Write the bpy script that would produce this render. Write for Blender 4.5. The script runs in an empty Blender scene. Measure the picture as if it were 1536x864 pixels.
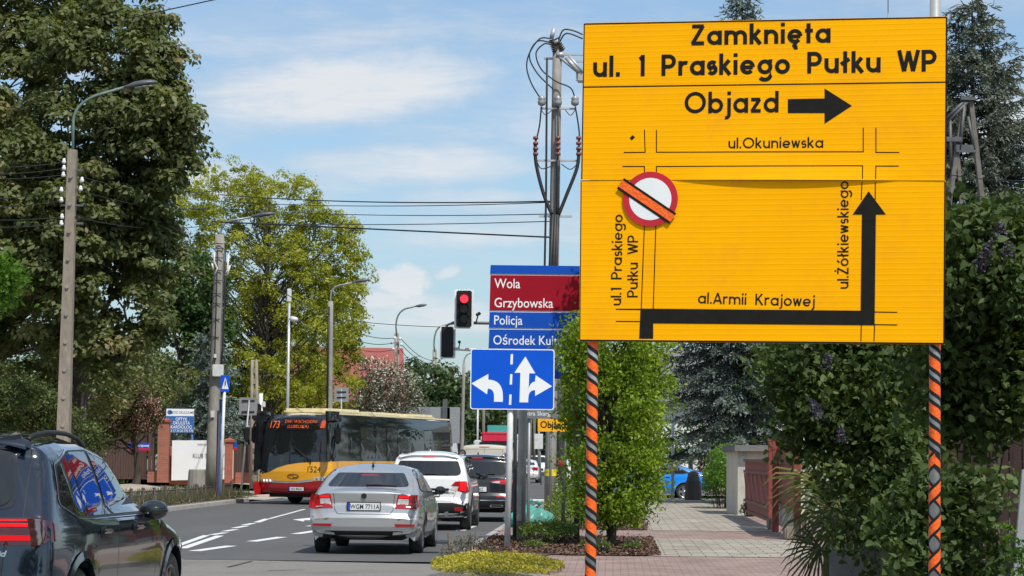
import bpy, bmesh, math, random
import numpy as np
from mathutils import Vector, Matrix
from mathutils.geometry import delaunay_2d_cdt
from math import sin, cos, pi, radians, sqrt, atan2, hypot

# ------------------------------------------------------------------ camera, sky, sun, exposure
SC = bpy.context.scene
F = 3400.0; CX, CY = 768.0, 432.0; EYE = 1.6
PITCH = radians(4.255); ROLL = radians(0.55)
_f = Vector((0, cos(PITCH), sin(PITCH)))
_r0 = Vector((1, 0, 0)); _u0 = Vector((0, -sin(PITCH), cos(PITCH)))
_R = _r0*cos(ROLL) + _u0*sin(ROLL); _U = _u0*cos(ROLL) - _r0*sin(ROLL)
cam_d = bpy.data.cameras.new('camera'); cam = bpy.data.objects.new('camera', cam_d)
SC.collection.objects.link(cam); SC.camera = cam
cam_d.sensor_width = 36.0; cam_d.lens = 36.0*F/1536.0; cam_d.clip_end = 3000; cam_d.clip_start = .1
cam.matrix_world = Matrix(((_R.x, _U.x, -_f.x, 0), (_R.y, _U.y, -_f.y, 0), (_R.z, _U.z, -_f.z, EYE), (0, 0, 0, 1)))
SUN = Vector((0.50, -0.86, 1.42)).normalized()
sun_d = bpy.data.lights.new('sun', 'SUN'); sun_o = bpy.data.objects.new('sun', sun_d)
SC.collection.objects.link(sun_o)
sun_d.energy = 3.6; sun_d.angle = radians(0.53); sun_d.color = (1.0, .95, .87)
sun_o.rotation_euler = SUN.to_track_quat('Z', 'Y').to_euler(); sun_o.location = (30, -30, 60)
SC.view_settings.view_transform = 'Standard'; SC.view_settings.look = 'None'
SC.view_settings.exposure = 0.27; SC.view_settings.gamma = 1.0
SC.cycles.max_bounces = 7; SC.cycles.diffuse_bounces = 3; SC.cycles.glossy_bounces = 3; SC.cycles.transmission_bounces = 4

world = bpy.data.worlds.new('World'); SC.world = world; world.use_nodes = True
def build_sky():
    nt = world.node_tree; N = nt.nodes; L = nt.links; N.clear()
    def node(t, **k):
        n = N.new(t)
        for a, b in k.items(): setattr(n, a, b)
        return n
    def m(op, a, b=None, c=None):
        n = node('ShaderNodeMath', operation=op)
        for i, v in enumerate((a, b, c)):
            if v is None: continue
            if isinstance(v, (int, float)): n.inputs[i].default_value = v
            else: L.new(v, n.inputs[i])
        return n.outputs[0]
    sky = node('ShaderNodeTexSky', sky_type='NISHITA'); sky.sun_disc = False
    sky.sun_elevation = math.asin(SUN.z); sky.sun_rotation = atan2(SUN.x, SUN.y)
    sky.air_density = 1.0; sky.dust_density = 1.2; sky.ozone_density = 1.6
    tc = node('ShaderNodeTexCoord'); sep = node('ShaderNodeSeparateXYZ'); L.new(tc.outputs['Generated'], sep.inputs[0])
    X, Y, Z = sep.outputs
    az = m('ARCTAN2', X, Y); el = m('ARCSINE', Z)
    def noise(ax, ay, scale, detail=6.0, rough=.55, off=0.0, dist=0.0):
        c = node('ShaderNodeCombineXYZ')
        L.new(m('MULTIPLY_ADD', az, ax, off), c.inputs[0]); L.new(m('MULTIPLY', el, ay), c.inputs[1]); c.inputs[2].default_value = off
        n = node('ShaderNodeTexNoise'); n.inputs['Scale'].default_value = scale; n.inputs['Detail'].default_value = detail
        n.inputs['Roughness'].default_value = rough; n.inputs['Distortion'].default_value = dist
        L.new(c.outputs[0], n.inputs['Vector']); return n.outputs[0]
    wob = m('SUBTRACT', noise(1, 3, 14, 5, .6, 2.3), .5)
    wob2 = m('SUBTRACT', noise(1, 1.2, 60, 6, .62, 5.1), .5)
    def ss(v, a, b):
        n = node('ShaderNodeMapRange', interpolation_type='SMOOTHSTEP'); L.new(v, n.inputs[0])
        n.inputs[1].default_value = a; n.inputs[2].default_value = b; return n.outputs[0]
    def blob(px, py, sx, sy, tilt, w1=.9, w2=.25, inner=1.0, outer=.25):
        a0, e0 = (px-768)/3400, (685-py)/3400
        da = m('SUBTRACT', az, a0); de = m('SUBTRACT', el, e0)
        de = m('SUBTRACT', de, m('MULTIPLY', da, tilt))
        ra = m('DIVIDE', da, sx/3400); re = m('DIVIDE', de, sy/3400)
        r = m('SQRT', m('ADD', m('MULTIPLY', ra, ra), m('MULTIPLY', re, re)))
        r = m('ADD', r, m('ADD', m('MULTIPLY', wob, w1), m('MULTIPLY', wob2, w2)))
        n = node('ShaderNodeMapRange', interpolation_type='SMOOTHSTEP'); L.new(r, n.inputs[0])
        n.inputs[1].default_value = inner; n.inputs[2].default_value = outer
        return n.outputs[0]
    den = None
    for b, g in [((520, 135, 340, 90, .12, .65, .32, 1.1, .2), .95), ((400, 120, 280, 40, .22, .5, .12, 1.0, .1), .6), ((640, 105, 210, 56, .0, .7, .2, 1.0, .1), .75), ((330, 60, 330, 80, .05, .9, .2, 1.1, .1), .42),
              ((640, 250, 360, 56, .03, 1.0, .35, 1.1, .1), .78), ((300, 285, 260, 56, 0.02, 1.0, .35, 1.1, .1), .8), ((800, 190, 120, 60, 0.0, 1.2, .4), .6),
              ((720, 300, 240, 34, 0.0, 1.1, .4, 1.1, .1), .65), ((700, 360, 250, 34, .02, 1.0, .4, 1.1, .1), .7),
              ((606, 425, 62, 38, .1, .7, 1.5, 1.2, .4), .92), ((668, 412, 34, 15, .25, .7, 1.4, 1.2, .3), .75), ((590, 455, 110, 30, 0, .7, .6, 1.2, .2), .8),
              ((640, 475, 250, 50, 0.0, .8, .3, 1.2, .2), .75), ((1480, 200, 120, 85, 0.1, 1.0, .4), .9), ((1500, 330, 140, 60, 0, 1.0, .4), .7),
              ((-200, 180, 300, 120, .1, 1.2, .4), .8), ((1900, 150, 380, 110, .05, 1.2, .4), .8)]:
        v = m('MULTIPLY', blob(*b), g)
        den = v if den is None else m('MAXIMUM', den, v)
    gen = m('MULTIPLY', ss(noise(1.6, 6, 2.2, 7, .6, 9.0, .3), .50, .72), .8)
    den = m('MAXIMUM', den, m('MULTIPLY', gen, ss(el, .21, .32)))
    behind = m('MULTIPLY', ss(noise(2.4, 5, 1.2, 7, .6, 3.0, .3), .47, .62), .85)
    den = m('MAXIMUM', den, m('MULTIPLY', behind, ss(m('MULTIPLY', Y, -1), -.8, -.3)))
    veil = m('MULTIPLY_ADD', ss(noise(1, 4, 9, 6, .6, 4.0), .34, .72), .46, .18)
    den = m('MAXIMUM', den, veil)
    tex = m('MULTIPLY_ADD', noise(1, 5, 26, 8, .66, 7.7, .6), .9, .56)
    den = m('MINIMUM', m('MULTIPLY', den, tex), .97)
    lowhaze = m('MULTIPLY', ss(el, .075, -.01), .5)
    den = m('MAXIMUM', den, lowhaze)
    cl = node('ShaderNodeMix', data_type='RGBA')
    cl.inputs['A'].default_value = (3.6, 4.2, 5.0, 1); cl.inputs['B'].default_value = (5.6, 5.8, 6.05, 1)
    L.new(ss(m('ADD', den, m('MULTIPLY', wob, .5)), .15, .95), cl.inputs['Factor'])
    tint = node('ShaderNodeMix', data_type='RGBA', blend_type='MULTIPLY'); tint.inputs['Factor'].default_value = 1.0
    tint.inputs['B'].default_value = (.82, 1.0, 1.10, 1); L.new(sky.outputs[0], tint.inputs['A'])
    mx = node('ShaderNodeMix', data_type='RGBA'); L.new(den, mx.inputs['Factor']); L.new(tint.outputs['Result'], mx.inputs['A']); L.new(cl.outputs['Result'], mx.inputs['B'])
    bg = node('ShaderNodeBackground'); bg.inputs[1].default_value = 0.115; L.new(mx.outputs['Result'], bg.inputs[0])
    out = node('ShaderNodeOutputWorld'); L.new(bg.outputs[0], out.inputs[0])
build_sky()

# ------------------------------------------------------------------ helpers
COL = SC.collection
rng = random.Random(7)
CAM = Vector((0, 0, EYE))
TH = radians(2.6)
def ray(px, py): return _R*((px-CX)/F) + _U*((CY-py)/F) + _f
def W(px, py, d):                                   # the point d metres ahead that shows at a pixel of the photograph
    r = ray(px, py); return CAM + r*(d/r.y)
def RT(s, t, z=0.0): return Vector((s*sin(TH)+t*cos(TH), s*cos(TH)-t*sin(TH), z))
def ST(p): return (p.x*sin(TH)+p.y*cos(TH), p.x*cos(TH)-p.y*sin(TH))
def GD(px, d, z=0.0):
    v = W(px, 685, d); return Vector((v.x, v.y, z))

class NT:
    def __init__(s, mat): s.nt = mat.node_tree; s.N = s.nt.nodes; s.L = s.nt.links; s.b = s.N['Principled BSDF']
    def n(s, t, **k):
        x = s.N.new(t)
        for a, b in k.items(): setattr(x, a, b)
        return x
    def l(s, a, b): s.L.new(a, b)
def set_in(n, k, v):
    if k in n.inputs: n.inputs[k].default_value = v
def new_mat(name):
    m = bpy.data.materials.new(name); m.use_nodes = True; return m
def mat(name, col, rough=.6, metal=0.0, var=.15, scale=6.0, bump=0.0, bscale=40.0, coat=0.0, spec=.5, stretch=(1, 1, 1), dirt=None, dscale=2.5, damt=.4, coords='Object'):
    m = new_mat(name); t = NT(m); b = t.b
    b.inputs['Roughness'].default_value = rough; b.inputs['Metallic'].default_value = metal
    set_in(b, 'Coat Weight', coat); set_in(b, 'Coat Roughness', .03); set_in(b, 'Specular IOR Level', spec)
    tc = t.n('ShaderNodeTexCoord'); mp = t.n('ShaderNodeMapping'); mp.inputs['Scale'].default_value = stretch
    t.l(tc.outputs[coords], mp.inputs[0])
    no = t.n('ShaderNodeTexNoise'); no.inputs['Scale'].default_value = scale; no.inputs['Detail'].default_value = 8; no.inputs['Roughness'].default_value = .6
    t.l(mp.outputs[0], no.inputs['Vector'])
    rp = t.n('ShaderNodeValToRGB'); e = rp.color_ramp.elements
    e[0].position = .3; e[1].position = .7
    e[0].color = (*[c*(1-var) for c in col], 1); e[1].color = (*[min(1, c*(1+var)) for c in col], 1)
    t.l(no.outputs[0], rp.inputs[0]); out = rp.outputs[0]
    if dirt:
        n2 = t.n('ShaderNodeTexNoise'); n2.inputs['Scale'].default_value = dscale; n2.inputs['Detail'].default_value = 9; n2.inputs['Roughness'].default_value = .68
        t.l(mp.outputs[0], n2.inputs['Vector'])
        mr = t.n('ShaderNodeMapRange'); mr.inputs[1].default_value = .5; mr.inputs[2].default_value = .72; mr.inputs[4].default_value = damt
        t.l(n2.outputs[0], mr.inputs[0])
        mx = t.n('ShaderNodeMix', data_type='RGBA'); t.l(mr.outputs[0], mx.inputs['Factor']); t.l(out, mx.inputs['A']); mx.inputs['B'].default_value = (*dirt, 1)
        out = mx.outputs['Result']
    t.l(out, b.inputs['Base Color'])
    if bump:
        n3 = t.n('ShaderNodeTexNoise'); n3.inputs['Scale'].default_value = bscale; n3.inputs['Detail'].default_value = 6
        t.l(mp.outputs[0], n3.inputs['Vector'])
        bp = t.n('ShaderNodeBump'); bp.inputs['Strength'].default_value = bump; bp.inputs['Distance'].default_value = .02
        t.l(n3.outputs[0], bp.inputs['Height']); t.l(bp.outputs[0], b.inputs['Normal'])
    return m
def emis(name, col, st):
    m = new_mat(name); b = m.node_tree.nodes['Principled BSDF']
    b.inputs['Base Color'].default_value = (*[c*.3 for c in col], 1); b.inputs['Emission Color'].default_value = (*col, 1)
    b.inputs['Emission Strength'].default_value = st; b.inputs['Roughness'].default_value = .4; set_in(b, 'Specular IOR Level', .1); return m
def leaf_mat(name, stops, trans=.35, rough=.45, spec=.4):
    m = new_mat(name); t = NT(m); b = t.b
    at = t.n('ShaderNodeAttribute', attribute_name='tint')
    rp = t.n('ShaderNodeValToRGB'); cr = rp.color_ramp
    while len(cr.elements) < len(stops): cr.elements.new(.5)
    for e, (p, c) in zip(cr.elements, stops): e.position = p; e.color = (*c, 1)
    t.l(at.outputs['Fac'], rp.inputs[0]); t.l(rp.outputs[0], b.inputs['Base Color'])
    b.inputs['Roughness'].default_value = rough; set_in(b, 'Specular IOR Level', spec)
    tr = t.n('ShaderNodeBsdfTranslucent'); mul = t.n('ShaderNodeMix', data_type='RGBA', blend_type='MULTIPLY'); mul.inputs['Factor'].default_value = 1
    t.l(rp.outputs[0], mul.inputs['A']); mul.inputs['B'].default_value = (1.5, 1.5, .6, 1); t.l(mul.outputs['Result'], tr.inputs['Color'])
    ms = t.n('ShaderNodeMixShader'); ms.inputs[0].default_value = trans
    t.l(b.outputs[0], ms.inputs[1]); t.l(tr.outputs[0], ms.inputs[2]); t.l(ms.outputs[0], t.N['Material Output'].inputs[0])
    return m

def tag(o, label=None, cat=None, group=None, kind=None):
    if label: o['label'] = label
    if cat: o['category'] = cat
    if group: o['group'] = group
    if kind: o['kind'] = kind
    return o
def thing(name, label, cat, loc=(0, 0, 0), rz=0.0, group=None):
    o = bpy.data.objects.new(name, None); COL.objects.link(o); o.location = loc; o.rotation_euler = (0, 0, rz)
    o.empty_display_size = .2
    return tag(o, label, cat, group)
def link(name, me, m, parent=None):
    o = bpy.data.objects.new(name, me); COL.objects.link(o)
    if m is not None:
        for mm in (m if isinstance(m, (list, tuple)) else [m]): me.materials.append(mm)
    if parent is not None: o.parent = parent
    return o
def copy_tree(o, parent=None):
    c = o.copy(); COL.objects.link(c)
    if parent is not None: c.parent = parent
    for ch in list(o.children): copy_tree(ch, c)
    return c

class MB:
    """collects faces; build() links them as one mesh object"""
    def __init__(s, origin=(0, 0, 0)): s.v = []; s.f = []; s.sm = []; s.o = Vector(origin)
    def add(s, vs, fs, smooth=False):
        k = len(s.v); s.v.extend([tuple(Vector(v)-s.o) for v in vs]); s.f.extend([tuple(i+k for i in f) for f in fs]); s.sm.extend([smooth]*len(fs)); return s
    def box(s, c, size, M=None, bev=0.0):
        x, y, z = [a/2 for a in size]; c = Vector(c)
        if bev > 0:
            bm = bmesh.new(); bmesh.ops.create_cube(bm, size=1.0)
            for v in bm.verts: v.co = Vector((v.co.x*size[0], v.co.y*size[1], v.co.z*size[2]))
            bmesh.ops.bevel(bm, geom=bm.edges[:], offset=bev, segments=2, affect='EDGES')
            bm.verts.index_update()
            vs = [v.co.copy() for v in bm.verts]; fs = [[v.index for v in f.verts] for f in bm.faces]; bm.free()
        else:
            vs = [Vector(p) for p in [(-x, -y, -z), (x, -y, -z), (x, y, -z), (-x, y, -z), (-x, -y, z), (x, -y, z), (x, y, z), (-x, y, z)]]
            fs = [(3, 2, 1, 0), (4, 5, 6, 7), (0, 1, 5, 4), (1, 2, 6, 5), (2, 3, 7, 6), (3, 0, 4, 7)]
        if M is not None: vs = [M @ v for v in vs]
        return s.add([v+c for v in vs], fs)
    def tube(s, pts, r, n=8, cap=True):
        pts = [Vector(p) for p in pts]; k = len(pts)
        rs = r if isinstance(r, (list, tuple)) else [r]*k
        vs = []; prev = None
        for i, p in enumerate(pts):
            d = (pts[min(i+1, k-1)]-pts[max(i-1, 0)])
            d = d.normalized() if d.length > 1e-9 else Vector((0, 0, 1))
            if prev is None:
                a = Vector((1, 0, 0)) if abs(d.x) < .8 else Vector((0, 1, 0))
            else: a = prev
            u = (a - d*a.dot(d)).normalized(); w = d.cross(u); prev = u
            for j in range(n):
                t = 2*pi*j/n; vs.append(p + (u*cos(t)+w*sin(t))*rs[i])
        fs = []
        for i in range(k-1):
            for j in range(n):
                fs.append((i*n+j, i*n+(j+1) % n, (i+1)*n+(j+1) % n, (i+1)*n+j))
        kk = len(s.v); s.add(vs, fs, True)
        if cap:
            s.f.append(tuple(kk+j for j in reversed(range(n)))); s.f.append(tuple(kk+(k-1)*n+j for j in range(n))); s.sm += [False, False]
        return s
    def lathe(s, prof, n=24, c=(0, 0, 0), axis='z', smooth=True):
        c = Vector(c); vs = []
        for (r, h) in prof:
            for j in range(n):
                t = 2*pi*j/n; a, b = r*cos(t), r*sin(t)
                vs.append(c + (Vector((a, b, h)) if axis == 'z' else Vector((h, a, b)) if axis == 'x' else Vector((b, h, a))))
        fs = [(i*n+j, i*n+(j+1) % n, (i+1)*n+(j+1) % n, (i+1)*n+j) for i in range(len(prof)-1) for j in range(n)]
        return s.add(vs, fs, smooth)
    def prism(s, poly, fn0, fn1):
        n = len(poly); vs = [fn0(*p) for p in poly]+[fn1(*p) for p in poly]
        fs = [tuple(reversed(range(n))), tuple(range(n, 2*n))]+[(i, (i+1) % n, n+(i+1) % n, n+i) for i in range(n)]
        return s.add(vs, fs)
    def ball(s, c, r, n=12, sc=(1, 1, 1)):
        m = n//2; c = Vector(c); vs = []
        for i in range(m+1):
            a = -pi/2+pi*i/m
            for j in range(n):
                t = 2*pi*j/n; vs.append(c+Vector((r*sc[0]*cos(a)*cos(t), r*sc[1]*cos(a)*sin(t), r*sc[2]*sin(a))))
        return s.add(vs, [(i*n+j, i*n+(j+1) % n, (i+1)*n+(j+1) % n, (i+1)*n+j) for i in range(m) for j in range(n)], True)
    def mesh(s, name):
        me = bpy.data.meshes.new(name); me.from_pydata(s.v, [], s.f)
        me.polygons.foreach_set('use_smooth', s.sm); me.update(); return me
    def build(s, name, m, parent=None, sharp=None):
        me = s.mesh(name)
        if sharp: me.set_sharp_from_angle(angle=radians(sharp))
        return link(name, me, m, parent)

def np_mesh(name, V, Fc, m, parent=None, tint=None, smooth=False):
    me = bpy.data.meshes.new(name); nv, nf, k = len(V), len(Fc), Fc.shape[1]
    me.vertices.add(nv); me.vertices.foreach_set('co', np.ascontiguousarray(V, np.float32).ravel())
    me.loops.add(nf*k); me.loops.foreach_set('vertex_index', np.ascontiguousarray(Fc, np.int32).ravel())
    me.polygons.add(nf); me.polygons.foreach_set('loop_start', np.arange(0, nf*k, k, dtype=np.int32))
    if smooth: me.polygons.foreach_set('use_smooth', np.ones(nf, dtype=bool))
    me.update(calc_edges=True)
    if tint is not None:
        a = me.attributes.new('tint', 'FLOAT', 'FACE'); a.data.foreach_set('value', np.ascontiguousarray(tint, np.float32))
    return link(name, me, m, parent)

# built-in font text turned into a mesh; fn maps (x, z) of the text plane to a point
_txt_cache = {}
def text_mesh(s, bold=0.0, xs=1.0, align='CENTER', space=1.0, shear=0.0):
    cu = bpy.data.curves.new('lettering', 'FONT'); cu.body = s; cu.align_x = align; cu.offset = bold; cu.space_character = space; cu.shear = shear
    cu.size = 1.0; cu.resolution_u = 3
    o = bpy.data.objects.new('lettering', cu); COL.objects.link(o)
    dg = bpy.context.evaluated_depsgraph_get(); dg.update()
    me = bpy.data.meshes.new_from_object(o.evaluated_get(dg))
    vs = [(v.co.x*xs, v.co.y) for v in me.vertices]; fs = [tuple(p.vertices) for p in me.polygons]
    bpy.data.objects.remove(o); bpy.data.curves.remove(cu); bpy.data.meshes.remove(me)
    return vs, fs
def text(mb, s, cap, fn, **k):
    vs, fs = text_mesh(s, **k); q = cap/.727
    return mb.add([fn(x*q, y*q) for x, y in vs], fs)
# ------------------------------------------------------------------ the setting: ground, roads, pavements
def ground_mats():
    def paver(name, c1, c2, joint, bw, bh, rot=0.0, mort=.012):
        m = new_mat(name); t = NT(m); b = t.b
        tc = t.n('ShaderNodeTexCoord'); mp = t.n('ShaderNodeMapping'); mp.inputs['Rotation'].default_value = (0, 0, rot); t.l(tc.outputs['Object'], mp.inputs[0])
        br = t.n('ShaderNodeTexBrick'); br.inputs['Scale'].default_value = 1; br.inputs['Brick Width'].default_value = bw; br.inputs['Row Height'].default_value = bh
        br.inputs['Mortar Size'].default_value = mort; br.inputs['Mortar Smooth'].default_value = .3; br.inputs['Bias'].default_value = 0.0
        br.inputs['Color1'].default_value = (*c1, 1); br.inputs['Color2'].default_value = (*c2, 1); br.inputs['Mortar'].default_value = (*joint, 1)
        t.l(mp.outputs[0], br.inputs['Vector'])
        no = t.n('ShaderNodeTexNoise'); no.inputs['Scale'].default_value = 1.3; no.inputs['Detail'].default_value = 10; no.inputs['Roughness'].default_value = .7; t.l(tc.outputs['Object'], no.inputs['Vector'])
        mr = t.n('ShaderNodeMapRange'); mr.inputs[1].default_value = .3; mr.inputs[2].default_value = .75; mr.inputs[3].default_value = .55; mr.inputs[4].default_value = 1.2; t.l(no.outputs[0], mr.inputs[0])
        mx = t.n('ShaderNodeMix', data_type='RGBA', blend_type='MULTIPLY'); mx.inputs['Factor'].default_value = 1; t.l(br.outputs['Color'], mx.inputs['A']); t.l(mr.outputs[0], mx.inputs['B'])
        t.l(mx.outputs['Result'], b.inputs['Base Color']); b.inputs['Roughness'].default_value = .85
        bp = t.n('ShaderNodeBump'); bp.inputs['Distance'].default_value = .01; bp.inputs['Strength'].default_value = .6; bp.invert = True
        t.l(br.outputs['Fac'], bp.inputs['Height']); t.l(bp.outputs[0], b.inputs['Normal']); return m
    M['paver'] = paver('beige_pavers', (.42, .375, .305), (.34, .305, .25), (.10, .09, .07), .40, .40, 0, .011)
    M['pinkpaver'] = paver('pink_pavers', (.36, .255, .22), (.31, .215, .185), (.16, .11, .09), .2, .1, 0, .006)
    M['asphalt'] = mat('dark_asphalt', (.090, .089, .088), .85, var=.3, scale=90, bump=.25, bscale=160, dirt=(.115, .112, .107), dscale=.5, damt=.75, stretch=(1, .35, 1))
    M['asphalt_old'] = mat('worn_asphalt', (.20, .185, .165), .9, var=.45, scale=60, bump=.35, bscale=110, dirt=(.10, .095, .085), dscale=.5, damt=.7)
    M['paint'] = mat('road_paint', (.72, .72, .70), .6, var=.1, scale=20, dirt=(.25, .25, .25), dscale=9, damt=.75)
    M['kerb'] = mat('kerb_concrete', (.36, .34, .31), .85, var=.2, scale=5, bump=.2, dirt=(.18, .165, .145), dscale=2, damt=.6)
    M['mulch'] = mat('bark_mulch', (.085, .048, .032), .95, var=.6, scale=30, bump=1.0, bscale=45)
    M['soil'] = mat('soil', (.10, .08, .055), .95, var=.4, scale=5, bump=.5, dirt=(.05, .065, .02), dscale=1.2, damt=.8)
    M['litter'] = mat('leaf_litter', (.16, .13, .09), .95, var=.45, scale=12, bump=.8, bscale=40, dirt=(.07, .075, .03), dscale=2.5, damt=.7)
    M['footway'] = mat('footway_slabs', (.43, .37, .30), .85, var=.15, scale=3, bump=.15, dirt=(.25, .22, .18), dscale=1.2, damt=.5)
M = {}
ground_mats()
def sheet(name, pts, z, m, kind='structure'):       # pts are (t, s) in the road frame
    mb = MB(); n = len(pts); zz = z if callable(z) else (lambda t, s: z)
    mb.add([(t, s, zz(t, s)) for t, s in pts], [tuple(range(n))])
    o = mb.build(name, m); o.rotation_euler = (0, 0, -TH); o['kind'] = kind; return o
def rect(t0, t1, s0, s1): return [(t0, s0), (t1, s0), (t1, s1), (t0, s1)]
def zleft(t): return float(np.interp(t, [-90, -40, -17, -14, -13, -12.3], [1.0, .9, .52, .32, .2, .125]))
RK = [(-2.42, 260), (-2.42, 36.8), (-2.37, 35.2), (-2.22, 33.3), (-1.98, 31.5), (-1.6, 29.9), (-.9, 28.2), (.4, 26.6), (3, 25.6), (60, 25.2)]
def kerb(name, path, h, w, m, side=1):
    mb = MB(); L = []
    for i, (t, s) in enumerate(path):
        a = path[max(i-1, 0)]; b = path[min(i+1, len(path)-1)]; dx, dy = b[0]-a[0], b[1]-a[1]; l = hypot(dx, dy); L.append((t, s, -dy/l*side, dx/l*side))
    vs = []
    for (t, s, nx, ny) in L: vs += [(t, s, 0), (t+nx*.012, s+ny*.012, h-.012), (t+nx*.03, s+ny*.03, h), (t+nx*w, s+ny*w, h), (t+nx*w, s+ny*w, 0)]
    fs = [(i*5+j, i*5+j+1, (i+1)*5+j+1, (i+1)*5+j) for i in range(len(L)-1) for j in range(4)]
    mb.add(vs, fs); o = mb.build(name, m); o.rotation_euler = (0, 0, -TH); o['kind'] = 'structure'; return o
sheet('ground', rect(-500, 500, -120, 900), -.02, M['soil'])
sheet('road', rect(-12.2, -2.38, 34.2, 420), .008, M['asphalt'])
sheet('cross_street', [(-70, -30), (60, -30), (60, 25.3), (.3, 26.8), (-1.55, 30), (-2.3, 33.6), (-6.2, 34.3), (-14, 35.5), (-70, 35.5)], .004, M['asphalt_old'])
sheet('side_road', rect(-2.38, 60, 83.5, 91), .012, M['asphalt'])
kerb('kerb', RK, .13, .15, M['kerb'], 1)
sheet('pavement', [(-2.27, 36.4), (-2.27, 83.3), (4.2, 83.3), (4.2, 25.75), (3, 25.75), (.5, 26.75), (-.77, 28.28), (-1.46, 29.95), (-1.83, 31.53), (-2.07, 33.32), (-2.22, 35.2)], .122, M['pinkpaver'])
sheet('sidewalk', rect(.76, 3.36, 46.6, 83.2), .128, M['paver'])
sheet('sidewalk', [(.70, 36.3), (.76, 41.9), (3.36, 41.9), (3.3, 34.4), (.62, 34.4)], .128, M['paver'])
sheet('planting_bed', [(-2.2, 36.6), (-2.2, 41.8), (.45, 41.8), (.66, 36.2), (.55, 34.45), (-.95, 34.4), (-1.25, 30.2), (-1.42, 30.0), (-1.8, 31.55), (-2.04, 33.4)], .136, M['mulch'])
sheet('planting_bed', rect(-.9, .70, 46.7, 82.5), .136, M['mulch'])
sheet('garden', rect(3.5, 70, 25.8, 83), .115, M['soil'])
sheet('sidewalk', rect(-2.27, 40, 91.2, 93.5), .128, M['paver'])
sheet('garden', rect(-2.27, 80, 93.6, 300), .1, M['soil'])
# left side of the road: a bank that rises to the gardens
LK = [(-12.22, 36.5), (-12.22, 76), (-12.5, 77.6), (-14, 79.0), (-18, 79.6)]
kerb('kerb', LK, .13, .16, M['kerb'], 1)
kerb('kerb', [(-19, 90), (-13.2, 90.4), (-12.5, 91.4), (-12.22, 93), (-12.22, 260)], .13, .16, M['kerb'], 1)
def bank(name, t0, t1, s0, s1, m, lift=0.0, n=14):
    mb = MB(); vs = []; fs = []
    for i in range(n+1):
        t = t0+(t1-t0)*i/n; z = zleft(t)+lift
        vs += [(t, s0, z), (t, s1, z)]
    for i in range(n): fs.append((2*i, 2*i+1, 2*i+3, 2*i+2))
    mb.add(vs, fs, True); o = mb.build(name, m); o.rotation_euler = (0, 0, -TH); o['kind'] = 'structure'; return o
bank('verge', -12.38, -90, 36, 79.4, M['litter'])
bank('footpath', -14.2, -16.95, 36, 79.3, M['footway'], .006)
bank('footpath', -12.4, -14.4, 76.2, 79.4, M['footway'], .012)
bank('verge', -12.38, -90, 91, 330, M['litter'])
bank('footpath', -13.6, -16.5, 91, 330, M['footway'], .006)
sheet('driveway', rect(-60, -12.2, 79.3, 91.2), lambda t, s: .012 if t > -13 else .35, M['footway'])

# road markings (part of the road surface: painted sheets)
def mark_strip(mb, a, b, w):
    a = Vector(a); b = Vector(b); d = (b-a).normalized(); n = Vector((-d.y, d.x))*w/2
    vs = [a-n, b-n, b+n, a+n]; mb.add([(p.x, p.y, .013) for p in vs], [(0, 1, 2, 3)])
def ts(px, py, z=.01):
    r = ray(px, py); p = CAM+r*((z-EYE)/r.z); s, t = ST(p)[0], ST(p)[1]; return (t, s)
mk = MB()
def pix_quad(*pp):
    q = [ts(*p) for p in pp]; mk.add([(t, s, .013) for t, s in q], [tuple(range(len(q)))])
def zz(x, y): return (220+x*260/1536, 730+y*134/792)
mark_strip(mk, ts(*zz(270, 525)), ts(*zz(530, 432)), .14)
for a, b in [((570, 428), (700, 408)), ((685, 397), (790, 380)), ((775, 368), (885, 348)), ((860, 342), (945, 325)), ((972, 318), (1070, 285))]:
    mark_strip(mk, ts(*zz(*a)), ts(*zz(*b)), .16)
mark_strip(mk, ts(*zz(1080, 287)), ts(*zz(1400, 200)), .10)
mark_strip(mk, ts(*zz(318, 548)), ts(*zz(650, 435)), .16)
for a, b in [((420, 572), (750, 525)), ((930, 487), (1200, 447)), ((1320, 420), (1560, 383)), ((1440, 352), (1600, 330))]:
    mark_strip(mk, ts(*zz(*a)), ts(*zz(*b)), .22)
pix_quad(zz(1295, 292), zz(1390, 310), zz(1400, 298), zz(1600, 300), zz(1600, 272), zz(1450, 276))
mark_strip(mk, ts(690, 796), ts(712, 788), .2)
for s in (60, 66, 72, 78, 100, 106, 112, 118): mark_strip(mk, (-5.7, s), (-5.7, s+2), .13)
for s in (84, 87.2): 
    for t in np.arange(-11.8, -2.6, 1.0): mark_strip(mk, (t, s-1.6), (t, s+1.4), .45) if s == 84 else None
mo = mk.build('road_marking', M['paint']); mo.rotation_euler = (0, 0, -TH); mo['kind'] = 'structure'
mc = MB()
for a, b in [((720, 712), (930, 660)), ((340, 600), (520, 590)), ((1080, 742), (1400, 735))]: mark_strip(mc, ts(*zz(*a)), ts(*zz(*b)), .05)
o = mc.build('road_crack', mat('tar_seal', (.035, .034, .033), .7)); o.rotation_euler = (0, 0, -TH); o['kind'] = 'structure'; o.location.z = -.003

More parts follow.
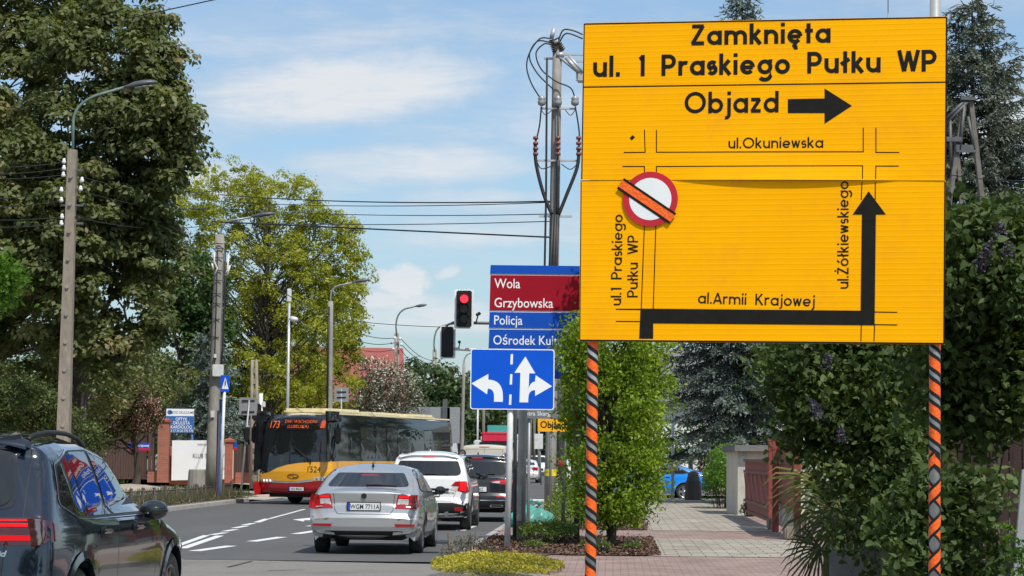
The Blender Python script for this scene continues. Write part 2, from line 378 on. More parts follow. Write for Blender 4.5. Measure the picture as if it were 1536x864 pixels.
# ------------------------------------------------------------------ shared materials
M['grey_pole'] = mat('galvanised_grey', (.30, .31, .32), .5, .35, var=.15, scale=7, dirt=(.16, .16, .16), damt=.5)
M['pole_dark'] = mat('painted_dark_grey', (.085, .09, .095), .5, var=.2, scale=6, dirt=(.16, .15, .14), damt=.5)
M['pole_mid'] = mat('weathered_grey_pole', (.40, .40, .38), .6, .1, var=.25, scale=5, dirt=(.10, .10, .095), damt=.5, stretch=(1, 1, .4))
M['white_pole'] = mat('white_painted_pole', (.62, .63, .62), .5, var=.1, dirt=(.35, .34, .31), damt=.5)
M['concrete'] = mat('concrete_pole', (.255, .215, .17), .9, var=.22, scale=9, bump=.3, bscale=30, dirt=(.17, .15, .125), dscale=3, damt=.6, stretch=(1, 1, .35))
M['concrete_grey'] = mat('spun_concrete', (.27, .255, .23), .9, var=.2, scale=8, bump=.2, dirt=(.15, .145, .135), dscale=2.5, damt=.65, stretch=(1, 1, .3))
M['insulator'] = mat('white_porcelain', (.70, .69, .66), .2, coat=.5)
M['ins_dark'] = mat('brown_porcelain', (.07, .045, .04), .25, coat=.5)
M['cable'] = mat('black_cable', (.018, .018, .02), .55)
M['black'] = mat('matt_black', (.014, .014, .0145), .5, spec=.25)
M['sheet_back'] = mat('sign_back_aluminium', (.34, .35, .35), .45, .4, var=.1, dirt=(.2, .2, .2))
M['lamp_grey'] = mat('lamp_housing', (.085, .095, .10), .45, .1)
M['lamp_glass'] = mat('lamp_glass', (.45, .45, .42), .15)
M['galv_light'] = mat('light_galvanised', (.44, .45, .455), .42, .3, var=.14, dirt=(.28, .28, .28))
M['sign_blue'] = mat('blue_sign_film', (.004, .088, .58), .45, var=.05, scale=3, spec=.15)
M['sign_blue2'] = mat('blue_guide_film', (.008, .075, .43), .45, var=.05, scale=3, spec=.15)
M['sign_red'] = mat('maroon_guide_film', (.30, .006, .018), .45, var=.06, scale=3, spec=.15)
M['sign_white'] = mat('white_sign_film', (.80, .82, .82), .4, var=.03)
M['sign_black'] = mat('black_sign_film', (.013, .012, .010), .5, var=.2, scale=14, spec=.15)
M['orange'] = mat('orange_tape', (.95, .135, .01), .35, var=.12, scale=30, bump=.4, bscale=55)
M['red_film'] = mat('red_sign_film', (.52, .012, .025), .4)
M['wood_grey'] = mat('weathered_wood', (.17, .15, .125), .9, var=.35, scale=12, stretch=(4, 4, .5), bump=.3)

# ------------------------------------------------------------------ stroke lettering for the detour sign
def arc(cx, cy, r, a0, a1, n=18, ry=None):
    ry = r if ry is None else ry
    return [(cx+r*cos(radians(a0+(a1-a0)*i/n)), cy+ry*sin(radians(a0+(a1-a0)*i/n))) for i in range(n+1)]
def glyph(ch, w):
    h = w/2; X = .69; b, x, c = h, X-h, 1-h; r = (x-b)/2; cy = (b+x)/2; oc = r+h
    bowl = arc(oc, cy, r, 0, 360, 28); S = oc+r
    if ch == ' ': return [], .56
    if ch == '.': return [[(h*1.1, 0), (h*1.1, w*1.15)]], w*1.3
    if ch == '1': return [[(.24, 0), (.24, 1)], [(.26, c), (.09, c-.1)]], .24+h
    if ch == 'a': return [bowl, [(S, 0), (S, X)]], S+h
    if ch == 'o': return [bowl], S+h
    if ch == 'ó': return [bowl, [(oc-.02, .80), (oc+.16, 1.0)]], S+h
    if ch == 'd': return [bowl, [(S, 0), (S, 1)]], S+h
    if ch == 'b': return [bowl, [(h, 0), (h, 1)]], S+h
    if ch == 'g': return [bowl, [(S, X), (S, -.08)] + arc(oc, -.05, r, 0, -150, 12, .2)], S+h
    if ch in 'eę':
        g = [[(h, cy-.01), (S, cy-.01)] , arc(oc, cy, r, 0, 318, 24)]
        if ch == 'ę': g.append([(oc+.04, .04), (oc-.03, -.10), (oc+.03, -.2), (oc+.13, -.19)])
        return g, S+h
    if ch == 'n': rn = .235; return [[(h, 0), (h, X)], arc(h+rn, x-rn, rn, 175, 0, 12)+[(h+2*rn, 0)]], 2*rn+w
    if ch == 'm': rn = .215; return [[(h, 0), (h, X)], arc(h+rn, x-rn, rn, 175, 0, 12)+[(h+2*rn, 0)], arc(h+3*rn, x-rn, rn, 175, 0, 12)+[(h+4*rn, 0)]], 4*rn+w
    if ch == 'u': rn = .235; return [[(h, X)]+[(h, b+rn)]+arc(h+rn, b+rn, rn, 180, 355, 12), [(h+2*rn, 0), (h+2*rn, X)]], 2*rn+w
    if ch == 'r': rn = .235; return [[(h, 0), (h, X)], arc(h+rn, x-rn, rn, 175, 65, 8)], h+rn+.1
    if ch == 'i': return [[(h, 0), (h, X)], [(h, .83), (h, 1.0)]], w
    if ch == 'j': return [[(h+.08, X), (h+.08, -.08)]+arc(h-.06, -.08, .14, 0, -110, 6), [(h+.08, .83), (h+.08, 1.0)]], w+.08
    if ch == 'l': return [[(h, 0), (h, 1)]], w
    if ch == 'ł': return [[(h+.08, 0), (h+.08, 1)], [(-.02, .40), (w+.18, .64)]], w+.16
    if ch == 't': return [[(.16, 0), (.16, .95)], [(0, x), (.36, x)]], .36
    if ch in 'k': return [[(h, 0), (h, 1)], [(h*1.2, .27), (.46, X-.0)], [(.2, .39), (.50, .0)]], .55
    if ch == 'K': return [[(h, 0), (h, 1)], [(h*1.2, .38), (.56, 1.0)], [(.24, .55), (.62, .0)]], .68
    if ch == 's': rn = .16; return [[(.39, x-.05)]+arc(.235, x-rn*.98, rn, 40, 235, 12)[1:]+arc(.225, b+rn*1.0, rn*1.05, 60, -145, 12)], .44
    if ch == 'z': return [[(.02, x), (.44, x)], [(.42, X-w*.4), (.06, w*.4)], [(.02, b), (.47, b)]], .49
    if ch in 'ZŻ':
        g = [[(.04, c), (.58, c)], [(.55, 1-w*.4), (.06, w*.4)], [(.02, b), (.60, b)]]
        if ch == 'Ż': g.append([(.31, 1.08), (.31, 1.08+w*1.05)])
        return g, .62
    if ch == 'P': rp = .24; return [[(h, 0), (h, 1)], [(h, c), (.34, c)]+arc(.34, c-rp, rp, 90, -90, 14)+[(h, c-2*rp)]], .34+rp+h
    if ch == 'O': return [arc(.5, .5, .5-h, 0, 360, 36)], 1.0
    if ch == 'A': return [[(.03, 0), (.36, .98)], [(.36, .98), (.69, 0)], [(.15, .28), (.57, .28)]], .72
    if ch == 'W': return [[(.04, 1), (.27, .03)], [(.27, .03), (.47, .96)], [(.47, .96), (.67, .03)], [(.67, .03), (.90, 1)]], .94
    if ch == 'w': return [[(.04, X), (.20, .02)], [(.20, .02), (.355, X-.02)], [(.355, X-.02), (.51, .02)], [(.51, .02), (.67, X)]], .71
    return [], .3
def ribbon(pts, w):
    pts = [p for i, p in enumerate(pts) if i == 0 or hypot(p[0]-pts[i-1][0], p[1]-pts[i-1][1]) > 1e-6]
    k = len(pts); closed = k > 3 and hypot(pts[0][0]-pts[-1][0], pts[0][1]-pts[-1][1]) < 1e-6
    vs = []
    for i, (x, y) in enumerate(pts):
        if closed: a, b = pts[(i-1) % (k-1)], pts[(i+1) % (k-1)]
        else: a, b = pts[max(i-1, 0)], pts[min(i+1, k-1)]
        def nrm(p, q):
            l = hypot(q[0]-p[0], q[1]-p[1]) or 1; return (-(q[1]-p[1])/l, (q[0]-p[0])/l)
        if i == 0 and not closed: n = nrm((x, y), b); s = 1
        elif i == k-1 and not closed: n = nrm(a, (x, y)); s = 1
        else:
            n1 = nrm(a, (x, y)); n2 = nrm((x, y), b); n = (n1[0]+n2[0], n1[1]+n2[1]); l = hypot(*n) or 1; n = (n[0]/l, n[1]/l)
            s = min(1.6, 1/max(.4, n[0]*n1[0]+n[1]*n1[1]))
        vs += [(x+n[0]*w/2*s, y+n[1]*w/2*s), (x-n[0]*w/2*s, y-n[1]*w/2*s)]
    return vs, [(2*i, 2*i+1, 2*i+3, 2*i+2) for i in range(k-1)]
def stroke_text(mbs, s, w, fn, size, gap=.115, length=None):
    x = 0; items = []; word = 0
    for ch in s:
        g, adv = glyph(ch, w)
        if ch == ' ': word += 1
        items += [(word, [(px+x, py) for px, py in pl]) for pl in g]; x += adv+gap
    tot = x-gap; sx = (length/tot) if length else size
    lift = 0
    for wd, pl in items:
        vs, fs = ribbon(pl, w); lift = (lift+1) % 4
        mbs[wd].add([fn(px*sx, py*size, lift*.0002) for px, py in vs], fs)

# ------------------------------------------------------------------ the big yellow detour sign
def detour_sign():
    dl, dr = 15.2, 14.735
    TL, TR, BR, BL = W(876, 35, dl), W(1421, 25, dr), W(1417, 517, dr), W(869, 512, dl)
    O = BL.copy(); ux = (BR-BL+TR-TL).normalized(); n = ux.cross(Vector((0, 0, 1))).normalized()     # towards the viewer
    if n.y > 0: n = -n
    uz = n.cross(ux)
    if uz.z < 0: uz = -uz
    t = thing('detour_sign', 'large yellow detour sign with a black street diagram on two orange-taped posts', 'road sign', (O.x, O.y, 0))
    org = Vector((O.x, O.y, 0))
    def loc(px, py):                                 # sign-plane coordinates of a point read off the photograph
        r = ray(px, py); k = (O-CAM).dot(n)/r.dot(n); p = CAM+r*k-O; return p.dot(ux), p.dot(uz)
    tl, tr, br, bl = loc(876, 35), loc(1421, 25), loc(1417, 517), loc(869, 512)
    sl, sr = loc(871.5, 270), loc(1419, 271)
    wmid = (sl[0]+sr[0])/2; half = (sr[0]-sl[0])/2
    zseam = lambda u: sl[1]+(sr[1]-sl[1])*(u-sl[0])/(sr[0]-sl[0])
    def off(u, v):
        zs = zseam(u)
        if v >= zs-1e-4: return .010 + .028*max(0, 1-((u-wmid-.15)/half/.62)**2)*math.exp(-(v-zs)/.10)
        return .004 + .006*max(0, 1-((u-wmid)/half)**2)*math.exp((v-zs)/.2)
    def P(u, v, d=0.0): return O + ux*u + uz*v + n*(off(u, v)+d)
    M['yellow'] = m = mat('yellow_detour_film', (1.0, .44, .0), .5, var=.045, scale=1.6, spec=.08, dirt=(.86, .35, .01), dscale=3.5, damt=.55)
    q = NT(m); tc = q.n('ShaderNodeTexCoord'); sp = q.n('ShaderNodeSeparateXYZ'); q.l(tc.outputs['Object'], sp.inputs[0])
    mm = q.n('ShaderNodeMath', operation='MULTIPLY'); q.l(sp.outputs['Z'], mm.inputs[0]); mm.inputs[1].default_value = 2*pi/.036
    sn = q.n('ShaderNodeMath', operation='SINE'); q.l(mm.outputs[0], sn.inputs[0])
    pw = q.n('ShaderNodeMath', operation='POWER'); ab = q.n('ShaderNodeMath', operation='MAXIMUM'); q.l(sn.outputs[0], ab.inputs[0]); ab.inputs[1].default_value = 0; q.l(ab.outputs[0], pw.inputs[0]); pw.inputs[1].default_value = 3
    bp = q.n('ShaderNodeBump'); bp.inputs['Distance'].default_value = .0009; bp.inputs['Strength'].default_value = .65; q.l(pw.outputs[0], bp.inputs['Height']); q.l(bp.outputs[0], q.b.inputs['Normal'])
    def panel(name, c00, c10, c11, c01, sharpz):
        mb = MB(org); nu, nv = 48, 26; vs = []
        for j in range(nv+1):
            b = (j/nv)
            for i in range(nu+1):
                a = i/nu
                u = (c00[0]*(1-a)+c10[0]*a)*(1-b)+(c01[0]*(1-a)+c11[0]*a)*b; v = (c00[1]*(1-a)+c10[1]*a)*(1-b)+(c01[1]*(1-a)+c11[1]*a)*b
                vs.append(P(u, v))
        fs = [(j*(nu+1)+i, j*(nu+1)+i+1, (j+1)*(nu+1)+i+1, (j+1)*(nu+1)+i) for j in range(nv) for i in range(nu)]
        k = len(vs); vs += [v-n*.004 for v in vs]; fs += [tuple(x+k for x in reversed(f)) for f in fs]
        edge = [i for i in range(nu)]+[j*(nu+1)+nu for j in range(nv)]+[nv*(nu+1)+i for i in range(nu, 0, -1)]+[j*(nu+1) for j in range(nv, 0, -1)]
        fs += [(edge[i], edge[i-1], edge[i-1]+k, edge[i]+k) for i in range(len(edge))]
        mb.add(vs, fs); mb.sm = [True]*len(mb.sm); o = mb.build(name, M['yellow'], t, sharp=40); return o
    e = 1e-3
    up = panel('upper_panel', (tl[0]*.5+sl[0]*.5-.0, sl[1]), (sr[0], sr[1]), tr, tl, 1)
    lo = panel('lower_panel', bl, br, (sr[0], sr[1]-e*2), (sl[0]-.004, sl[1]-e*2), 0)
    def fpx(ax, ay, bx, by):                         # text frame: origin a, direction to b
        a = loc(ax, ay); b = loc(bx, by); l = hypot(b[0]-a[0], b[1]-a[1]); d = ((b[0]-a[0])/l, (b[1]-a[1])/l); nn = (-d[1], d[0])
        return (lambda x, y, lf=0: P(a[0]+d[0]*x+nn[0]*y, a[1]+d[1]*x+nn[1]*y, .0016+lf)), l
    def line(mb, pts, w):
        q = [loc(*p) for p in pts]
        out = []                                     # subdivide so that it follows the panel
        for i in range(len(q)-1):
            for k in range(12): out.append((q[i][0]+(q[i+1][0]-q[i][0])*k/12, q[i][1]+(q[i+1][1]-q[i][1])*k/12))
        out.append(q[-1]); vs, fs = ribbon(out, w); mb.add([P(a, b, .0012) for a, b in vs], fs)
    PXM = 14.95/3400.0
    for s, a, b, cap, w, par in [('Zamknięta', (1037, 68.5), (1246, 64.5), 32, .185, up), ('ul. 1 Praskiego Pułku WP', (890, 116), (1405, 107.5), 33, .185, up),
                                 ('Objazd', (1027, 170.5), (1168, 169), 33, .165, up), ('ul.Okuniewska', (1093, 223), (1235, 222), 16.5, .135, up),
                                 ('al.Armii Krajowej', (1047, 455), (1222, 460), 17, .135, lo), ('ul.1 Praskiego', (932, 458), (934.5, 322), 16.5, .135, lo),
                                 ('Pułku WP', (957, 446), (957.5, 353), 16.5, .135, lo), ('ul.Żółkiewskiego', (1273, 433), (1273, 272), 17, .135, lo)]:
        mbs = [MB(org) for _ in s.split(' ')]; fn, l = fpx(*a, *b); stroke_text(mbs, s, w, fn, cap*PXM, length=l)
        for mb in mbs: mb.build('lettering', M['sign_black'], par)
    mb = MB(org)
    line(mb, [(876, 131), (1419, 123.5)], .0085)
    line(mb, [(877.5, 36.5), (1420, 26.5)], .009); line(mb, [(876.8, 36), (873, 269)], .008); line(mb, [(1420, 26), (1418.3, 270)], .010)
    mb.build('border_line', M['sign_black'], up)
    mb = MB(org); line(mb, [(872, 273), (870, 511)], .006); line(mb, [(1417.6, 273), (1416, 516)], .010); line(mb, [(870, 510.5), (1416, 515.5)], .011); mb.build('border_line', M['sign_black'], lo)
    def poly(par, name, pts, m, d=.0018):
        mb = MB(org); q = [loc(*p) for p in pts]; mb.add([P(a, b, d) for a, b in q], [tuple(range(len(q)))]); return mb.build(name, m, par)
    poly(up, 'arrow', [(1182, 149), (1237, 148), (1237, 133), (1278, 159), (1237, 186), (1237, 170), (1182, 170)], M['sign_black'])
    poly(up, 'patch', [(945, 207), (949, 203), (953, 206), (948, 211)], M['sign_black'])
    mb = MB(org)
    for l in [[(936, 229), (968, 228.7), (967, 195)], [(985, 195), (985, 228.5), (1295, 228), (1295, 192)], [(1314, 192), (1314, 229), (1349, 229)],
              [(934, 250), (967, 250), (967, 262)], [(985, 262), (985, 250), (1294, 249), (1294, 269)], [(1313.5, 269), (1314, 249.5), (1348, 249.5)]]: line(mb, l, .0065)
    mb.build('street_diagram', M['sign_black'], up)
    mb = MB(org)
    for l in [[(967, 333), (962, 464)], [(984, 336), (980, 464)], [(924, 464), (964, 464.5)], [(924, 482), (964, 482.5)], [(1292, 300), (1293, 273)], [(1313, 300), (1313, 273)],
              [(1311, 468), (1346, 468.5)], [(1311, 487), (1346, 487.5)], [(1292, 486), (1291.5, 512)], [(1312, 486), (1311, 512)], [(924, 464), (962, 464)]]: line(mb, l, .0065)
    mb.build('street_diagram', M['sign_black'], lo)
    poly(lo, 'route_arrow', [(959, 508), (961, 463), (1291, 466), (1293, 322), (1279, 322), (1303, 287), (1329, 322), (1314, 322), (1312, 488), (980, 485), (980, 508)], M['sign_black'], .0022)
    # closed-road disc pasted across the seam
    c = loc(976, 299); R0 = .185; mb = MB(org); mw = MB(org); N = 40
    mb.add([P(c[0]+R0*cos(2*pi*i/N), c[1]+R0*sin(2*pi*i/N), .0) + n*(.045-off(c[0]+R0*cos(2*pi*i/N), c[1]+R0*sin(2*pi*i/N))-.012) for i in range(N)], [tuple(range(N))])
    r1 = R0*.77; base = lambda a, b, d: O+ux*a+uz*b+n*d
    mb = MB(org); mb.prism([(c[0]+R0*cos(2*pi*i/N), c[1]+R0*sin(2*pi*i/N)) for i in range(N)], lambda a, b: base(a, b, .013), lambda a, b: base(a, b, .019))
    disc = mb.build('prohibition_disc', M['red_film'], t)
    mw.add([base(c[0]+r1*cos(2*pi*i/N), c[1]+r1*sin(2*pi*i/N), .0205) for i in range(N)], [tuple(range(N))]); mw.build('disc_field', M['sign_white'], disc)
    a, b = loc(935, 278), loc(1006, 326); d = Vector((b[0]-a[0], b[1]-a[1])).normalized(); nn = Vector((-d.y, d.x))
    for nm, o0, o1, mm, dd in [('crossing_tape', -.043, .043, M['sign_black'], .0225), ('crossing_stripe', -.026, .026, M['orange'], .0245)]:
        mb = MB(org); q = [Vector(a)-d*.02+nn*o0, Vector(b)+d*.02+nn*o0, Vector(b)+d*.02+nn*o1, Vector(a)-d*.02+nn*o1]
        mb.add([base(p.x, p.y, dd) for p in q], [(0, 1, 2, 3)]); mb.build(nm, mm, disc)
    # posts with spiral tape
    for (pxb, pxt, top, cross) in [(880.5, 887, tl[1]-.25, False), (1398.5, 1402, tl[1]+.55, True)]:
        u0, u1 = loc(pxt, 530)[0], loc(pxb, 860)[0]
        pt = O+ux*u0-n*.055; pb = O+ux*u1-n*.055
        zt = O.z+top; zb = .11
        dirv = (pt-pb)/( loc(pxt, 530)[1]-loc(pxb, 860)[1])
        def axis(z):
            k = (z-(O.z+loc(pxb, 860)[1])); q = pb+dirv*k; return Vector((q.x, q.y, z))
        R = .0362
        mb = MB(org); mb.tube([axis(zb), axis(zt)], R, 20); post = mb.build('post', M['galv_light'], t)
        def helix(name, m, za, zb_, phase, pitch, z0w, z1w, hand, rad):
            mb = MB(org); n_ = int(abs(zb_-za)/pitch*24); vs = []
            for i in range(n_+1):
                z = za+(zb_-za)*i/n_; a = phase+hand*2*pi*(z-za)/pitch; cc = axis(z)
                for w in (z0w, z1w): vs.append(Vector((axis(z).x+cos(a)*rad, axis(z).y+sin(a)*rad, z+w)))
            mb.add(vs, [(2*i, 2*i+1, 2*i+3, 2*i+2) for i in range(n_)], True); return mb.build(name, m, post)
        zsign = O.z+.05; pit = .154
        zlow = .15 if not cross else O.z-.83
        hand = 1
        helix('orange_tape', M['orange'], zlow, zsign, 1.0, pit, -.036, .036, -hand, R+.0012)
        helix('tape_edge', M['black'], zlow, zsign, 1.0, pit, .034, .062, -hand, R+.0016); helix('tape_edge', M['black'], zlow, zsign, 1.0, pit, -.062, -.034, -hand, R+.0016)
        if cross:
            for h_, ph, rr in ((-1, 2.0, 0), (1, .4, .002)):
                helix('orange_tape', M['orange'], .15, zlow+.07, ph, .22, -.034, .034, h_, R+.0012+rr)
                helix('tape_edge', M['black'], .15, zlow+.07, ph, .22, .032, .056, h_, R+.0016+rr); helix('tape_edge', M['black'], .15, zlow+.07, ph, .22, -.056, -.032, h_, R+.0016+rr)
    mb = MB(org)
    for fr in (.12, .5, .9):
        v = tl[1]*fr; mb.box(O+ux*(wmid)+uz*v-n*.01, (2*half*.98, .018, .04), M=Matrix.Rotation(atan2(ux.y, ux.x), 3, 'Z'))
    mb.build('back_rail', M['galv_light'], t)
detour_sign()

# ------------------------------------------------------------------ generic flat sign parts
def flat_frame(p0, rz=0.0):
    """local frame for a board facing the viewer: x right, z up, -y to the viewer"""
    Mz = Matrix.Rotation(rz, 3, 'Z')
    return lambda x, z, d=0.0: Vector(p0)+Mz @ Vector((x, -d, z))
def rrect(x0, z0, x1, z1, r, n=5):
    out = []
    for (cx, cz, a) in ((x1-r, z1-r, 0), (x0+r, z1-r, 90), (x0+r, z0+r, 180), (x1-r, z0+r, 270)):
        out += [(cx+r*cos(radians(a+90*i/n)), cz+r*sin(radians(a+90*i/n))) for i in range(n+1)]
    return out
def board(name, m, par, fr, poly, d0, d1, org):
    mb = MB(org); mb.prism(poly, lambda a, b: fr(a, b, d0), lambda a, b: fr(a, b, d1)); return mb.build(name, m, par)

def lane_sign():
    d = 36.0; base = GD(762, d, .13)
    t = thing('lane_sign', 'blue lane sign with two white arrows and broken white line on a pale post', 'road sign', base); org = base
    k = d/3400
    p = W(768.5, 569, d); fr = flat_frame(p, radians(1.5))
    w, h = 126*k/2, 91*k/2
    pl = board('plate', M['sign_white'], t, fr, rrect(-w, -h, w, h, .045), 0, .03, org)
    e = .016; board('sign_face', M['sign_blue'], pl, fr, rrect(-w+e, -h+e, w-e, h-e, .035), .0305, .032, org)
    def q(px, py): return ((px-555)/(541+0.0)*(126*k)*1.0, (385-py)/397*(91*k))     # coordinates read off an enlargement
    def decal(name, pts):
        mb = MB(org); mb.add([fr(*q(*a), .0335) for a in pts], [tuple(range(len(pts)))]); mb.build(name, M['sign_white'], pl)
    bez = lambda a, b, c, n=8: [((1-u)**2*a[0]+2*u*(1-u)*b[0]+u*u*c[0], (1-u)**2*a[1]+2*u*(1-u)*b[1]+u*u*c[1]) for u in [i/n for i in range(n+1)]]
    decal('left_arrow', [(292, 415), (400, 352), (400, 390)]+bez((415, 390), (495, 400), (495, 500))+[(495, 533), (438, 533), (438, 500)]+bez((438, 490), (435, 450), (398, 447))+[(393, 485)])
    decal('straight_arrow', [(602, 535), (606, 342), (568, 342), (637, 235), (702, 345), (663, 345), (658, 535)])
    mb = MB(org); pts = [(655, 500)]+bez((655, 480), (660, 405), (700, 398))+[(705, 357), (811, 428), (702, 493), (702, 455)]+bez((695, 455), (660, 460), (659, 505))
    mb.add([fr(*q(*a), .0342) for a in pts], [tuple(range(len(pts)))]); mb.build('right_arrow', M['sign_white'], pl)
    for (x, y0, y1) in ((550, 220, 288), (547, 352, 420), (543, 485, 552)): decal('lane_dash', [(x-7, y0), (x+8, y0), (x+6, y1), (x-9, y1)])
    mb = MB(org); mb.tube([base, W(767.5, 540, d)+Vector((0, .06, 0))], .048, 14); po = mb.build('post', M['white_pole'], t)
    mb = MB(org)
    for z in (-.28, .28): mb.box(fr(0, z, -.02), (.5, .05, .05))
    mb.build('clamp', M['grey_pole'], t)
lane_sign()

def guide_sign():
    d = 39.6; k = d/3400; base = GD(775, d, .13)
    t = thing('guide_sign', 'tall blue and maroon street guide board with white place names behind lane sign', 'guide sign', base)
    fr = flat_frame(W(731, 685, d), radians(1))
    Z = lambda py: (683.5-py)*k
    wd = 158*k
    names = {}
    for nm, y0, y1, m in [('top_strip', 396, 408.8, 'sign_blue2'), ('destination_panel', 411.2, 464, 'sign_red'), ('police_panel', 466.8, 490.2, 'sign_blue2'), ('culture_panel', 493, 522, 'sign_blue2'), ('lower_panel', 524, 566, 'sign_blue2')]:
        x0 = (733-731)*k*(1-(y0-396)/170)
        names[nm] = board(nm, M[m], t, fr, [(x0-.01, Z(y1)), (wd, Z(y1)), (wd, Z(y0)), (x0, Z(y0))], 0, .035, base)
    for y0, y1, nm in ((408.8, 411.2, 'a'), (464, 466.8, 'b'), (490.2, 493, 'c')):
        board('divider', M['sign_white'], t, fr, [(0, Z(y1)), (wd-.02, Z(y1)), (wd-.02, Z(y0)), (0, Z(y0))], .006, .02, base)
    for s, x, yb, cap, par, xs in [('Wola', 739, 430.5, 15, 'destination_panel', .84), ('Grzybowska', 738.5, 459.5, 15, 'destination_panel', .855), ('Policja', 738, 485.5, 14.5, 'police_panel', .85), ('Ośrodek Kultury', 737.5, 515.5, 14.5, 'culture_panel', .845)]:
        mb = MB(base); x0 = (x-731)*k; z0 = Z(yb)
        text(mb, s, cap*k, lambda a, b: fr(x0+a, z0+b, .037), align='LEFT', xs=xs, bold=.004); mb.build('lettering', M['sign_white'], names[par])
    mb = MB(base); mb.tube([GD(773, d+.12, .12), W(774.5, 400, d+.12)], .034, 10); mb.build('post', M['pole_dark'], t)
    mb = MB(base); mb.tube([GD(866, d+.12, .12), W(866, 400, d+.12)], .05, 10); mb.build('post', M['pole_dark'], t)
    mb = MB(base)
    for y in (402, 410, 437, 465, 491, 508, 540): mb.box(fr(wd/2, Z(y), -.03), (wd*.94, .05, .05))
    mb.build('back_rail', M['sheet_back'], t)
guide_sign()

# ------------------------------------------------------------------ traffic signals on a mast
def signals():
    d = 40.6; k = d/3400; base = GD(782, d, .13)
    t = thing('traffic_signal', 'thick grey signal mast whose arms carry a red traffic light and another seen from behind', 'traffic light', base)
    top = W(787, 440, d)
    mb = MB(base); mb.tube([base, W(785, 600, d), top], [.082, .08, .072], 16); mb.tube([base+Vector((0, 0, 0)), base+Vector((0, 0, .03))], .16, 16); mast = mb.build('mast', M['pole_mid'], t)
    mb = MB(base); mb.box(W(778.5, 755, d-.09), (.09, .03, .62)); mb.build('access_door', M['pole_mid'], mast)
    lens = mat('dark_lens', (.03, .03, .032), .12, coat=.6); red = emis('red_signal_lamp', (1.0, .035, .06), 1.6)
    def head(p, rz, lit, w, h, nm):
        fr = flat_frame(p, rz)
        hd = board(nm, M['black'], t, fr, rrect(-w*.36, -h*.46, w*.36, h*.46, .02), -.07, .10, base)
        board('backboard', M['sign_white'], hd, fr, rrect(-w/2, -h/2, w/2, h/2, .035), .0, .016, base)
        board('backboard_field', M['black'], hd, fr, rrect(-w/2+.035, -h/2+.035, w/2-.035, h/2-.035, .02), -.012, .02, base)
        for i, zc in enumerate((h*.25, 0, -h*.25)):
            R = h*.105; N = 20
            mb = MB(base); mb.add([fr(R*cos(2*pi*j/N), zc+R*sin(2*pi*j/N), .106) for j in range(N)], [tuple(range(N))]); mb.build('lamp', red if (lit and i == 0) else lens, hd)
            mb = MB(base); vs = []
            for j in range(13):
                a = radians(-10+200*j/12); vs += [fr(R*1.1*cos(a), zc+R*1.1*sin(a), .10), fr(R*1.15*cos(a), zc+R*1.15*sin(a), .27)]
            mb.add(vs, [(2*j, 2*j+1, 2*j+3, 2*j+2) for j in range(12)], True); mb.build('visor', M['black'], hd)
        return fr
    p1 = W(696, 463.5, d); head(p1, radians(2), True, 29*k, 59*k, 'signal_head')
    p2 = W(671.5, 513, d+.5); fr2 = head(p2, radians(168), False, 24*k, 50*k, 'rear_signal_head')
    a1 = W(787, 485.5, d); mb = MB(base); mb.tube([a1, W(712, 484.5, d+.05), W(708, 484.5, d+.05)], .028, 10); mb.tube([W(684, 482, d+.05), W(672, 487, d+.1), W(668, 492, d+.3)], .02, 8); mb.build('arm', M['pole_dark'], t)
    mb = MB(base); mb.tube([W(787, 527, d), W(706, 524.5, d+.4), W(666, 522.5, d+.55)], .03, 10); mb.build('arm', M['white_pole'], t)
    mb = MB(base)
    mb.tube([W(714, 484, d), W(717, 473, d)], .012, 6); mb.box(W(718.5, 470.5, d), (.07, .12, .055), bev=.015); mb.ball(W(716, 472, d-.05), .03); mb.build('detector', M['black'], t)
    mb = MB(base); mb.tube([W(688, 523, d+.45), W(689.5, 515, d+.45)], .01, 6); mb.box(W(689, 513, d+.45), (.055, .1, .05), bev=.012); mb.build('detector', M['black'], t)
    mb = MB(base)
    for x in (664, 679): mb.box(W(x, 513, d+.62), (.035, .02, .5))
    mb.box(W(671.5, 516, d+.66), (.03, .03, .4)); mb.build('rear_bracket', M['white_pole'], t)
signals()

# ------------------------------------------------------------------ street lamps along the left kerb
def lamp_head(mb, mg, p, dirx, s=1.0, diry=0.0):
    D = Vector((dirx, diry, .16)).normalized(); side = D.cross(Vector((0, 0, 1))).normalized(); up = side.cross(D)
    prof = [(0, .035, .03), (.1, .06, .05), (.22, .12, .085), (.42, .16, .10), (.6, .14, .085), (.72, .07, .05), (.76, .015, .015)]
    vs = []; n = 10
    for (x, w, h) in prof:
        for j in range(n):
            a = 2*pi*j/n; zz = sin(a)*h; zz = zz if zz > 0 else zz*.45
            vs.append(p + D*(x*s) + side*(cos(a)*w*s) + up*(zz*s))
    mb.add(vs, [(i*n+j, i*n+(j+1) % n, (i+1)*n+(j+1) % n, (i+1)*n+j) for i in range(len(prof)-1) for j in range(n)], True)
    g = [p+D*(x*s)+side*(w*s)-up*(.048*s) for x, w in ((.25, -.09), (.25, .09), (.45, .12), (.62, .09), (.62, -.09), (.45, -.12))]
    k = [q-up*.012*s for q in g]; mg.add(g+k, [tuple(range(6)), tuple(reversed(range(6, 12)))]+[(i, i+6, (i+1) % 6+6, (i+1) % 6) for i in range(6)])
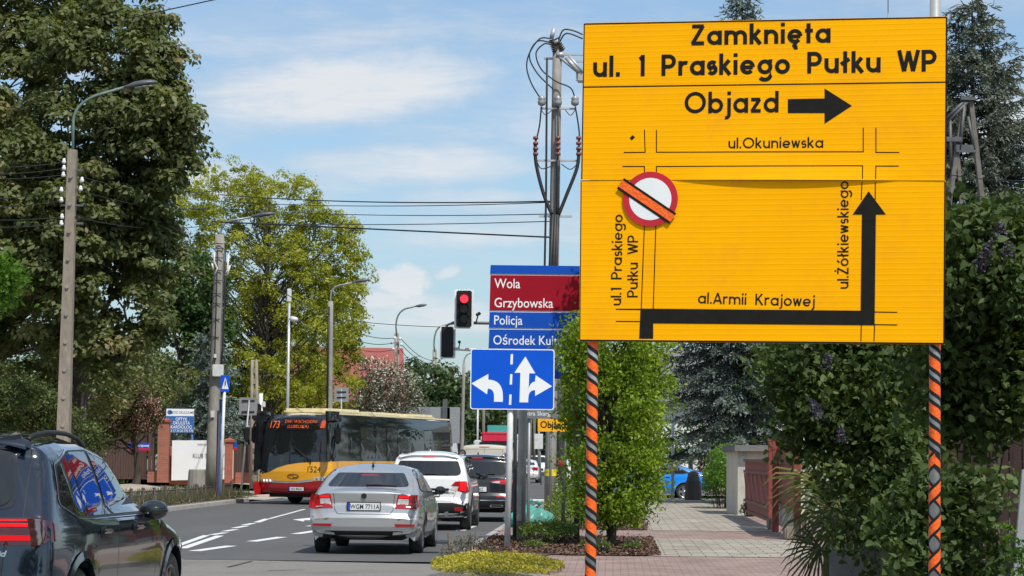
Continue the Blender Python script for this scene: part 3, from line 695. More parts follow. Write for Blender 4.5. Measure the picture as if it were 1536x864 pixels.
def street_lamp(label, d, pxb, pxt, pyt, arm, lamp, r0, r1, kind, zb, group='street lamps along the far kerb', s=1.0, armr=.035):
    base = GD(pxb, d, zb); top = W(pxt, pyt, d)
    t = thing('street_lamp', label, 'street lamp', base, group=group)
    mb = MB(base); ax = top-base
    if kind == 'square':
        n = 14
        for i in range(n):
            a = base+ax*(i/n); b = base+ax*((i+1)/n); ra, rb = r0+(r1-r0)*i/n, r0+(r1-r0)*(i+1)/n
            vs = [a+Vector((x*ra, y*ra, 0)) for x, y in ((-1, -1), (1, -1), (1, 1), (-1, 1))]+[b+Vector((x*rb, y*rb, 0)) for x, y in ((-1, -1), (1, -1), (1, 1), (-1, 1))]
            mb.add(vs, [(0, 1, 5, 4), (1, 2, 6, 5), (2, 3, 7, 6), (3, 0, 4, 7)])
        mb.add([top+Vector((x*r1, y*r1, 0)) for x, y in ((-1, -1), (1, -1), (1, 1), (-1, 1))], [(0, 1, 2, 3)])
        pole = mb.build('pole', M['concrete'], t)
        md = MB(base)
        for i in range(1, 13):
            c = base+ax*(i/13); md.tube([c+Vector((0, -r0-.012, 0)), c+Vector((0, -r0*.6, 0))], .045, 8)
        md.build('step_hole', M['concrete_grey'], pole)
    elif kind == 'lattice':
        for sx in (-1, 1):
            mb.tube([base+Vector((sx*r0*.8, 0, 0)), top+Vector((sx*r1*.7, 0, 0))], [r0*.42, r1*.5], 6)
        for i in range(1, 14):
            c = base+ax*(i/14); mb.box(c, (r0*1.5, r0*.7, .22))
        pole = mb.build('pole', M['concrete'], t)
    else:
        mb.tube([base+ax*(i/6) for i in range(7)], [r0+(r1-r0)*i/6 for i in range(7)], 16); pole = mb.build('pole', M['concrete_grey'], t)
    mb = MB(base); pts = [W(px, py, d) for px, py in arm]; mb.tube(pts, armr, 8); mb.build('arm', M['grey_pole'] if kind == 'round' else M['lamp_green'], t)
    mb = MB(base); mg = MB(base); lamp_head(mb, mg, pts[-1], 1.0, s*1.12); hd = mb.build('lamp_head', M['lamp_grey'], t); mg.build('lamp_glass', M['lamp_glass'], hd)
    return t, base, pole
M['lamp_green'] = mat('faded_green_paint', (.13, .19, .16), .55, var=.2, dirt=(.25, .22, .18), damt=.4)
def curve_pts(a, b, c, n=7): return [((1-u)**2*a[0]+2*u*(1-u)*b[0]+u*u*c[0], (1-u)**2*a[1]+2*u*(1-u)*b[1]+u*u*c[1]) for u in [i/n for i in range(n+1)]]
t, base, pole = street_lamp('tall square concrete street lamp with green arm and step holes, nearest at far left', 56, 94, 109, 225, [(109, 240), (110, 185)]+curve_pts((110, 180), (113, 155), (145, 143))+[(186, 131)], (186, 131), .165, .105, 'square', .2, s=1.0)
mb = MB(base)
for i, (px, py) in enumerate([(96, 242), (96, 252), (95, 262), (92, 285), (123, 270), (92, 300), (93, 325), (92, 335), (121, 283)]):
    p = W(px, py, 55.8); mb = MB(base); mb.lathe([(.02, -.06), (.05, -.05), (.055, 0), (.035, .03), (.04, .06), (.01, .08)], 10, p); mb.build('insulator', M['insulator'], t)
for y in (250, 278, 303, 330): mb = MB(base); mb.box(W(108, y+5, 55.95), (.55, .05, .05)); mb.build('crossarm', M['pole_dark'], t)
t, base, pole = street_lamp('round concrete street lamp with white cable loops, beside the blue crossing sign', 75, 318, 330, 352, [(329, 355)]+curve_pts((331, 350), (333, 331), (352, 330))+[(376, 326)], None, .215, .155, 'round', .28, s=1.0)
mb = MB(base)
for pts in [[(322, 378), (321, 392), (326, 402), (322, 412)], [(318, 395), (320, 405)], [(343, 380), (341, 405), (337, 413), (341, 412), (345, 398)]]: mb = MB(base); mb.tube([W(x, y, 74.8) for x, y in pts], .03, 6); mb.build('cable_loop', M['insulator'], t)
mb = MB(base); mb.tube([W(338, 372, 74.82), W(337, 440, 74.8), W(334, 520, 74.8), W(331, 560, 74.8)], .03, 6); mb.tube([W(327, 372, 74.8), W(322, 548, 74.78)], .012, 5)
for y in (365, 372, 386, 405, 420, 440, 455, 478, 505): mb.tube([W(329-(y-360)*.045-5, y, 74.8), W(329-(y-360)*.045+6.5, y+1, 74.8)], .015, 5)
mb.build('cable', M['cable'], t)
mb = MB(base); mb.box(W(327, 556, 74.7), (.36, .16, .40), bev=.02); mb.build('junction_box', M['white_pole'], t)
mb = MB(base); mb.box(W(323, 534, 74.75), (.08, .1, .12)); mb.box(W(319, 621, 74.75), (.13, .02, .22)); mb.build('notice', M['white_pole'], t)
t, base, pole = street_lamp('street lamp rising behind the bus front, concrete pole with dark cables on one side', 106, 493.5, 496, 452, [(495, 455)]+curve_pts((496, 448), (495, 428), (515, 427))+[(528, 424)], None, .16, .12, 'round', .25, s=1.0, armr=.04)
mb = MB(base); mb.tube([W(493.5, 460, 105.8), W(492, 520, 105.8), W(490.5, 640, 105.8)], .05, 6); mb.build('cable', M['cable'], t)
t, base, pole = street_lamp('dark curved street lamp on lattice concrete pole before the red roof', 139, 597, 595, 500, [(595, 505)]+curve_pts((594, 490), (594, 466), (612, 462))+[(620, 460.5)], None, .17, .12, 'lattice', .3, armr=.05)
mb = MB(base)
for px, py in [(592, 507), (600, 508), (588, 514), (602, 517), (590, 524)]: mb = MB(base); mb.ball(W(px, py, 138.7), .1, 8); mb.build('insulator', M['insulator'], t)
t, base, pole = street_lamp('street lamp on lattice concrete pole just left of rear-facing signal', 169, 652, 652, 524, [(652, 528)]+curve_pts((651, 518), (651, 492), (663, 489))+[(670, 487)], None, .18, .13, 'lattice', .3, armr=.06)
t, base, pole = street_lamp('thin pale street lamp beside the left edge of lane sign', 120, 692, 696, 545, [(696, 548)]+curve_pts((696, 542), (698, 531), (706, 530))+[(708, 529)], None, .11, .08, 'round', .05, s=.8)

# ------------------------------------------------------------------ other poles on the left
d = 94; b0 = GD(430, d, .2); t = thing('camera_pole', 'slim pale steel mast with white surveillance camera and box on top', 'pole', b0)
mb = MB(b0); mb.tube([b0, W(434, 455, d)], [.075, .055], 10); mb.build('mast', M['galv_light'], t)
mb = MB(b0); mb.box(W(434, 443, d), (.17, .17, .55), bev=.02); mb.build('antenna_box', M['white_pole'], t)
mb = MB(b0); mb.tube([W(434, 476, d), W(440, 476, d)], .03, 6); mb.ball(W(441.5, 479, d-.1), .14, 10, (1.2, 1, .8)); mb.box(W(438, 476, d), (.2, .1, .1)); mb.build('camera', M['white_pole'], t)
d = 86; b0 = GD(383, d, .3); t = thing('concrete_post', 'old pierced concrete post behind the bus stop signs', 'post', b0)
mb = MB(b0)
for sx in (-.11, .11): mb.tube([b0+Vector((sx*1.2, 0, 0)), W(381.5, 540, d)+Vector((sx*.7, 0, 0))], [.075, .06], 6)
for i in range(1, 12):
    u = i/12; mb.box(b0.lerp(W(381.5, 540, d), u), (.2, .1, .2))
mb.build('shaft', M['concrete'], t)
d = 84; b0 = GD(390.5, d, .14); t = thing('signal_post', 'white pedestrian signal post with yellow push button beside the bus front', 'traffic light', b0)
mb = MB(b0); mb.tube([b0, W(391.5, 590, d)], .075, 12); mb.build('post', M['white_pole'], t)
mb = MB(b0); mb.box(W(388.3, 690, d-.1), (.12, .13, .22), bev=.02); mb.build('push_button', mat('yellow_plastic', (.75, .42, .01), .4), t)
mb = MB(b0); mb.box(W(385.5, 618, d), (.34, .34, .62), bev=.05); mb.tube([W(381, 612, d), W(376, 612, d)], .08, 8); mb.build('signal_head', M['black'], t)
mb = MB(b0); mb.box(W(395.5, 606.5, d), (.13, .15, .22), bev=.02); mb.build('detector', M['white_pole'], t)
d = 82; b0 = GD(366, d, .16); t = thing('road_sign', 'grey back of a square road sign on leaning post by the kerb, left of bus', 'road sign', b0, group='road signs seen from behind')
mb = MB(b0); mb.tube([GD(362, d, .16), W(374, 600, d-.05)], .035, 8); mb.build('post', M['grey_pole'], t)
fr = flat_frame(W(372.5, 609.5, d), radians(-3)); bk = board('plate', M['sheet_back'], t, fr, rrect(-.33, -.32, .33, .32, .04), 0, .02, b0)
mb = MB(b0)
for z in (-.2, .2): mb.box(fr(0, z, .035), (.46, .03, .05))
mb.build('clamp_rail', M['black'], bk)
mb = MB(b0); mb.box(W(370, 651, d-.1), (.2, .2, .5), bev=.05); mb.build('rear_signal_head', M['black'], t)
d = 100; b0 = GD(513, d, .2); t = thing('road_sign', 'grey back of a square road sign rising above the bus roof', 'road sign', b0, group='road signs seen from behind')
mb = MB(b0); mb.tube([b0, W(512, 583, d)], .035, 8); mb.build('post', M['grey_pole'], t)
fr = flat_frame(W(512.5, 592, d), radians(-2)); bk = board('plate', M['sheet_back'], t, fr, rrect(-.31, -.31, .31, .31, .03), 0, .02, b0)
mb = MB(b0)
for z in (-.12, .12): mb.box(fr(0, z, .035), (.40, .03, .05))
mb.build('clamp_rail', M['black'], bk)
d = 73; b0 = GD(332, d, .2); t = thing('crossing_sign', 'blue pedestrian crossing sign on white post behind the concrete lamp pole', 'road sign', b0)
mb = MB(b0); mb.tube([GD(331.5, d, .2), W(336.5, 588, d)], .05, 10); mb.build('post', M['white_pole'], t)
fr = flat_frame(W(337, 575.5, d), radians(63)); pl = board('plate', M['sign_blue'], t, fr, rrect(-.24, -.27, .24, .27, .03), 0, .02, b0)
mb = MB(b0); mb.add([fr(x, z, .022) for x, z in ((-.19, -.17), (.19, -.17), (0, .21))], [(0, 1, 2)]); tri = mb.build('white_triangle', M['sign_white'], pl)
mb = MB(b0); mb.add([fr(x, z, .024) for x, z in ((-.05, -.13), (0, -.02), (.06, -.13), (.03, .02), (.02, .1), (-.03, .1), (-.04, .0))], [tuple(range(7))]); mb.build('walking_figure', M['sign_black'], tri)
b0 = GD(329, 73.5, .22); t = thing('blue_marker_post', 'narrow blue upright sign strip between concrete lamp pole and white sign post', 'marker post', b0)
mb = MB(b0); mb.box(Vector((b0.x, b0.y, .22))+Vector((0, 0, 1.6)), (.06, .05, 3.1), bev=.01); mb.build('strip', mat('faded_blue', (.02, .10, .34), .6), t)
mb = MB(b0); mb.box(Vector((b0.x-.07, b0.y, 1.6)), (.05, .04, 2.8)); mb.build('brown_edge', mat('rust_brown', (.16, .06, .04), .8), t)

# ------------------------------------------------------------------ power pole with insulators behind the signs
def power_pole():
    d = 64; b0 = GD(825.5, d, .13); top = W(836, 66, d)
    t = thing('power_pole', 'tall grey concrete power pole with crossarms, black cables and yellow tape near its foot', 'power pole', b0)
    A = lambda y: b0.lerp(top, (b0.z-W(830, y, d).z)/(b0.z-top.z)) if False else b0+(top-b0)*((W(830, y, d).z-b0.z)/(top.z-b0.z))
    mb = MB(b0); mb.tube([b0+(top-b0)*(i/8) for i in range(9)], [.165-.035*i/8 for i in range(9)], 18); pole = mb.build('pole', M['concrete_grey'], t)
    mb = MB(b0); p = A(709); mb.tube([A(714), A(704)], .172, 18, cap=False); mb.build('yellow_tape', mat('yellow_tape', (.7, .55, .02), .5, var=.5, scale=12), pole)
    def arm(y, x0, x1, dy=-.18, th=.05):
        mb = MB(b0); p = W(x0, y, d+dy); q = W(x1, y, d+dy); mb.box((p+q)/2, ((q-p).length, .07, th)); return mb.build('crossarm', M['galv_light'], t)
    arm(163, 811, 864); arm(241, 803, 868); arm(324.5, 808, 858, th=.06); arm(88, 816, 840, .1, .06); arm(82, 846, 876, 0); arm(92, 846, 876, 0)
    mb = MB(b0)
    for x in (812.5, 837, 862.5): mb = MB(b0); mb.lathe([(.03, -.1), (.1, -.06), (.12, .02), (.09, .08), (.12, .12), (.03, .2)], 12, W(x, 154, d-.25)); mb.build('post_insulator', M['sheet_back'], t)
    mb = MB(b0)
    for (x0, y0, x1, y1) in [(827, 60, 833, 78), (834, 58, 845, 76)]:
        a = W(x0, y0, d-.1); b = W(x1, y1, d-.1)
        for i in range(7): mb.tube([a.lerp(b, i/7), a.lerp(b, i/7+.06)], .09, 10)
        mb.tube([a, b], .04, 8)
    mb.build('disc_insulator', M['ins_dark'], t)
    mb = MB(b0); mb.tube([W(827, 58, d-.1), W(831, 43, d-.1)], .06, 8); mb.tube([W(831, 64, d-.2), W(840, 60, d-.2)], .05, 8); mb.tube([W(835, 82, d-.1), W(846, 82, d-.1)], .08, 8)
    mb.tube([W(838, 84, d-.1), W(872, 112, d-.05)], .05, 8); mb.tube([W(849, 86, d-.1), W(868, 108, d-.1)], .06, 8); mb.tube([W(853, 84, d-.1), W(874, 108, d-.1)], .05, 8); mb.box(W(872, 115, d), (.3, .2, .35), bev=.05); mb.build('switch_gear', M['galv_light'], t)
    mb = MB(b0)
    def cab(pts, r=.022): mb.tube([W(x, y, d-.25) for x, y in pts], r, 6)
    def sm(pts, n=5):
        out = []
        P = [pts[0]]+pts+[pts[-1]]
        for i in range(1, len(P)-2):
            for k in range(n):
                u = k/n; out.append(tuple(.5*((2*P[i][j])+(-P[i-1][j]+P[i+1][j])*u+(2*P[i-1][j]-5*P[i][j]+4*P[i+1][j]-P[i+2][j])*u*u+(-P[i-1][j]+3*P[i][j]-3*P[i+1][j]+P[i+2][j])*u**3) for j in (0, 1)))
        return out+[pts[-1]]
    cab(sm([(826, 58), (810, 58), (795, 78), (790, 100), (797, 125), (811, 148)])); cab(sm([(826, 64), (806, 62), (794, 84), (806, 110), (830, 134)])); cab(sm([(826, 67), (816, 66), (804, 80), (812, 104), (834, 122), (856, 132), (863, 150)]))
    cab(sm([(812, 160), (809, 190), (803, 215)])); cab(sm([(863, 160), (869, 200), (868, 235)])); cab([(837, 160), (837, 240)])
    for pts in ([(803, 215), (804, 245), (815, 290), (828, 322)], [(868, 220), (866, 250), (850, 292), (838, 322)], [(837, 240), (836, 322)]): cab(sm(pts), .05)
    for x, x1 in ((829, 825.5), (833, 830), (836, 834)): cab([(x, 322), (x1, 400), (x1-1, 470)], .055)
    cab([(820.5, 88), (820, 160), (819, 300), (817, 400), (815, 470)], .03)
    cab(sm([(838, 60), (845, 45), (860, 46), (874, 52)])); cab(sm([(840, 62), (850, 50), (874, 58)])); cab(sm([(805, 241), (812, 253), (828, 249)]), .015); cab(sm([(842, 246), (856, 254), (868, 243)]), .015); cab(sm([(811, 163), (818, 172), (828, 165)]), .012); cab(sm([(848, 165), (856, 173), (864, 163)]), .012)
    mb.build('cable', M['cable'], t)
    mt_ = mat('terracotta_insulator', (.22, .06, .05), .4)
    for x in (803.5, 837, 868):
        mb = MB(b0)
        for y in (205, 213, 221, 229): mb.tube([W(x, y, d-.25), W(x, y+4, d-.25)], .075, 8)
        mb.tube([W(x, 204, d-.25), W(x, 234, d-.25)], .03, 6); mb.build('surge_arrester', mt_, t)
power_pole()

# A-frame line support beside the spruce
d = 48; b0 = GD(1450, d, .1); t = thing('line_support', 'concrete A-frame power line support standing in front of the tall spruce', 'power pole', b0)
mb = MB(b0)
for pts, r in [([(1447, 152), (1424, 300), (1410, 430)], .13), ([(1456, 152), (1472, 290), (1490, 440)], .13), ([(1434, 205), (1441, 290), (1448, 430)], .10)]:
    P = [W(x, y, d) for x, y in pts]; r *= .72
    for a, b in zip(P[:-1], P[1:]):
        v = b-a; mb.box((a+b)/2, (r*1.5, r, v.length), M=v.to_track_quat('Z', 'Y').to_matrix())
legs = mb.build('leg', mat('grey_aframe_concrete', (.15, .135, .12), .9, var=.25, scale=6), t)
mb = MB(b0); mb.box(W(1452, 148, d-.1), (.30, .12, .07)); mb.box(W(1449, 223, d-.1), (.42, .06, .16)); mb.box(W(1429, 209, d-.1), (.4, .08, .1))
for (a, b) in [((1450, 148), (1418, 180)), ((1452, 152), (1420, 185)), ((1447, 152), (1440, 225)), ((1425, 180), (1427, 250)), ((1452, 175), (1462, 225))]: mb.tube([W(*a, d-.1), W(*b, d-.1)], .035, 6)
mb.build('steel_bracing', M['pole_dark'], t)
# slim far poles beyond the big sign
for lab, px, y0, dd, r, hgt in [('thin grey antenna mast rising above top edge of yellow sign', 1334, 0, 70, .05, 15.7)]:
    b0 = GD(px, dd, .1); t = thing('antenna_mast', lab, 'mast', b0); mb = MB(b0); mb.tube([b0, b0+Vector((0, 0, 14.2))], [.09, .06], 8)
    for s_ in (-.09, .09): mb.tube([b0+Vector((s_, 0, 12.6)), b0+Vector((0, 0, 15.5))], .02, 6)
    mb.build('shaft', M['galv_light'], t)
    mb = MB(b0); mb.tube([b0+Vector((0, 0, 14)), b0+Vector((0, 0, 16))], .015, 6); mb.build('aerial', M['cable'], t)

# ------------------------------------------------------------------ poles and small signs right of the lane
d = 73; b0 = GD(840, d, .13); t = thing('dark_pole', 'dark round pole with white number 865 plate next to concrete power pole', 'pole', b0)
mb = MB(b0); mb.tube([b0, W(840, 450, d)], .125, 16); mb.build('shaft', M['pole_dark'], t)
fr = flat_frame(W(834.5, 734, d-.14), 0); pl = board('number_plate', M['sign_white'], t, fr, rrect(-.075, -.2, .075, .2, .05), 0, .015, b0)
for i, ch in enumerate('865'):
    mb = MB(b0); text(mb, ch, .10, lambda a, b, i=i: fr(-b+.05, .11-.115*i+a, .018) if False else fr(a, .075-.115*i+b, .018), bold=.01); mb.build('lettering', M['sign_black'], pl)
d = 46.5; b0 = GD(845, d, .13); t = thing('slim_post', 'slim dark green post rising from ground cover beside hornbeam', 'post', b0)
mb = MB(b0); mb.tube([b0, W(848, 655, d)], .04, 10); mb.build('shaft', mat('dark_green_paint', (.03, .045, .04), .5), t)
mb = MB(b0); mb.ball(W(848, 655, d), .05); mb.build('cap', M['black'], t)
mb = MB(b0); mb.lathe([(.03, -.05), (.06, -.04), (.06, .05), (.03, .06)], 10, W(841.5, 695, d)); mb.build('reflector', M['red_film'], t)
d = 78; b0 = GD(853, d, .13); t = thing('white_bollard', 'pale concrete stump post half hidden behind the ground cover', 'bollard', b0)
mb = MB(b0); mb.tube([b0, W(853, 690, d)], .075, 10); mb.build('shaft', M['white_pole'], t)
mb = MB(b0); mb.ball(W(853, 690, d), .076, 10, (1, 1, .5)); mb.build('cap', M['white_pole'], t)
d = 55; b0 = GD(826, d, .13); t = thing('detour_marker', 'small yellow detour plate half hidden by hornbeam leaves', 'road sign', b0)
mb = MB(b0); mb.tube([GD(826, d, .13), W(826, 660, d), W(826, 632, d)], .03, 8); mb.build('post', M['grey_pole'], t)
fr = flat_frame(W(829, 637, d-.05), 0); pl = board('plate', mat('yellow_plate', (.85, .40, .004), .45), t, fr, rrect(-.36, -.17, .36, .17, .02), 0, .02, b0)
mb = MB(b0); text(mb, 'Objazd', .17, lambda a, b: fr(a, b-.08, .022), bold=.02, xs=.9); mb.build('lettering', M['sign_black'], pl)
d = 44; b0 = GD(796, d, .13); t = thing('street_name_sign', 'grey street name plate just below the blue lane sign', 'street sign', b0)
mb = MB(b0); mb.tube([GD(793, d, .13), W(794, 614, d)], .03, 8); mb.build('post', M['grey_pole'], t)
fr = flat_frame(W(804, 621, d-.05), radians(4)); pl = board('plate', mat('grey_plate', (.16, .17, .18), .5), t, fr, rrect(-.5, -.09, .5, .09, .015), 0, .02, b0)
mb = MB(b0); text(mb, 'Piotra Skargi', .085, lambda a, b: fr(a, b-.03, .022)); mb.build('lettering', M['sign_white'], pl)
# ------------------------------------------------------------------ vehicles: a shell from a side profile and a width function
def fillet(pts, closed=False, step=.05, nseg=7):
    P = [(p[0], p[1]) for p in pts]; R = [p[2] if len(p) > 2 else 0 for p in pts]; k = len(P); out = []
    for i in range(k):
        if (not closed and i in (0, k-1)) or R[i] <= 0: out.append(P[i]); continue
        a = Vector(P[i-1]); b = Vector(P[i]); c = Vector(P[(i+1) % k])
        u = (a-b); v = (c-b); lu, lv = u.length, v.length; u.normalize(); v.normalize()
        ang = math.acos(max(-1, min(1, u.dot(v))))
        if ang > pi-.02: out.append(P[i]); continue
        t = min(R[i]/math.tan(ang/2), lu*.48, lv*.48)
        s, e = b+u*t, b+v*t
        for j in range(nseg+1):
            q = j/nseg; out.append(tuple(s*(1-q)**2+b*(2*q*(1-q))+e*q*q))
    res = []
    n = len(out)
    for i in range(n if closed else n-1):
        a = Vector(out[i]); b = Vector(out[(i+1) % n]); l = (b-a).length
        if l < 1e-5: continue
        m_ = max(1, int(l/step))
        for j in range(m_): res.append(tuple(a.lerp(b, j/m_)))
    if not closed: res.append(out[-1])
    return res
def smooth_interp(x, xs, ys):
    xs = np.asarray(xs, float); ys = np.asarray(ys, float); x = np.asarray(x, float)
    m = np.gradient(ys, xs); i = np.clip(np.searchsorted(xs, x)-1, 0, len(xs)-2)
    h = xs[i+1]-xs[i]; t = np.clip((x-xs[i])/h, 0, 1)
    return (2*t**3-3*t**2+1)*ys[i]+(t**3-2*t**2+t)*h*m[i]+(-2*t**3+3*t**2)*ys[i+1]+(t**3-t**2)*h*m[i+1]
class Shell:
    def __init__(s, prof, W0, zs, ws, ys, fs, arches, sill, cr=.07, p=2.6, er=.08, flare=.018, step=.05):
        s.W0, s.zs, s.ws, s.ys, s.fs, s.arches, s.sill, s.er, s.p, s.flare = W0, zs, ws, ys, fs, arches, sill, er, p, flare
        P = np.array(fillet(prof, step=step)); s.P = P; n = len(P)
        d = np.gradient(P, axis=0); nn = np.stack([d[:, 1], -d[:, 0]], 1); nn /= np.linalg.norm(nn, axis=1)[:, None]
        for _ in range(3):
            q = nn.copy(); q[1:-1] = (nn[:-2]+nn[1:-1]*2+nn[2:])/4; nn = q/np.linalg.norm(q, axis=1)[:, None]
        s.n = nn; s.cr = np.full(n, cr); s.cr[0] = s.cr[-1] = cr*.4
        s.E = P+nn*s.cr[:, None]; s.Wk = s.w(s.E[:, 0], s.E[:, 1])-er
    def w(s, y, z): return s.W0*smooth_interp(z, s.zs, s.ws)*smooth_interp(y, s.ys, s.fs)
    def dist(s, y, z):
        y = np.atleast_1d(np.asarray(y, float)); z = np.atleast_1d(np.asarray(z, float)); A = s.E[:-1]; B = s.E[1:]; AB = B-A; L = (AB**2).sum(1)+1e-12
        pt = np.stack([y, z], 1)[:, None, :]; t = np.clip(((pt-A[None])*AB[None]).sum(2)/L[None], 0, 1)
        return np.sqrt((((A[None]+t[..., None]*AB[None])-pt)**2).sum(2)).min(1)
    def X(s, y, z):
        y = np.atleast_1d(np.asarray(y, float)); z = np.atleast_1d(np.asarray(z, float)); d = np.minimum(s.dist(y, z), s.er)
        x = s.w(y, z)-s.er+np.sqrt(np.maximum(0, s.er**2-(s.er-d)**2))
        for (yc, zc, R) in s.arches:
            rr = np.hypot(y-yc, z-zc)-R; x = x+s.flare*np.exp(-np.maximum(rr, 0)/.05)*(d/s.er)
        return x
    def zbot(s, y):
        z = s.sill
        for (yc, zc, R) in s.arches:
            if abs(y-yc) < R: z = max(z, zc+sqrt(R*R-(y-yc)**2))
        return z
    def body(s, name, m, par):
        us = np.linspace(-1, 1, 25); nP = len(s.P); vs = []; fs = []
        for k in range(nP):
            for u in us:
                q = s.P[k]+s.n[k]*s.cr[k]*abs(u)**s.p; vs.append((u*s.Wk[k], q[0], q[1]))
        nu = len(us)
        fs += [(k*nu+i, k*nu+i+1, (k+1)*nu+i+1, (k+1)*nu+i) for k in range(nP-1) for i in range(nu-1)]
        poly = [tuple(p) for p in s.E]
        y1, y0 = s.E[-1][0], s.E[0][0]; N = 150
        low = []
        for i in range(1, N):
            y = y1+(y0-y1)*i/N; low.append((y, s.zbot(y)))
        poly2 = poly+low; npoly = len(poly2)
        pts = list(poly2)
        E = s.E
        for dd in (.12, .3, .55, .85, 1.15):
            for k in range(1, nP-1):
                q = E[k]+s.n[k]*s.er*dd; pts.append((q[0], q[1]))
        for gy in np.arange(min(y0, y1)-.1, max(y0, y1)+.2, .07):
            for gz in np.arange(.15, E[:, 1].max(), .07): pts.append((gy+.001, gz+.0013))
        pa = np.array(pts[npoly:]); dmin = s.dist(pa[:, 0], pa[:, 1])
        keep = []
        lowa = np.array(low)
        for q, d in zip(pa, dmin):
            dl = np.hypot(lowa[:, 0]-q[0], lowa[:, 1]-q[1]).min()
            if dl > .025 and d > s.er*.08: keep.append((q[0], q[1]))
        pts = poly2+keep
        vo, _, fo, *_ = delaunay_2d_cdt([Vector(p) for p in pts], [(i, (i+1) % npoly) for i in range(npoly)], [], 1, 1e-5)
        vo = np.array([tuple(v) for v in vo]); x = s.X(vo[:, 0], vo[:, 1])
        for sg in (1, -1):
            k = len(vs); vs += [(sg*a, q[0], q[1]) for a, q in zip(x, vo)]
            fs += [tuple(k+i for i in (f if sg > 0 else reversed(f))) for f in fo]
            # turn the arch and sill edge inwards
            kk = len(vs); xl = s.X(lowa[:, 0], lowa[:, 1])
            for a, q in zip(xl, low): vs += [(sg*a, q[0], q[1]), (sg*(a-.10), q[0], q[1])]
            fs += [(kk+2*i, kk+2*i+1, kk+2*i+3, kk+2*i+2) for i in range(len(low)-1)]
        bm = bmesh.new(); vv = [bm.verts.new(v) for v in vs]
        for f in fs:
            try: bm.faces.new([vv[i] for i in f])
            except ValueError: pass
        bmesh.ops.remove_doubles(bm, verts=bm.verts[:], dist=.002); bmesh.ops.recalc_face_normals(bm, faces=bm.faces[:])
        me = bpy.data.meshes.new(name); bm.to_mesh(me); bm.free()
        me.polygons.foreach_set('use_smooth', [True]*len(me.polygons)); me.set_sharp_from_angle(angle=radians(32))
        s.obj = link(name, me, m, par)
        mb = MB(); ymin, ymax = y0, y1
        mb.box((0, (ymin+ymax)/2, .40), (2*s.W0-.62, ymax-ymin-.25, .34)); mb.box((0, (ymin+ymax)/2, .62), (2*s.W0-.5, ymax-ymin-.5, .25))
        mb.build('underbody', M['under'], par)
        return s.obj
    def _fill(s, poly, step):
        n = len(poly); a = np.array(poly); pts = [Vector(p) for p in poly]
        for gy in np.arange(a[:, 0].min(), a[:, 0].max(), step):
            for gz in np.arange(a[:, 1].min(), a[:, 1].max(), step):
                if np.hypot(a[:, 0]-gy, a[:, 1]-gz).min() > step*.45: pts.append(Vector((gy+.0007, gz+.0009)))
        vo, _, fo, *_ = delaunay_2d_cdt(pts, [(i, (i+1) % n) for i in range(n)], [], 1, 1e-5)
        return np.array([tuple(v) for v in vo]), fo
    def side(s, name, poly, m, par, sg=1, off=.004, step=.06, bulge=None):
        vo, fo = s._fill(fillet(poly, closed=True, step=step), step)
        x = s.X(vo[:, 0], vo[:, 1])+off
        if bulge: x = x-bulge[1]*(vo[:, 0]-bulge[0])**2+bulge[2]*(vo[:, 0]-bulge[0])-bulge[3]*(vo[:, 1]-1.35)**2+.004
        mb = MB(); mb.add([(sg*a, q[0], q[1]) for a, q in zip(x, vo)], [tuple(f) if sg > 0 else tuple(reversed(f)) for f in fo], True); return mb.build(name, m, par)
    def kmax(s): return int(np.argmax(s.P[:, 1] > s.P[:, 1].max()-.03))
    def Yend(s, x, z, off=0.0):
        x = np.atleast_1d(np.asarray(x, float)); z = np.atleast_1d(np.asarray(z, float)); K = s.kmax()+1
        out = np.empty(len(x))
        for i, (a, b) in enumerate(zip(x, z)):
            u = np.minimum(1, np.abs(a)/s.Wk[:K])**s.p*s.cr[:K]; zz = s.P[:K, 1]+s.n[:K, 1]*u; yy = s.P[:K, 0]+s.n[:K, 0]*u
            zz = np.maximum.accumulate(zz+np.arange(K)*1e-7); j = np.clip(np.searchsorted(zz, b), 1, K-1); t = np.clip((b-zz[j-1])/(zz[j]-zz[j-1]+1e-9), 0, 1)
            out[i] = yy[j-1]*(1-t)+yy[j]*t
        return out-off
    def end(s, name, poly, m, par, off=.004, step=.06, mirror=False):
        vo, fo = s._fill(fillet(poly, closed=True, step=step), step); mb = MB()
        for sg in ((1, -1) if mirror else (1,)):
            y = s.Yend(vo[:, 0], vo[:, 1], off)
            mb.add([(sg*q[0], a, q[1]) for a, q in zip(y, vo)], [tuple(f) for f in fo], True)
        return mb.build(name, m, par)
    def end_text(s, txt, x0, z0, cap, m, par, off=.006, **k):
        mb = MB(); vs, fs = text_mesh(txt, **k); q = cap/.727
        X_ = np.array([v[0]*q+x0 for v in vs]); Z_ = np.array([v[1]*q+z0 for v in vs]); y = s.Yend(X_, Z_, off)
        mb.add(list(zip(X_, y, Z_)), fs); return mb.build('lettering', m, par)
    def seam(s, pts, par, sg=1, w=.006, m=None, off=.0025, name='panel_gap'):
        pts = fillet([(a, b) for a, b in pts], step=.05); vs, fs = ribbon(pts, w); a = np.array(vs); x = s.X(a[:, 0], a[:, 1])+off; mb = MB()
        mb.add([(sg*q, v[0], v[1]) for q, v in zip(x, vs)], fs); return mb.build(name, m or M['black'], par)
    def end_seam(s, pts, par, w=.006, m=None, off=.003, name='panel_gap'):
        pts = fillet([(a, b) for a, b in pts], step=.04); vs, fs = ribbon(pts, w); a = np.array(vs); y = s.Yend(a[:, 0], a[:, 1], off); mb = MB()
        mb.add([(v[0], q, v[1]) for q, v in zip(y, vs)], fs); return mb.build(name, m or M['black'], par)

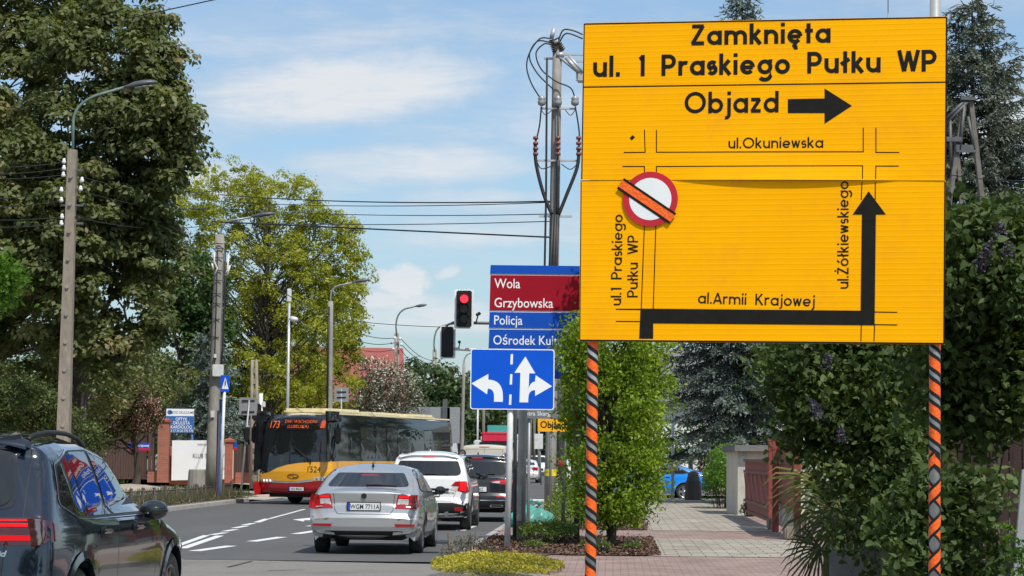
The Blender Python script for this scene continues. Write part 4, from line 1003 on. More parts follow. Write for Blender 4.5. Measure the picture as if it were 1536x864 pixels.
def paint(name, col, metal=0.0, rough=.35, flake=0.0):
    m = mat(name, col, rough, metal, var=.03, scale=3, coat=1.0, dirt=tuple(min(1, c*.8+.03) for c in col), dscale=1.8, damt=.35); return m
def glass(name, col=(.012, .014, .015), rough=.02):
    m = new_mat(name); b = m.node_tree.nodes['Principled BSDF']; b.inputs['Base Color'].default_value = (*col, 1); b.inputs['Roughness'].default_value = rough
    set_in(b, 'Specular IOR Level', .65); set_in(b, 'Coat Weight', .35); set_in(b, 'Coat Roughness', .01); return m
M['under'] = mat('underbody_black', (.012, .012, .012), .8)
M['tyre'] = mat('tyre_rubber', (.022, .022, .022), .8, var=.25, scale=20, dirt=(.06, .055, .05), damt=.5)
M['rim'] = mat('alloy', (.50, .51, .52), .3, .85)
M['rim_dark'] = mat('dark_alloy', (.16, .165, .17), .3, .8)
M['glass'] = glass('tinted_glass'); M['glass_mid'] = glass('car_glass', (.02, .024, .024))
M['plastic'] = mat('black_plastic', (.018, .018, .019), .5, var=.1, spec=.25)
M['chrome'] = mat('chrome_trim', (.62, .63, .64), .15, .95)
M['lamp_red'] = mat('red_lamp_lens', (.36, .008, .012), .12, coat=.8, var=.2, scale=30)
M['lamp_dark'] = mat('dark_lamp_lens', (.06, .004, .006), .08, coat=.8)
M['lamp_lit'] = emis('lit_red_lamp', (1.0, .012, .018), .9)
M['lamp_glow'] = emis('glowing_red_lamp', (1.0, .012, .02), .38)
M['lamp_clear'] = mat('clear_lamp_lens', (.50, .49, .48), .12, coat=.8, var=.3, scale=40)
M['plate_white'] = mat('plate_white', (.68, .69, .69), .4, var=.05)
M['plate_blue'] = mat('plate_blue', (.01, .05, .35), .4)
M['ink'] = mat('plate_ink', (.02, .02, .022), .5)
def wheel(par, x, y, R, wd, sg, rim, spokes=10, n=28, rr=.68):
    t = bpy.data.objects.new('wheel', None); COL.objects.link(t); t.parent = par; t.location = (x, y, R)
    mb = MB(); h = wd/2
    mb.lathe([(R*rr, -h*.9), (R*.86, -h), (R*.95, -h*.97), (R*.985, -h*.85), (R, -h*.6), (R, h*.6), (R*.985, h*.85), (R*.95, h*.97), (R*.86, h), (R*rr, h*.9)], n, axis='x')
    mb.build('tyre', M['tyre'], t)
    mb = MB(); q = sg*h
    mb.lathe([(R*rr*1.02, q*.96), (R*rr*.94, q*.98), (R*rr*.9, q*.55), (R*rr*.88, -q*.8)], n, axis='x')
    for i in range(spokes):
        a = 2*pi*i/spokes; c, s_ = cos(a), sin(a); w = .16*R*5/spokes+.010
        u = Vector((0, c, s_)); v = Vector((0, -s_, c))
        p = [u*R*.1+v*w, u*R*rr*.95+v*w*.8, u*R*rr*.95-v*w*.8, u*R*.1-v*w]
        f = [Vector((q*.86, 0, 0))+k for k in p]; b = [Vector((q*.6, 0, 0))+k for k in p]
        mb.add(f+b, [(0, 1, 2, 3), (7, 6, 5, 4), (0, 4, 5, 1), (3, 2, 6, 7)])
    mb.lathe([(0, q*.95), (R*.14, q*.93), (R*.17, q*.8)], 14, axis='x')
    mb.build('rim', rim, t)
    mb = MB(); mb.lathe([(0, q*.35), (R*rr*.9, q*.35)], n, axis='x'); mb.build('brake_disc', M['under'], t)
def mirror(par, x, y, z, m, sg, w=.2, h=.15):
    mb = MB(); c = Vector((sg*(x+.13), y, z)); mb.ball(c, 1, 12, (w/2, .09, h/2)); mb.box(Vector((sg*(x+.02), y+.02, z-.05)), (.14, .07, .05), bev=.015); o = mb.build('wing_mirror', m, par)
    mb = MB(); mb.ball(c+Vector((0, -.025, 0)), 1, 12, (w/2*.86, .085, h/2*.82)); mb.build('mirror_glass', M['glass'], o)
def plate(par, y, z, txt, w=.52, h=.114, blue=True, x=0, tilt=0):
    mb = MB(); mb.box((x, y, z), (w+.03, .012, h+.025), bev=.004); o = mb.build('number_plate', M['plastic'], par)
    mb = MB(); mb.box((x, y-.007, z), (w, .006, h)); mb.build('plate_face', M['plate_white'], o)
    if blue: mb = MB(); mb.box((x-w/2+.022, y-.0105, z), (.044, .003, h)); mb.build('country_band', M['plate_blue'], o)
    mb = MB(); text(mb, txt, h*.68, lambda a, b: Vector((x+.02+a, y-.013, z-h*.34+b)), xs=.78, bold=.012, space=1.03); mb.build('lettering', M['ink'], o)
def antenna(par, y, z, m):
    mb = MB(); mb.add([(-.02, y, z), (.02, y, z), (.02, y+.16, z), (-.02, y+.16, z), (-.005, y-.01, z+.07), (.005, y-.01, z+.07), (.005, y+.03, z+.07), (-.005, y+.03, z+.07)],
           [(0, 1, 5, 4), (1, 2, 6, 5), (2, 3, 7, 6), (3, 0, 4, 7), (4, 5, 6, 7)]); mb.build('roof_antenna', m, par)
def place(t, d, px, heading):                        # rear centre of the vehicle seen at a pixel column, d metres ahead
    p = GD(px, d, 0); t.location = (p.x, p.y, .004); t.rotation_euler = (0, 0, -heading)

SUVZ = [.2, .32, .5, .75, .95, 1.08, 1.2, 1.45, 1.62, 1.78]; SUVW = [.90, .945, .985, 1.0, .99, .962, .925, .84, .775, .72]
def suv_profile(L, H, belt=1.10, rake=.40, y0=.0):
    return [(.26, .27), (.05, .33, .06), (.0, .50, .08), (.02, .64, .05), (.07, .72, .04), (.09, .95, .1), (.11, belt, .06), (rake, H-.17, .04), (rake+.015, H-.12, .02), (rake-.03, H-.085, .02), (rake+.12, H-.03, .06), (1.2, H+.005, .8), (2.0, H, .8), (2.75, H-.07, .6), (L-1.15, belt+.0, .25), (L-.5, belt-.13, .4), (L-.06, belt-.32, .15), (L, .5, .1), (L-.12, .25)]
# ---- dark blue-black SUV, nearest at the left
def near_suv():
    L, H, W0 = 4.92, 1.765, .985
    t = thing('parked_suv', 'dark blue-black SUV with chrome window trim and roof rails, nearest vehicle at lower left', 'car')
    M['near_paint'] = pm = mat('deep_blue_black_paint', (.004, .009, .021), .10, .0, var=.05, coat=1.0)
    S = Shell(suv_profile(L, H, 1.115, .47), W0, SUVZ, [.90, .95, .985, 1.0, .995, .975, .94, .85, .785, .74], [0, .35, .9, 1.8, 3.4, L-.6, L], [.955, .985, 1.0, 1.0, .995, .965, .86], [(.97, .37, .43), (3.95, .37, .43)], .25, cr=.085, er=.10, step=.035)
    w_base = S.w
    def w_tapered(y, z):
        y = np.asarray(y, float); z = np.asarray(z, float); k = np.clip((z-1.04)/.16, 0, 1); v = np.maximum(z-1.08, 0); wb = np.where(z > 1.08, W0*(.975-.25*v-.18*v*v)*smooth_interp(y, S.ys, S.fs), w_base(y, z)); return wb-.0815*np.clip(y-.9, 0, 2.3)*k*k*(3-2*k)
    S.w = w_tapered; S.Wk = S.w(S.E[:, 0], S.E[:, 1])-S.er
    S.body('body', pm, t)
    for sg in (1, -1):
        trim = S.side('window_trim', [(.53, 1.22, .05), (.72, 1.52, .05), (1.30, 1.63, .15), (2.05, 1.638, .3), (2.85, 1.53, .3), (3.60, 1.115, .03), (3.50, 1.085, .02), (1.4, 1.094, .1), (.95, 1.108, .06)], M['chrome'], t, sg, .004)
        inner = S.side('pillar_trim', [(.555, 1.225, .05), (.74, 1.505, .05), (1.30, 1.612, .15), (2.05, 1.62, .3), (2.84, 1.515, .3), (3.55, 1.12, .03), (3.47, 1.095, .02), (1.4, 1.102, .1), (.96, 1.117, .06)], M['plastic'], t, sg, .0065)
        S.side('quarter_window', [(.575, 1.23, .04), (.755, 1.49, .04), (1.10, 1.562, .03), (1.24, 1.125, .02), (.97, 1.13, .06)], M['glass'], t, sg, .009, .05)
        S.side('rear_side_window', [(1.28, 1.122, .02), (1.14, 1.57, .03), (1.32, 1.60, .15), (1.95, 1.607, .03), (2.02, 1.118, .02)], M['glass'], t, sg, .009, .05, (1.6, .013, .004, .02))
        S.side('front_side_window', [(2.12, 1.118, .02), (2.06, 1.607, .03), (2.83, 1.50, .3), (3.36, 1.19, .03), (3.36, 1.115, .02)], M['glass'], t, sg, .009, .05, (2.6, .010, -.006, .02))
        S.side('tail_lamp_wrap', [(-.2, .94), (-.2, 1.135), (.20, 1.125, .03), (.42, 1.07, .03), (.36, .965, .04)], M['lamp_dark'], t, sg, .004)
        if sg > 0:
            pass
        for pts in ([(2.06, 1.08), (2.02, .80), (2.0, .40), (1.95, .33)], [(1.38, .80), (1.30, 1.08)], [(1.40, .60), (1.5, .33)], [(3.30, 1.09), (3.28, .7), (3.24, .33)], [(1.3, .335), (3.3, .335)]): S.seam(pts, t, sg)
        for y in (1.62, 2.62):
            x = S.X(y, .99)[0]; S.side('handle_recess', [(y-.12, .945, .04), (y-.12, 1.03, .04), (y+.08, 1.03, .04), (y+.08, .945, .04)], M['plastic'], t, sg, .003)
            mb = MB(); mb.box((sg*(x+.028), y, .995), (.03, .24, .035), bev=.012); mb.build('door_handle', pm, t)
        S.side('arch_trim', [(.97+.50*cos(a), .37+.50*sin(a)) for a in [radians(-12+204*i/20) for i in range(21)]]+[(.97+.445*cos(a), .37+.445*sin(a)) for a in [radians(192-204*i/20) for i in range(21)]], pm, t, sg, .012, .08)
        S.side('arch_trim', [(3.95+.50*cos(a), .37+.50*sin(a)) for a in [radians(-12+204*i/20) for i in range(21)]]+[(3.95+.445*cos(a), .37+.445*sin(a)) for a in [radians(192-204*i/20) for i in range(21)]], pm, t, sg, .012, .08)
        S.side('sill_trim', [(1.5, .26), (1.5, .36, .02), (3.45, .36, .02), (3.45, .26)], M['plastic'], t, sg, .006)
        x = .735
        mb = MB(); mb.tube([(sg*(float(S.w(yy, H-.07))-.085), yy, zz_) for yy, zz_ in ((.62, H-.085), (.72, H-.05), (1.1, H-.022), (1.5, H-.018), (1.9, H-.025), (2.35, H-.06), (2.6, H-.115))], .019, 8); mb.build('roof_rail', M['plastic'], t)
        mirror(t, .85, 3.18, 1.12, pm, sg, .25, .17)
        wheel(t, sg*.82, .97, .375, .29, sg, M['rim_dark'], 10); wheel(t, sg*.82, 3.95, .375, .27, sg, M['rim_dark'], 10)
    S.end('window_seal', [(-.70, 1.19, .08), (-.60, H-.15, .05), (.60, H-.15, .05), (.70, 1.19, .08)], M['glass'], t, .003)
    S.end('rear_window', [(-.67, 1.21, .1), (-.58, H-.18, .05), (.58, H-.18, .05), (.67, 1.21, .1)], M['glass'], t, .008)
    for sg in (1, -1):
        lp = [(sg*.36, .94), (sg*.36, 1.13, .02), (sg*.90, 1.135), (sg*.90, .94)]
        lamp = S.end('tail_lamp', lp if sg > 0 else lp[::-1], M['lamp_dark'], t, .004)
        for z0, z1, mm, xa, xb in ((1.106, 1.122, 'lamp_glow', .38, .85), (1.070, 1.094, 'lamp_lit', .38, .80), (.972, 1.008, 'lamp_glow', .38, .875), (1.008, 1.100, 'lamp_glow', .835, .875)):
            q = [(sg*xa, z0), (sg*xa, z1), (sg*xb, z1), (sg*xb, z0)]; S.end('light_strip', q if sg > 0 else q[::-1], M[mm], lamp, .0075)
    S.end_seam([(.70, H-.15), (.76, 1.12), (.66, 1.06), (.63, .62), (.5, .58), (-.5, .58)], t)
    S.end_text('M50d', .575, .86, .042, M['chrome'], t, bold=.03, shear=.25, xs=1.3)
    S.end('bumper_lower', [(-.8, .30), (-.8, .48, .05), (.8, .48, .05), (.8, .30)], M['plastic'], t, .006)
    S.side('bumper_reflector', [(.06, .52), (.06, .56), (.2, .56), (.2, .52)], M['lamp_red'], t, 1, .005)
    plate(t, S.Yend([0], [.72])[0]-.012, .71, 'WB 7K15'); antenna(t, .62, H-.02, pm)
    place(t, 16.0, -134, radians(4.7))
near_suv()

# ---- silver saloon
def saloon_profile(L=4.67, H=1.46): return [(.24, .25), (.06, .30, .04), (.01, .45, .06), (.0, .60, .03), (.045, .66, .015), (.055, .68, .01), (.075, .80, .02), (.10, .825, .02), (.075, .985, .03), (.09, 1.02, .03), (.48, 1.075, .12), (1.12, H-.11, .35), (1.65, H-.005, .7), (2.3, H, .7), (3.35, 1.01, .3), (L-.35, .82, .4), (L-.05, .63, .15), (L, .42, .1), (L-.15, .23)]
def saloon():
    L, H, W0 = 4.67, 1.46, .907
    t = thing('saloon_car', 'silver saloon waiting at the red light, last in the queue of cars', 'car')
    pm = mat('silver_paint', (.50, .51, .51), .30, .55, var=.04, coat=1.0, dirt=(.40, .39, .36), dscale=1.5, damt=.4)
    S = Shell(saloon_profile(), W0, [.2, .35, .55, .75, .92, 1.02, 1.15, 1.35, 1.5], [.90, .96, 1.0, .995, .97, .925, .87, .775, .70], [0, .4, 1.0, 2, 3.4, L-.6, L], [.95, .985, 1, 1, .995, .96, .84], [(1.0, .315, .365), (3.69, .315, .365)], .22, cr=.075, er=.085, step=.035)
    S.body('body', pm, t)
    for sg in (1, -1):
        S.side('pillar_trim', [(.86, 1.06, .02), (1.16, 1.265, .06), (1.55, 1.365, .2), (2.25, 1.382, .3), (3.22, 1.0, .02), (3.1, .965), (1.1, 1.0, .05)], M['plastic'], t, sg, .004)
        S.side('quarter_window', [(.93, 1.06, .02), (1.18, 1.235, .04), (1.28, 1.275, .02), (1.30, 1.01, .02)], M['glass_mid'], t, sg, .008)
        S.side('rear_side_window', [(1.36, 1.005, .02), (1.33, 1.285, .02), (1.58, 1.345, .1), (1.98, 1.36, .02), (2.02, 1.0, .02)], M['glass_mid'], t, sg, .008)
        S.side('front_side_window', [(2.12, 1.0, .02), (2.08, 1.36, .02), (2.28, 1.355, .1), (3.0, 1.05, .03), (3.0, .985, .02)], M['glass_mid'], t, sg, .008)
        for pts in ([(2.07, .99), (2.03, .7), (2.0, .30)], [(1.32, 1.0), (1.25, .8), (1.42, .6), (1.55, .3)], [(3.15, .97), (3.12, .3)], [(1.4, .30), (3.2, .30)], [(-.1, .62), (.5, .60)]): S.seam(pts, t, sg)
        for y in (1.55, 2.6):
            x = S.X(y, .86)[0]; mb = MB(); mb.box((sg*(x+.016), y, .865), (.03, .2, .03), bev=.01); mb.build('door_handle', pm, t)
        S.side('tail_lamp_wrap', [(-.1, .735), (-.1, .975), (.18, .965, .02), (.24, .78, .03), (.15, .74, .02)], M['lamp_red'], t, sg, .005)
        mirror(t, .87, 3.0, 1.0, M['plastic'], sg, .2, .15)
        wheel(t, sg*.775, 1.0, .315, .215, sg, M['rim'], 7); wheel(t, sg*.775, 3.69, .315, .215, sg, M['rim'], 7)
        lp = [(sg*.50, .745, .01), (sg*.545, .97, .02), (sg*.86, .965), (sg*.86, .735)]
        lamp = S.end('tail_lamp', lp if sg > 0 else lp[::-1], M['lamp_red'], t, .006, .05)
        q = [(sg*.53, .80, .01), (sg*.555, .90, .01), (sg*.72, .895, .01), (sg*.71, .80, .01)]; S.end('reversing_lens', q if sg > 0 else q[::-1], M['lamp_clear'], lamp, .010, .04)
        q = [(sg*.565, .915, .01), (sg*.57, .955, .01), (sg*.73, .95, .01), (sg*.73, .912, .01)]; S.end('brake_light', q if sg > 0 else q[::-1], M['lamp_lit'], lamp, .010, .04)
        q = [(sg*.52, .455, .01), (sg*.50, .50, .01), (sg*.83, .495, .01), (sg*.82, .46, .01)]; S.end('reflector', q if sg > 0 else q[::-1], M['lamp_red'], t, .006, .05)
    S.end('rear_window', [(-.69, 1.085, .05), (-.545, H-.15, .07), (.545, H-.15, .07), (.69, 1.085, .05)], M['glass'], t, .005)
    S.end('brake_light', [(-.14, H-.195), (-.14, H-.180), (.14, H-.180), (.14, H-.195)], M['lamp_red'], t, .010)
    S.end('bumper_lower', [(-.70, .255, .03), (-.62, .385, .04), (.62, .385, .04), (.70, .255, .03)], M['plastic'], t, .006)
    S.end_seam([(-.50, .985), (-.485, .90), (-.47, .72), (-.42, .655), (.42, .655), (.47, .72), (.485, .90), (.50, .985)], t, .008)
    S.end_seam([(-.80, .575), (.80, .575)], t, .006, M['pole_mid'])
    mb = MB(); mb.tube([(-.02, S.Yend([0], [1.11])[0]-.015, 1.112), (.2, S.Yend([.2], [1.115])[0]-.015, 1.118), (.48, S.Yend([.45], [1.10])[0]-.015, 1.10)], .012, 6); mb.build('wiper', M['plastic'], t)
    mb = MB(); y = S.Yend([0], [.945])[0]; mb.tube([(0, y-.012, .943), (0, y+.01, .943)], .044, 20); mb.build('emblem', M['plastic'], t)
    plate(t, S.Yend([0], [.775])[0]-.02, .775, 'WGM 7711A')
    antenna(t, 1.35, H-.055, M['plastic'])
    mb = MB(); mb.tube([(-.5, .12, .24), (-.5, .35, .24)], .035, 10); mb.build('exhaust', M['under'], t)
    place(t, 36.5, 546, radians(2.7))
saloon()

# ---- white SUV and black SUV ahead of it
def queue_suv(name, label, pm, L, H, W0, low, lampf, R, rails, belt, d, px, hd, plate_txt, glassm, rim):
    t = thing(name, label, 'car')
    S = Shell(suv_profile(L, H, belt, .42), W0, SUVZ, SUVW, [0, .4, 1.0, 2, 3.4, L-.6, L], [.95, .985, 1, 1, .995, .96, .85], [(.98, R, R+.05), (L-.97, R, R+.05)], .28, cr=.075, er=.09, step=.045)
    S.body('body', pm, t)
    yf = L-.97
    for sg in (1, -1):
        S.side('pillar_trim', [(.60, 1.22, .05), (.78, H-.21, .06), (1.3, H-.125, .2), (2.1, H-.12, .3), (2.72, H-.2, .3), (L-1.22, belt+.015, .02), (L-1.4, belt-.03), (1.0, belt-.0, .1)], M['plastic'], t, sg, .004)
        S.side('quarter_window', [(.68, 1.21, .04), (.83, H-.235, .04), (1.06, H-.185, .03), (1.14, belt+.025, .02), (.98, belt+.03, .05)], glassm, t, sg, .008)
        S.side('rear_side_window', [(1.20, belt+.02, .02), (1.12, H-.175, .03), (1.4, H-.145, .15), (1.95, H-.14, .02), (2.0, belt+.015, .02)], glassm, t, sg, .008)
        S.side('front_side_window', [(2.09, belt+.015, .02), (2.05, H-.14, .02), (2.70, H-.225, .25), (L-1.42, belt+.07, .03), (L-1.45, belt+.01, .02)], glassm, t, sg, .008)
        for pts in ([(2.05, belt), (2.0, .7), (1.98, .36)], [(1.3, belt-.02), (1.28, .8), (1.45, .6), (1.55, .36)], [(L-1.5, belt), (L-1.52, .36)]): S.seam(pts, t, sg)
        for y in (1.6, 2.6):
            x = S.X(y, .95)[0]; mb = MB(); mb.box((sg*(x+.016), y, .95), (.03, .2, .03), bev=.01); mb.build('door_handle', pm, t)
        S.side('wheel_cladding', [(.98+(R+.13)*cos(a), R+(R+.13)*sin(a)) for a in [radians(-15+210*i/18) for i in range(19)]]+[(.98+(R+.055)*cos(a), R+(R+.055)*sin(a)) for a in [radians(195-210*i/18) for i in range(19)]], low, t, sg, .010, .09)
        S.side('wheel_cladding', [(yf+(R+.13)*cos(a), R+(R+.13)*sin(a)) for a in [radians(-15+210*i/18) for i in range(19)]]+[(yf+(R+.055)*cos(a), R+(R+.055)*sin(a)) for a in [radians(195-210*i/18) for i in range(19)]], low, t, sg, .010, .09)
        S.side('sill_cladding', [(1.45, .285), (1.45, .40, .02), (yf-.5, .40, .02), (yf-.5, .285)], low, t, sg, .007)
        S.side('bumper_side', [(-.1, .30), (-.1, .60), (.25, .60, .03), (.52, .50, .02), (.50, .30)], low, t, sg, .006)
        mirror(t, .89, L-1.55, belt+.03, M['plastic'], sg, .22, .17)
        wheel(t, sg*(W0-.135), .98, R, .23, sg, rim, 10); wheel(t, sg*(W0-.135), yf, R, .23, sg, rim, 10)
        mb = MB(); mb.tube([(sg*.62, .66, H-.07), (sg*.635, .72, H-.03), (sg*.645, .9, H+.01), (sg*.65, 1.2, H+.02), (sg*.65, 2.0, H+.02), (sg*.64, 2.5, H-.03), (sg*.63, 2.6, H-.06)], .022, 8); mb.build('roof_rail', rails, t)
    gl = S.end('rear_window', [(-.745, belt+.055, .12), (-.63, H-.21, .06), (.63, H-.21, .06), (.745, belt+.055, .12)], glassm, t, .006)
    S.end('brake_light', [(-.13, H-.115), (-.13, H-.095), (.13, H-.095), (.13, H-.115)], M['lamp_lit'], t, .006)
    S.end('bumper_lower', [(-.80, .32, .03), (-.80, .55, .03), (-.55, .60, .03), (.55, .60, .03), (.80, .55, .03), (.80, .32, .03)], low, t, .006)
    mb = MB(); mb.tube([(-.05, S.Yend([0], [belt+.08])[0]-.02, belt+.085), (.45, S.Yend([.4], [belt+.075])[0]-.02, belt+.075)], .012, 6); mb.build('wiper', M['plastic'], t)
    S.end_seam([(-.70, belt+.03), (-.60, .80), (-.52, .64), (.52, .64), (.60, .80), (.70, belt+.03)], t, .008)
    mb = MB(); y = S.Yend([0], [.95])[0]; mb.tube([(0, y-.014, .95), (0, y+.01, .95)], .045, 16); mb.build('emblem', M['chrome'], t)
    plate(t, S.Yend([0], [.80])[0]-.02, .80, plate_txt); antenna(t, .75, H-.03, pm)
    lampf(S, t)
    place(t, d, px, radians(hd)); return t, S
def lamps_white(S, t):
    for sg in (1, -1):
        S.side('tail_lamp_wrap', [(-.1, .80), (-.1, 1.06), (.20, 1.06, .03), (.42, 1.0, .03), (.34, .84, .03)], M['lamp_red'], t, sg, .005)
        q = [(sg*.50, .955, .01), (sg*.60, 1.055, .02), (sg*.84, 1.06), (sg*.84, .80), (sg*.62, .86, .03), (sg*.68, .95, .02)]
        l = S.end('tail_lamp', q if sg > 0 else q[::-1], M['lamp_red'], t, .006, .05)
        q = [(sg*.70, .87, .01), (sg*.70, 1.04, .01), (sg*.83, 1.04, .01), (sg*.83, .84, .01)]; S.end('brake_light', q if sg > 0 else q[::-1], M['lamp_lit'], l, .010, .05)
        q = [(sg*.47, .88, .02), (sg*.55, .94, .02), (sg*.66, .94, .02), (sg*.64, .85, .02)]; S.end('reversing_lens', q if sg > 0 else q[::-1], M['lamp_clear'], l, .009, .05)
        q = [(sg*.60, .42, .01), (sg*.58, .51, .01), (sg*.76, .51, .01), (sg*.77, .42, .01)]; S.end('reflector', q if sg > 0 else q[::-1], M['lamp_red'], t, .010, .05)
    S.end_text('FORESTER', .47, .79, .035, M['ink'], t, bold=.01)
    mb = MB(); mb.tube([(.42, .02, .36), (.42, .3, .36)], .055, 12); mb.build('exhaust', M['chrome'], t)
    mb = MB(); mb.box((0, S.Yend([0], [.86])[0]-.02, .885), (.95, .04, .045), bev=.012); mb.build('tailgate_garnish', M['plastic'], t)
queue_suv('white_suv', 'white SUV with black roof rails and dark lower cladding, second in the queue', mat('pearl_white_paint', (.72, .725, .71), .3, var=.03, coat=1.0, dirt=(.55, .53, .48), dscale=1.6, damt=.35), 4.62, 1.70, .905, M['plastic'], lamps_white, .345, M['plastic'], 1.12, 48.6, 641, 2.7, 'WX 4410N', M['glass'], M['rim_dark'])
def lamps_black(S, t):
    for sg in (1, -1):
        S.side('tail_lamp_wrap', [(-.1, .93), (-.1, 1.04), (.30, 1.03, .03), (.36, .96, .02)], M['lamp_red'], t, sg, .005)
        q = [(sg*.30, .985, .01), (sg*.52, 1.035, .02), (sg*.86, 1.04), (sg*.86, .90), (sg*.58, .93, .02)]
        l = S.end('tail_lamp', q if sg > 0 else q[::-1], M['lamp_red'], t, .006, .05)
        q = [(sg*.62, .985, .01), (sg*.62, 1.025, .01), (sg*.85, 1.03, .01), (sg*.85, .98, .01)]; S.end('brake_light', q if sg > 0 else q[::-1], M['lamp_lit'], l, .010, .05)
        q = [(sg*.36, .965, .01), (sg*.50, 1.0, .01), (sg*.60, 1.0, .01), (sg*.56, .945, .01)]; S.end('reversing_lens', q if sg > 0 else q[::-1], M['lamp_clear'], l, .009, .05)
        q = [(sg*.50, .61, .01), (sg*.50, .65, .01), (sg*.80, .655, .01), (sg*.80, .615, .01)]; S.end('reflector', q if sg > 0 else q[::-1], M['lamp_red'], t, .010, .05)
        q = [(sg*.34, .37, .01), (sg*.36, .43, .02), (sg*.66, .43, .03), (sg*.70, .36, .02)]; S.end('exhaust_trim', q if sg > 0 else q[::-1], M['chrome'], t, .012, .05)
        q = [(sg*.38, .385, .01), (sg*.39, .415, .01), (sg*.62, .415, .02), (sg*.64, .38, .01)]; S.end('exhaust_opening', q if sg > 0 else q[::-1], M['black'], t, .016, .05)
    S.end('chrome_strip', [(-.78, .525), (-.78, .545), (.78, .545), (.78, .525)], M['chrome'], t, .011)
queue_suv('black_suv', 'black SUV with silver roof rails ahead of the white one, third in the queue', mat('black_paint', (.008, .008, .010), .25, var=.05, coat=1.0), 4.70, 1.665, .935, M['plastic'], lamps_black, .35, M['chrome'], 1.09, 55.2, 714, 3.0, 'WI 93K2', M['glass'], M['rim_dark'])

# ---- beige van
def van():
    L, H, W0 = 4.95, 2.06, .955
    t = thing('van', 'beige panel van with twin rear doors in front of the black SUV', 'van')
    pm = mat('beige_van_paint', (.52, .48, .40), .4, var=.04, coat=.6, dirt=(.40, .36, .29), dscale=1.4, damt=.5)
    S = Shell([(.2, .28), (.03, .34, .05), (0, .5, .05), (.03, .58, .03), (.05, 1.2, .3), (.10, H-.16, .1), (.14, H-.03, .08), (.5, H, .3), (3.2, H, .5), (4.0, 1.15, .3), (L-.1, .9, .2), (L, .5, .1), (L-.1, .28)], W0, [.2, .4, .7, 1.1, 1.4, 1.8, 2.1], [.93, .98, 1, .99, .96, .90, .86], [0, .3, 3.8, L], [.97, 1, 1, .86], [(.95, .33, .38), (4.0, .33, .38)], .27, cr=.05, er=.08)
    S.body('body', pm, t)
    S.end_seam([(0, .58), (0, H-.14)], t, .012); S.end_seam([(-.82, .6), (-.80, 1.2), (-.70, H-.18), (.70, H-.18), (.80, 1.2), (.82, .6)], t, .010)
    S.end('brake_light', [(-.2, H-.12), (-.2, H-.09), (.2, H-.09), (.2, H-.12)], M['lamp_red'], t, .008)
    for sg in (1, -1):
        q = [(sg*.78, .85), (sg*.76, 1.75), (sg*.87, 1.75), (sg*.90, .85)]; S.end('tail_lamp', q if sg > 0 else q[::-1], M['lamp_red'], t, .008)
        S.side('tail_lamp_wrap', [(-.1, .85), (-.1, 1.75), (.12, 1.7), (.14, .9)], M['lamp_red'], t, sg, .006)
        S.side('front_side_window', [(2.9, 1.2), (2.9, 1.75, .05), (3.35, 1.75, .1), (3.8, 1.25, .03)], M['glass'], t, sg, .006)
        mirror(t, .93, 3.6, 1.3, M['plastic'], sg, .2, .3)
        wheel(t, sg*.83, .95, .33, .22, sg, M['rim'], 6); wheel(t, sg*.83, 4.0, .33, .22, sg, M['rim'], 6)
    S.end('bumper', [(-.88, .34, .03), (-.88, .56, .03), (.88, .56, .03), (.88, .34, .03)], M['plastic'], t, .012)
    mb = MB(); mb.box((.06, .0, 1.05), (.04, .03, .25), bev=.01); mb.build('door_handle', M['plastic'], t)
    plate(t, -.012, .45, 'WE 2V81')
    place(t, 88, 726, radians(2.9))
van()

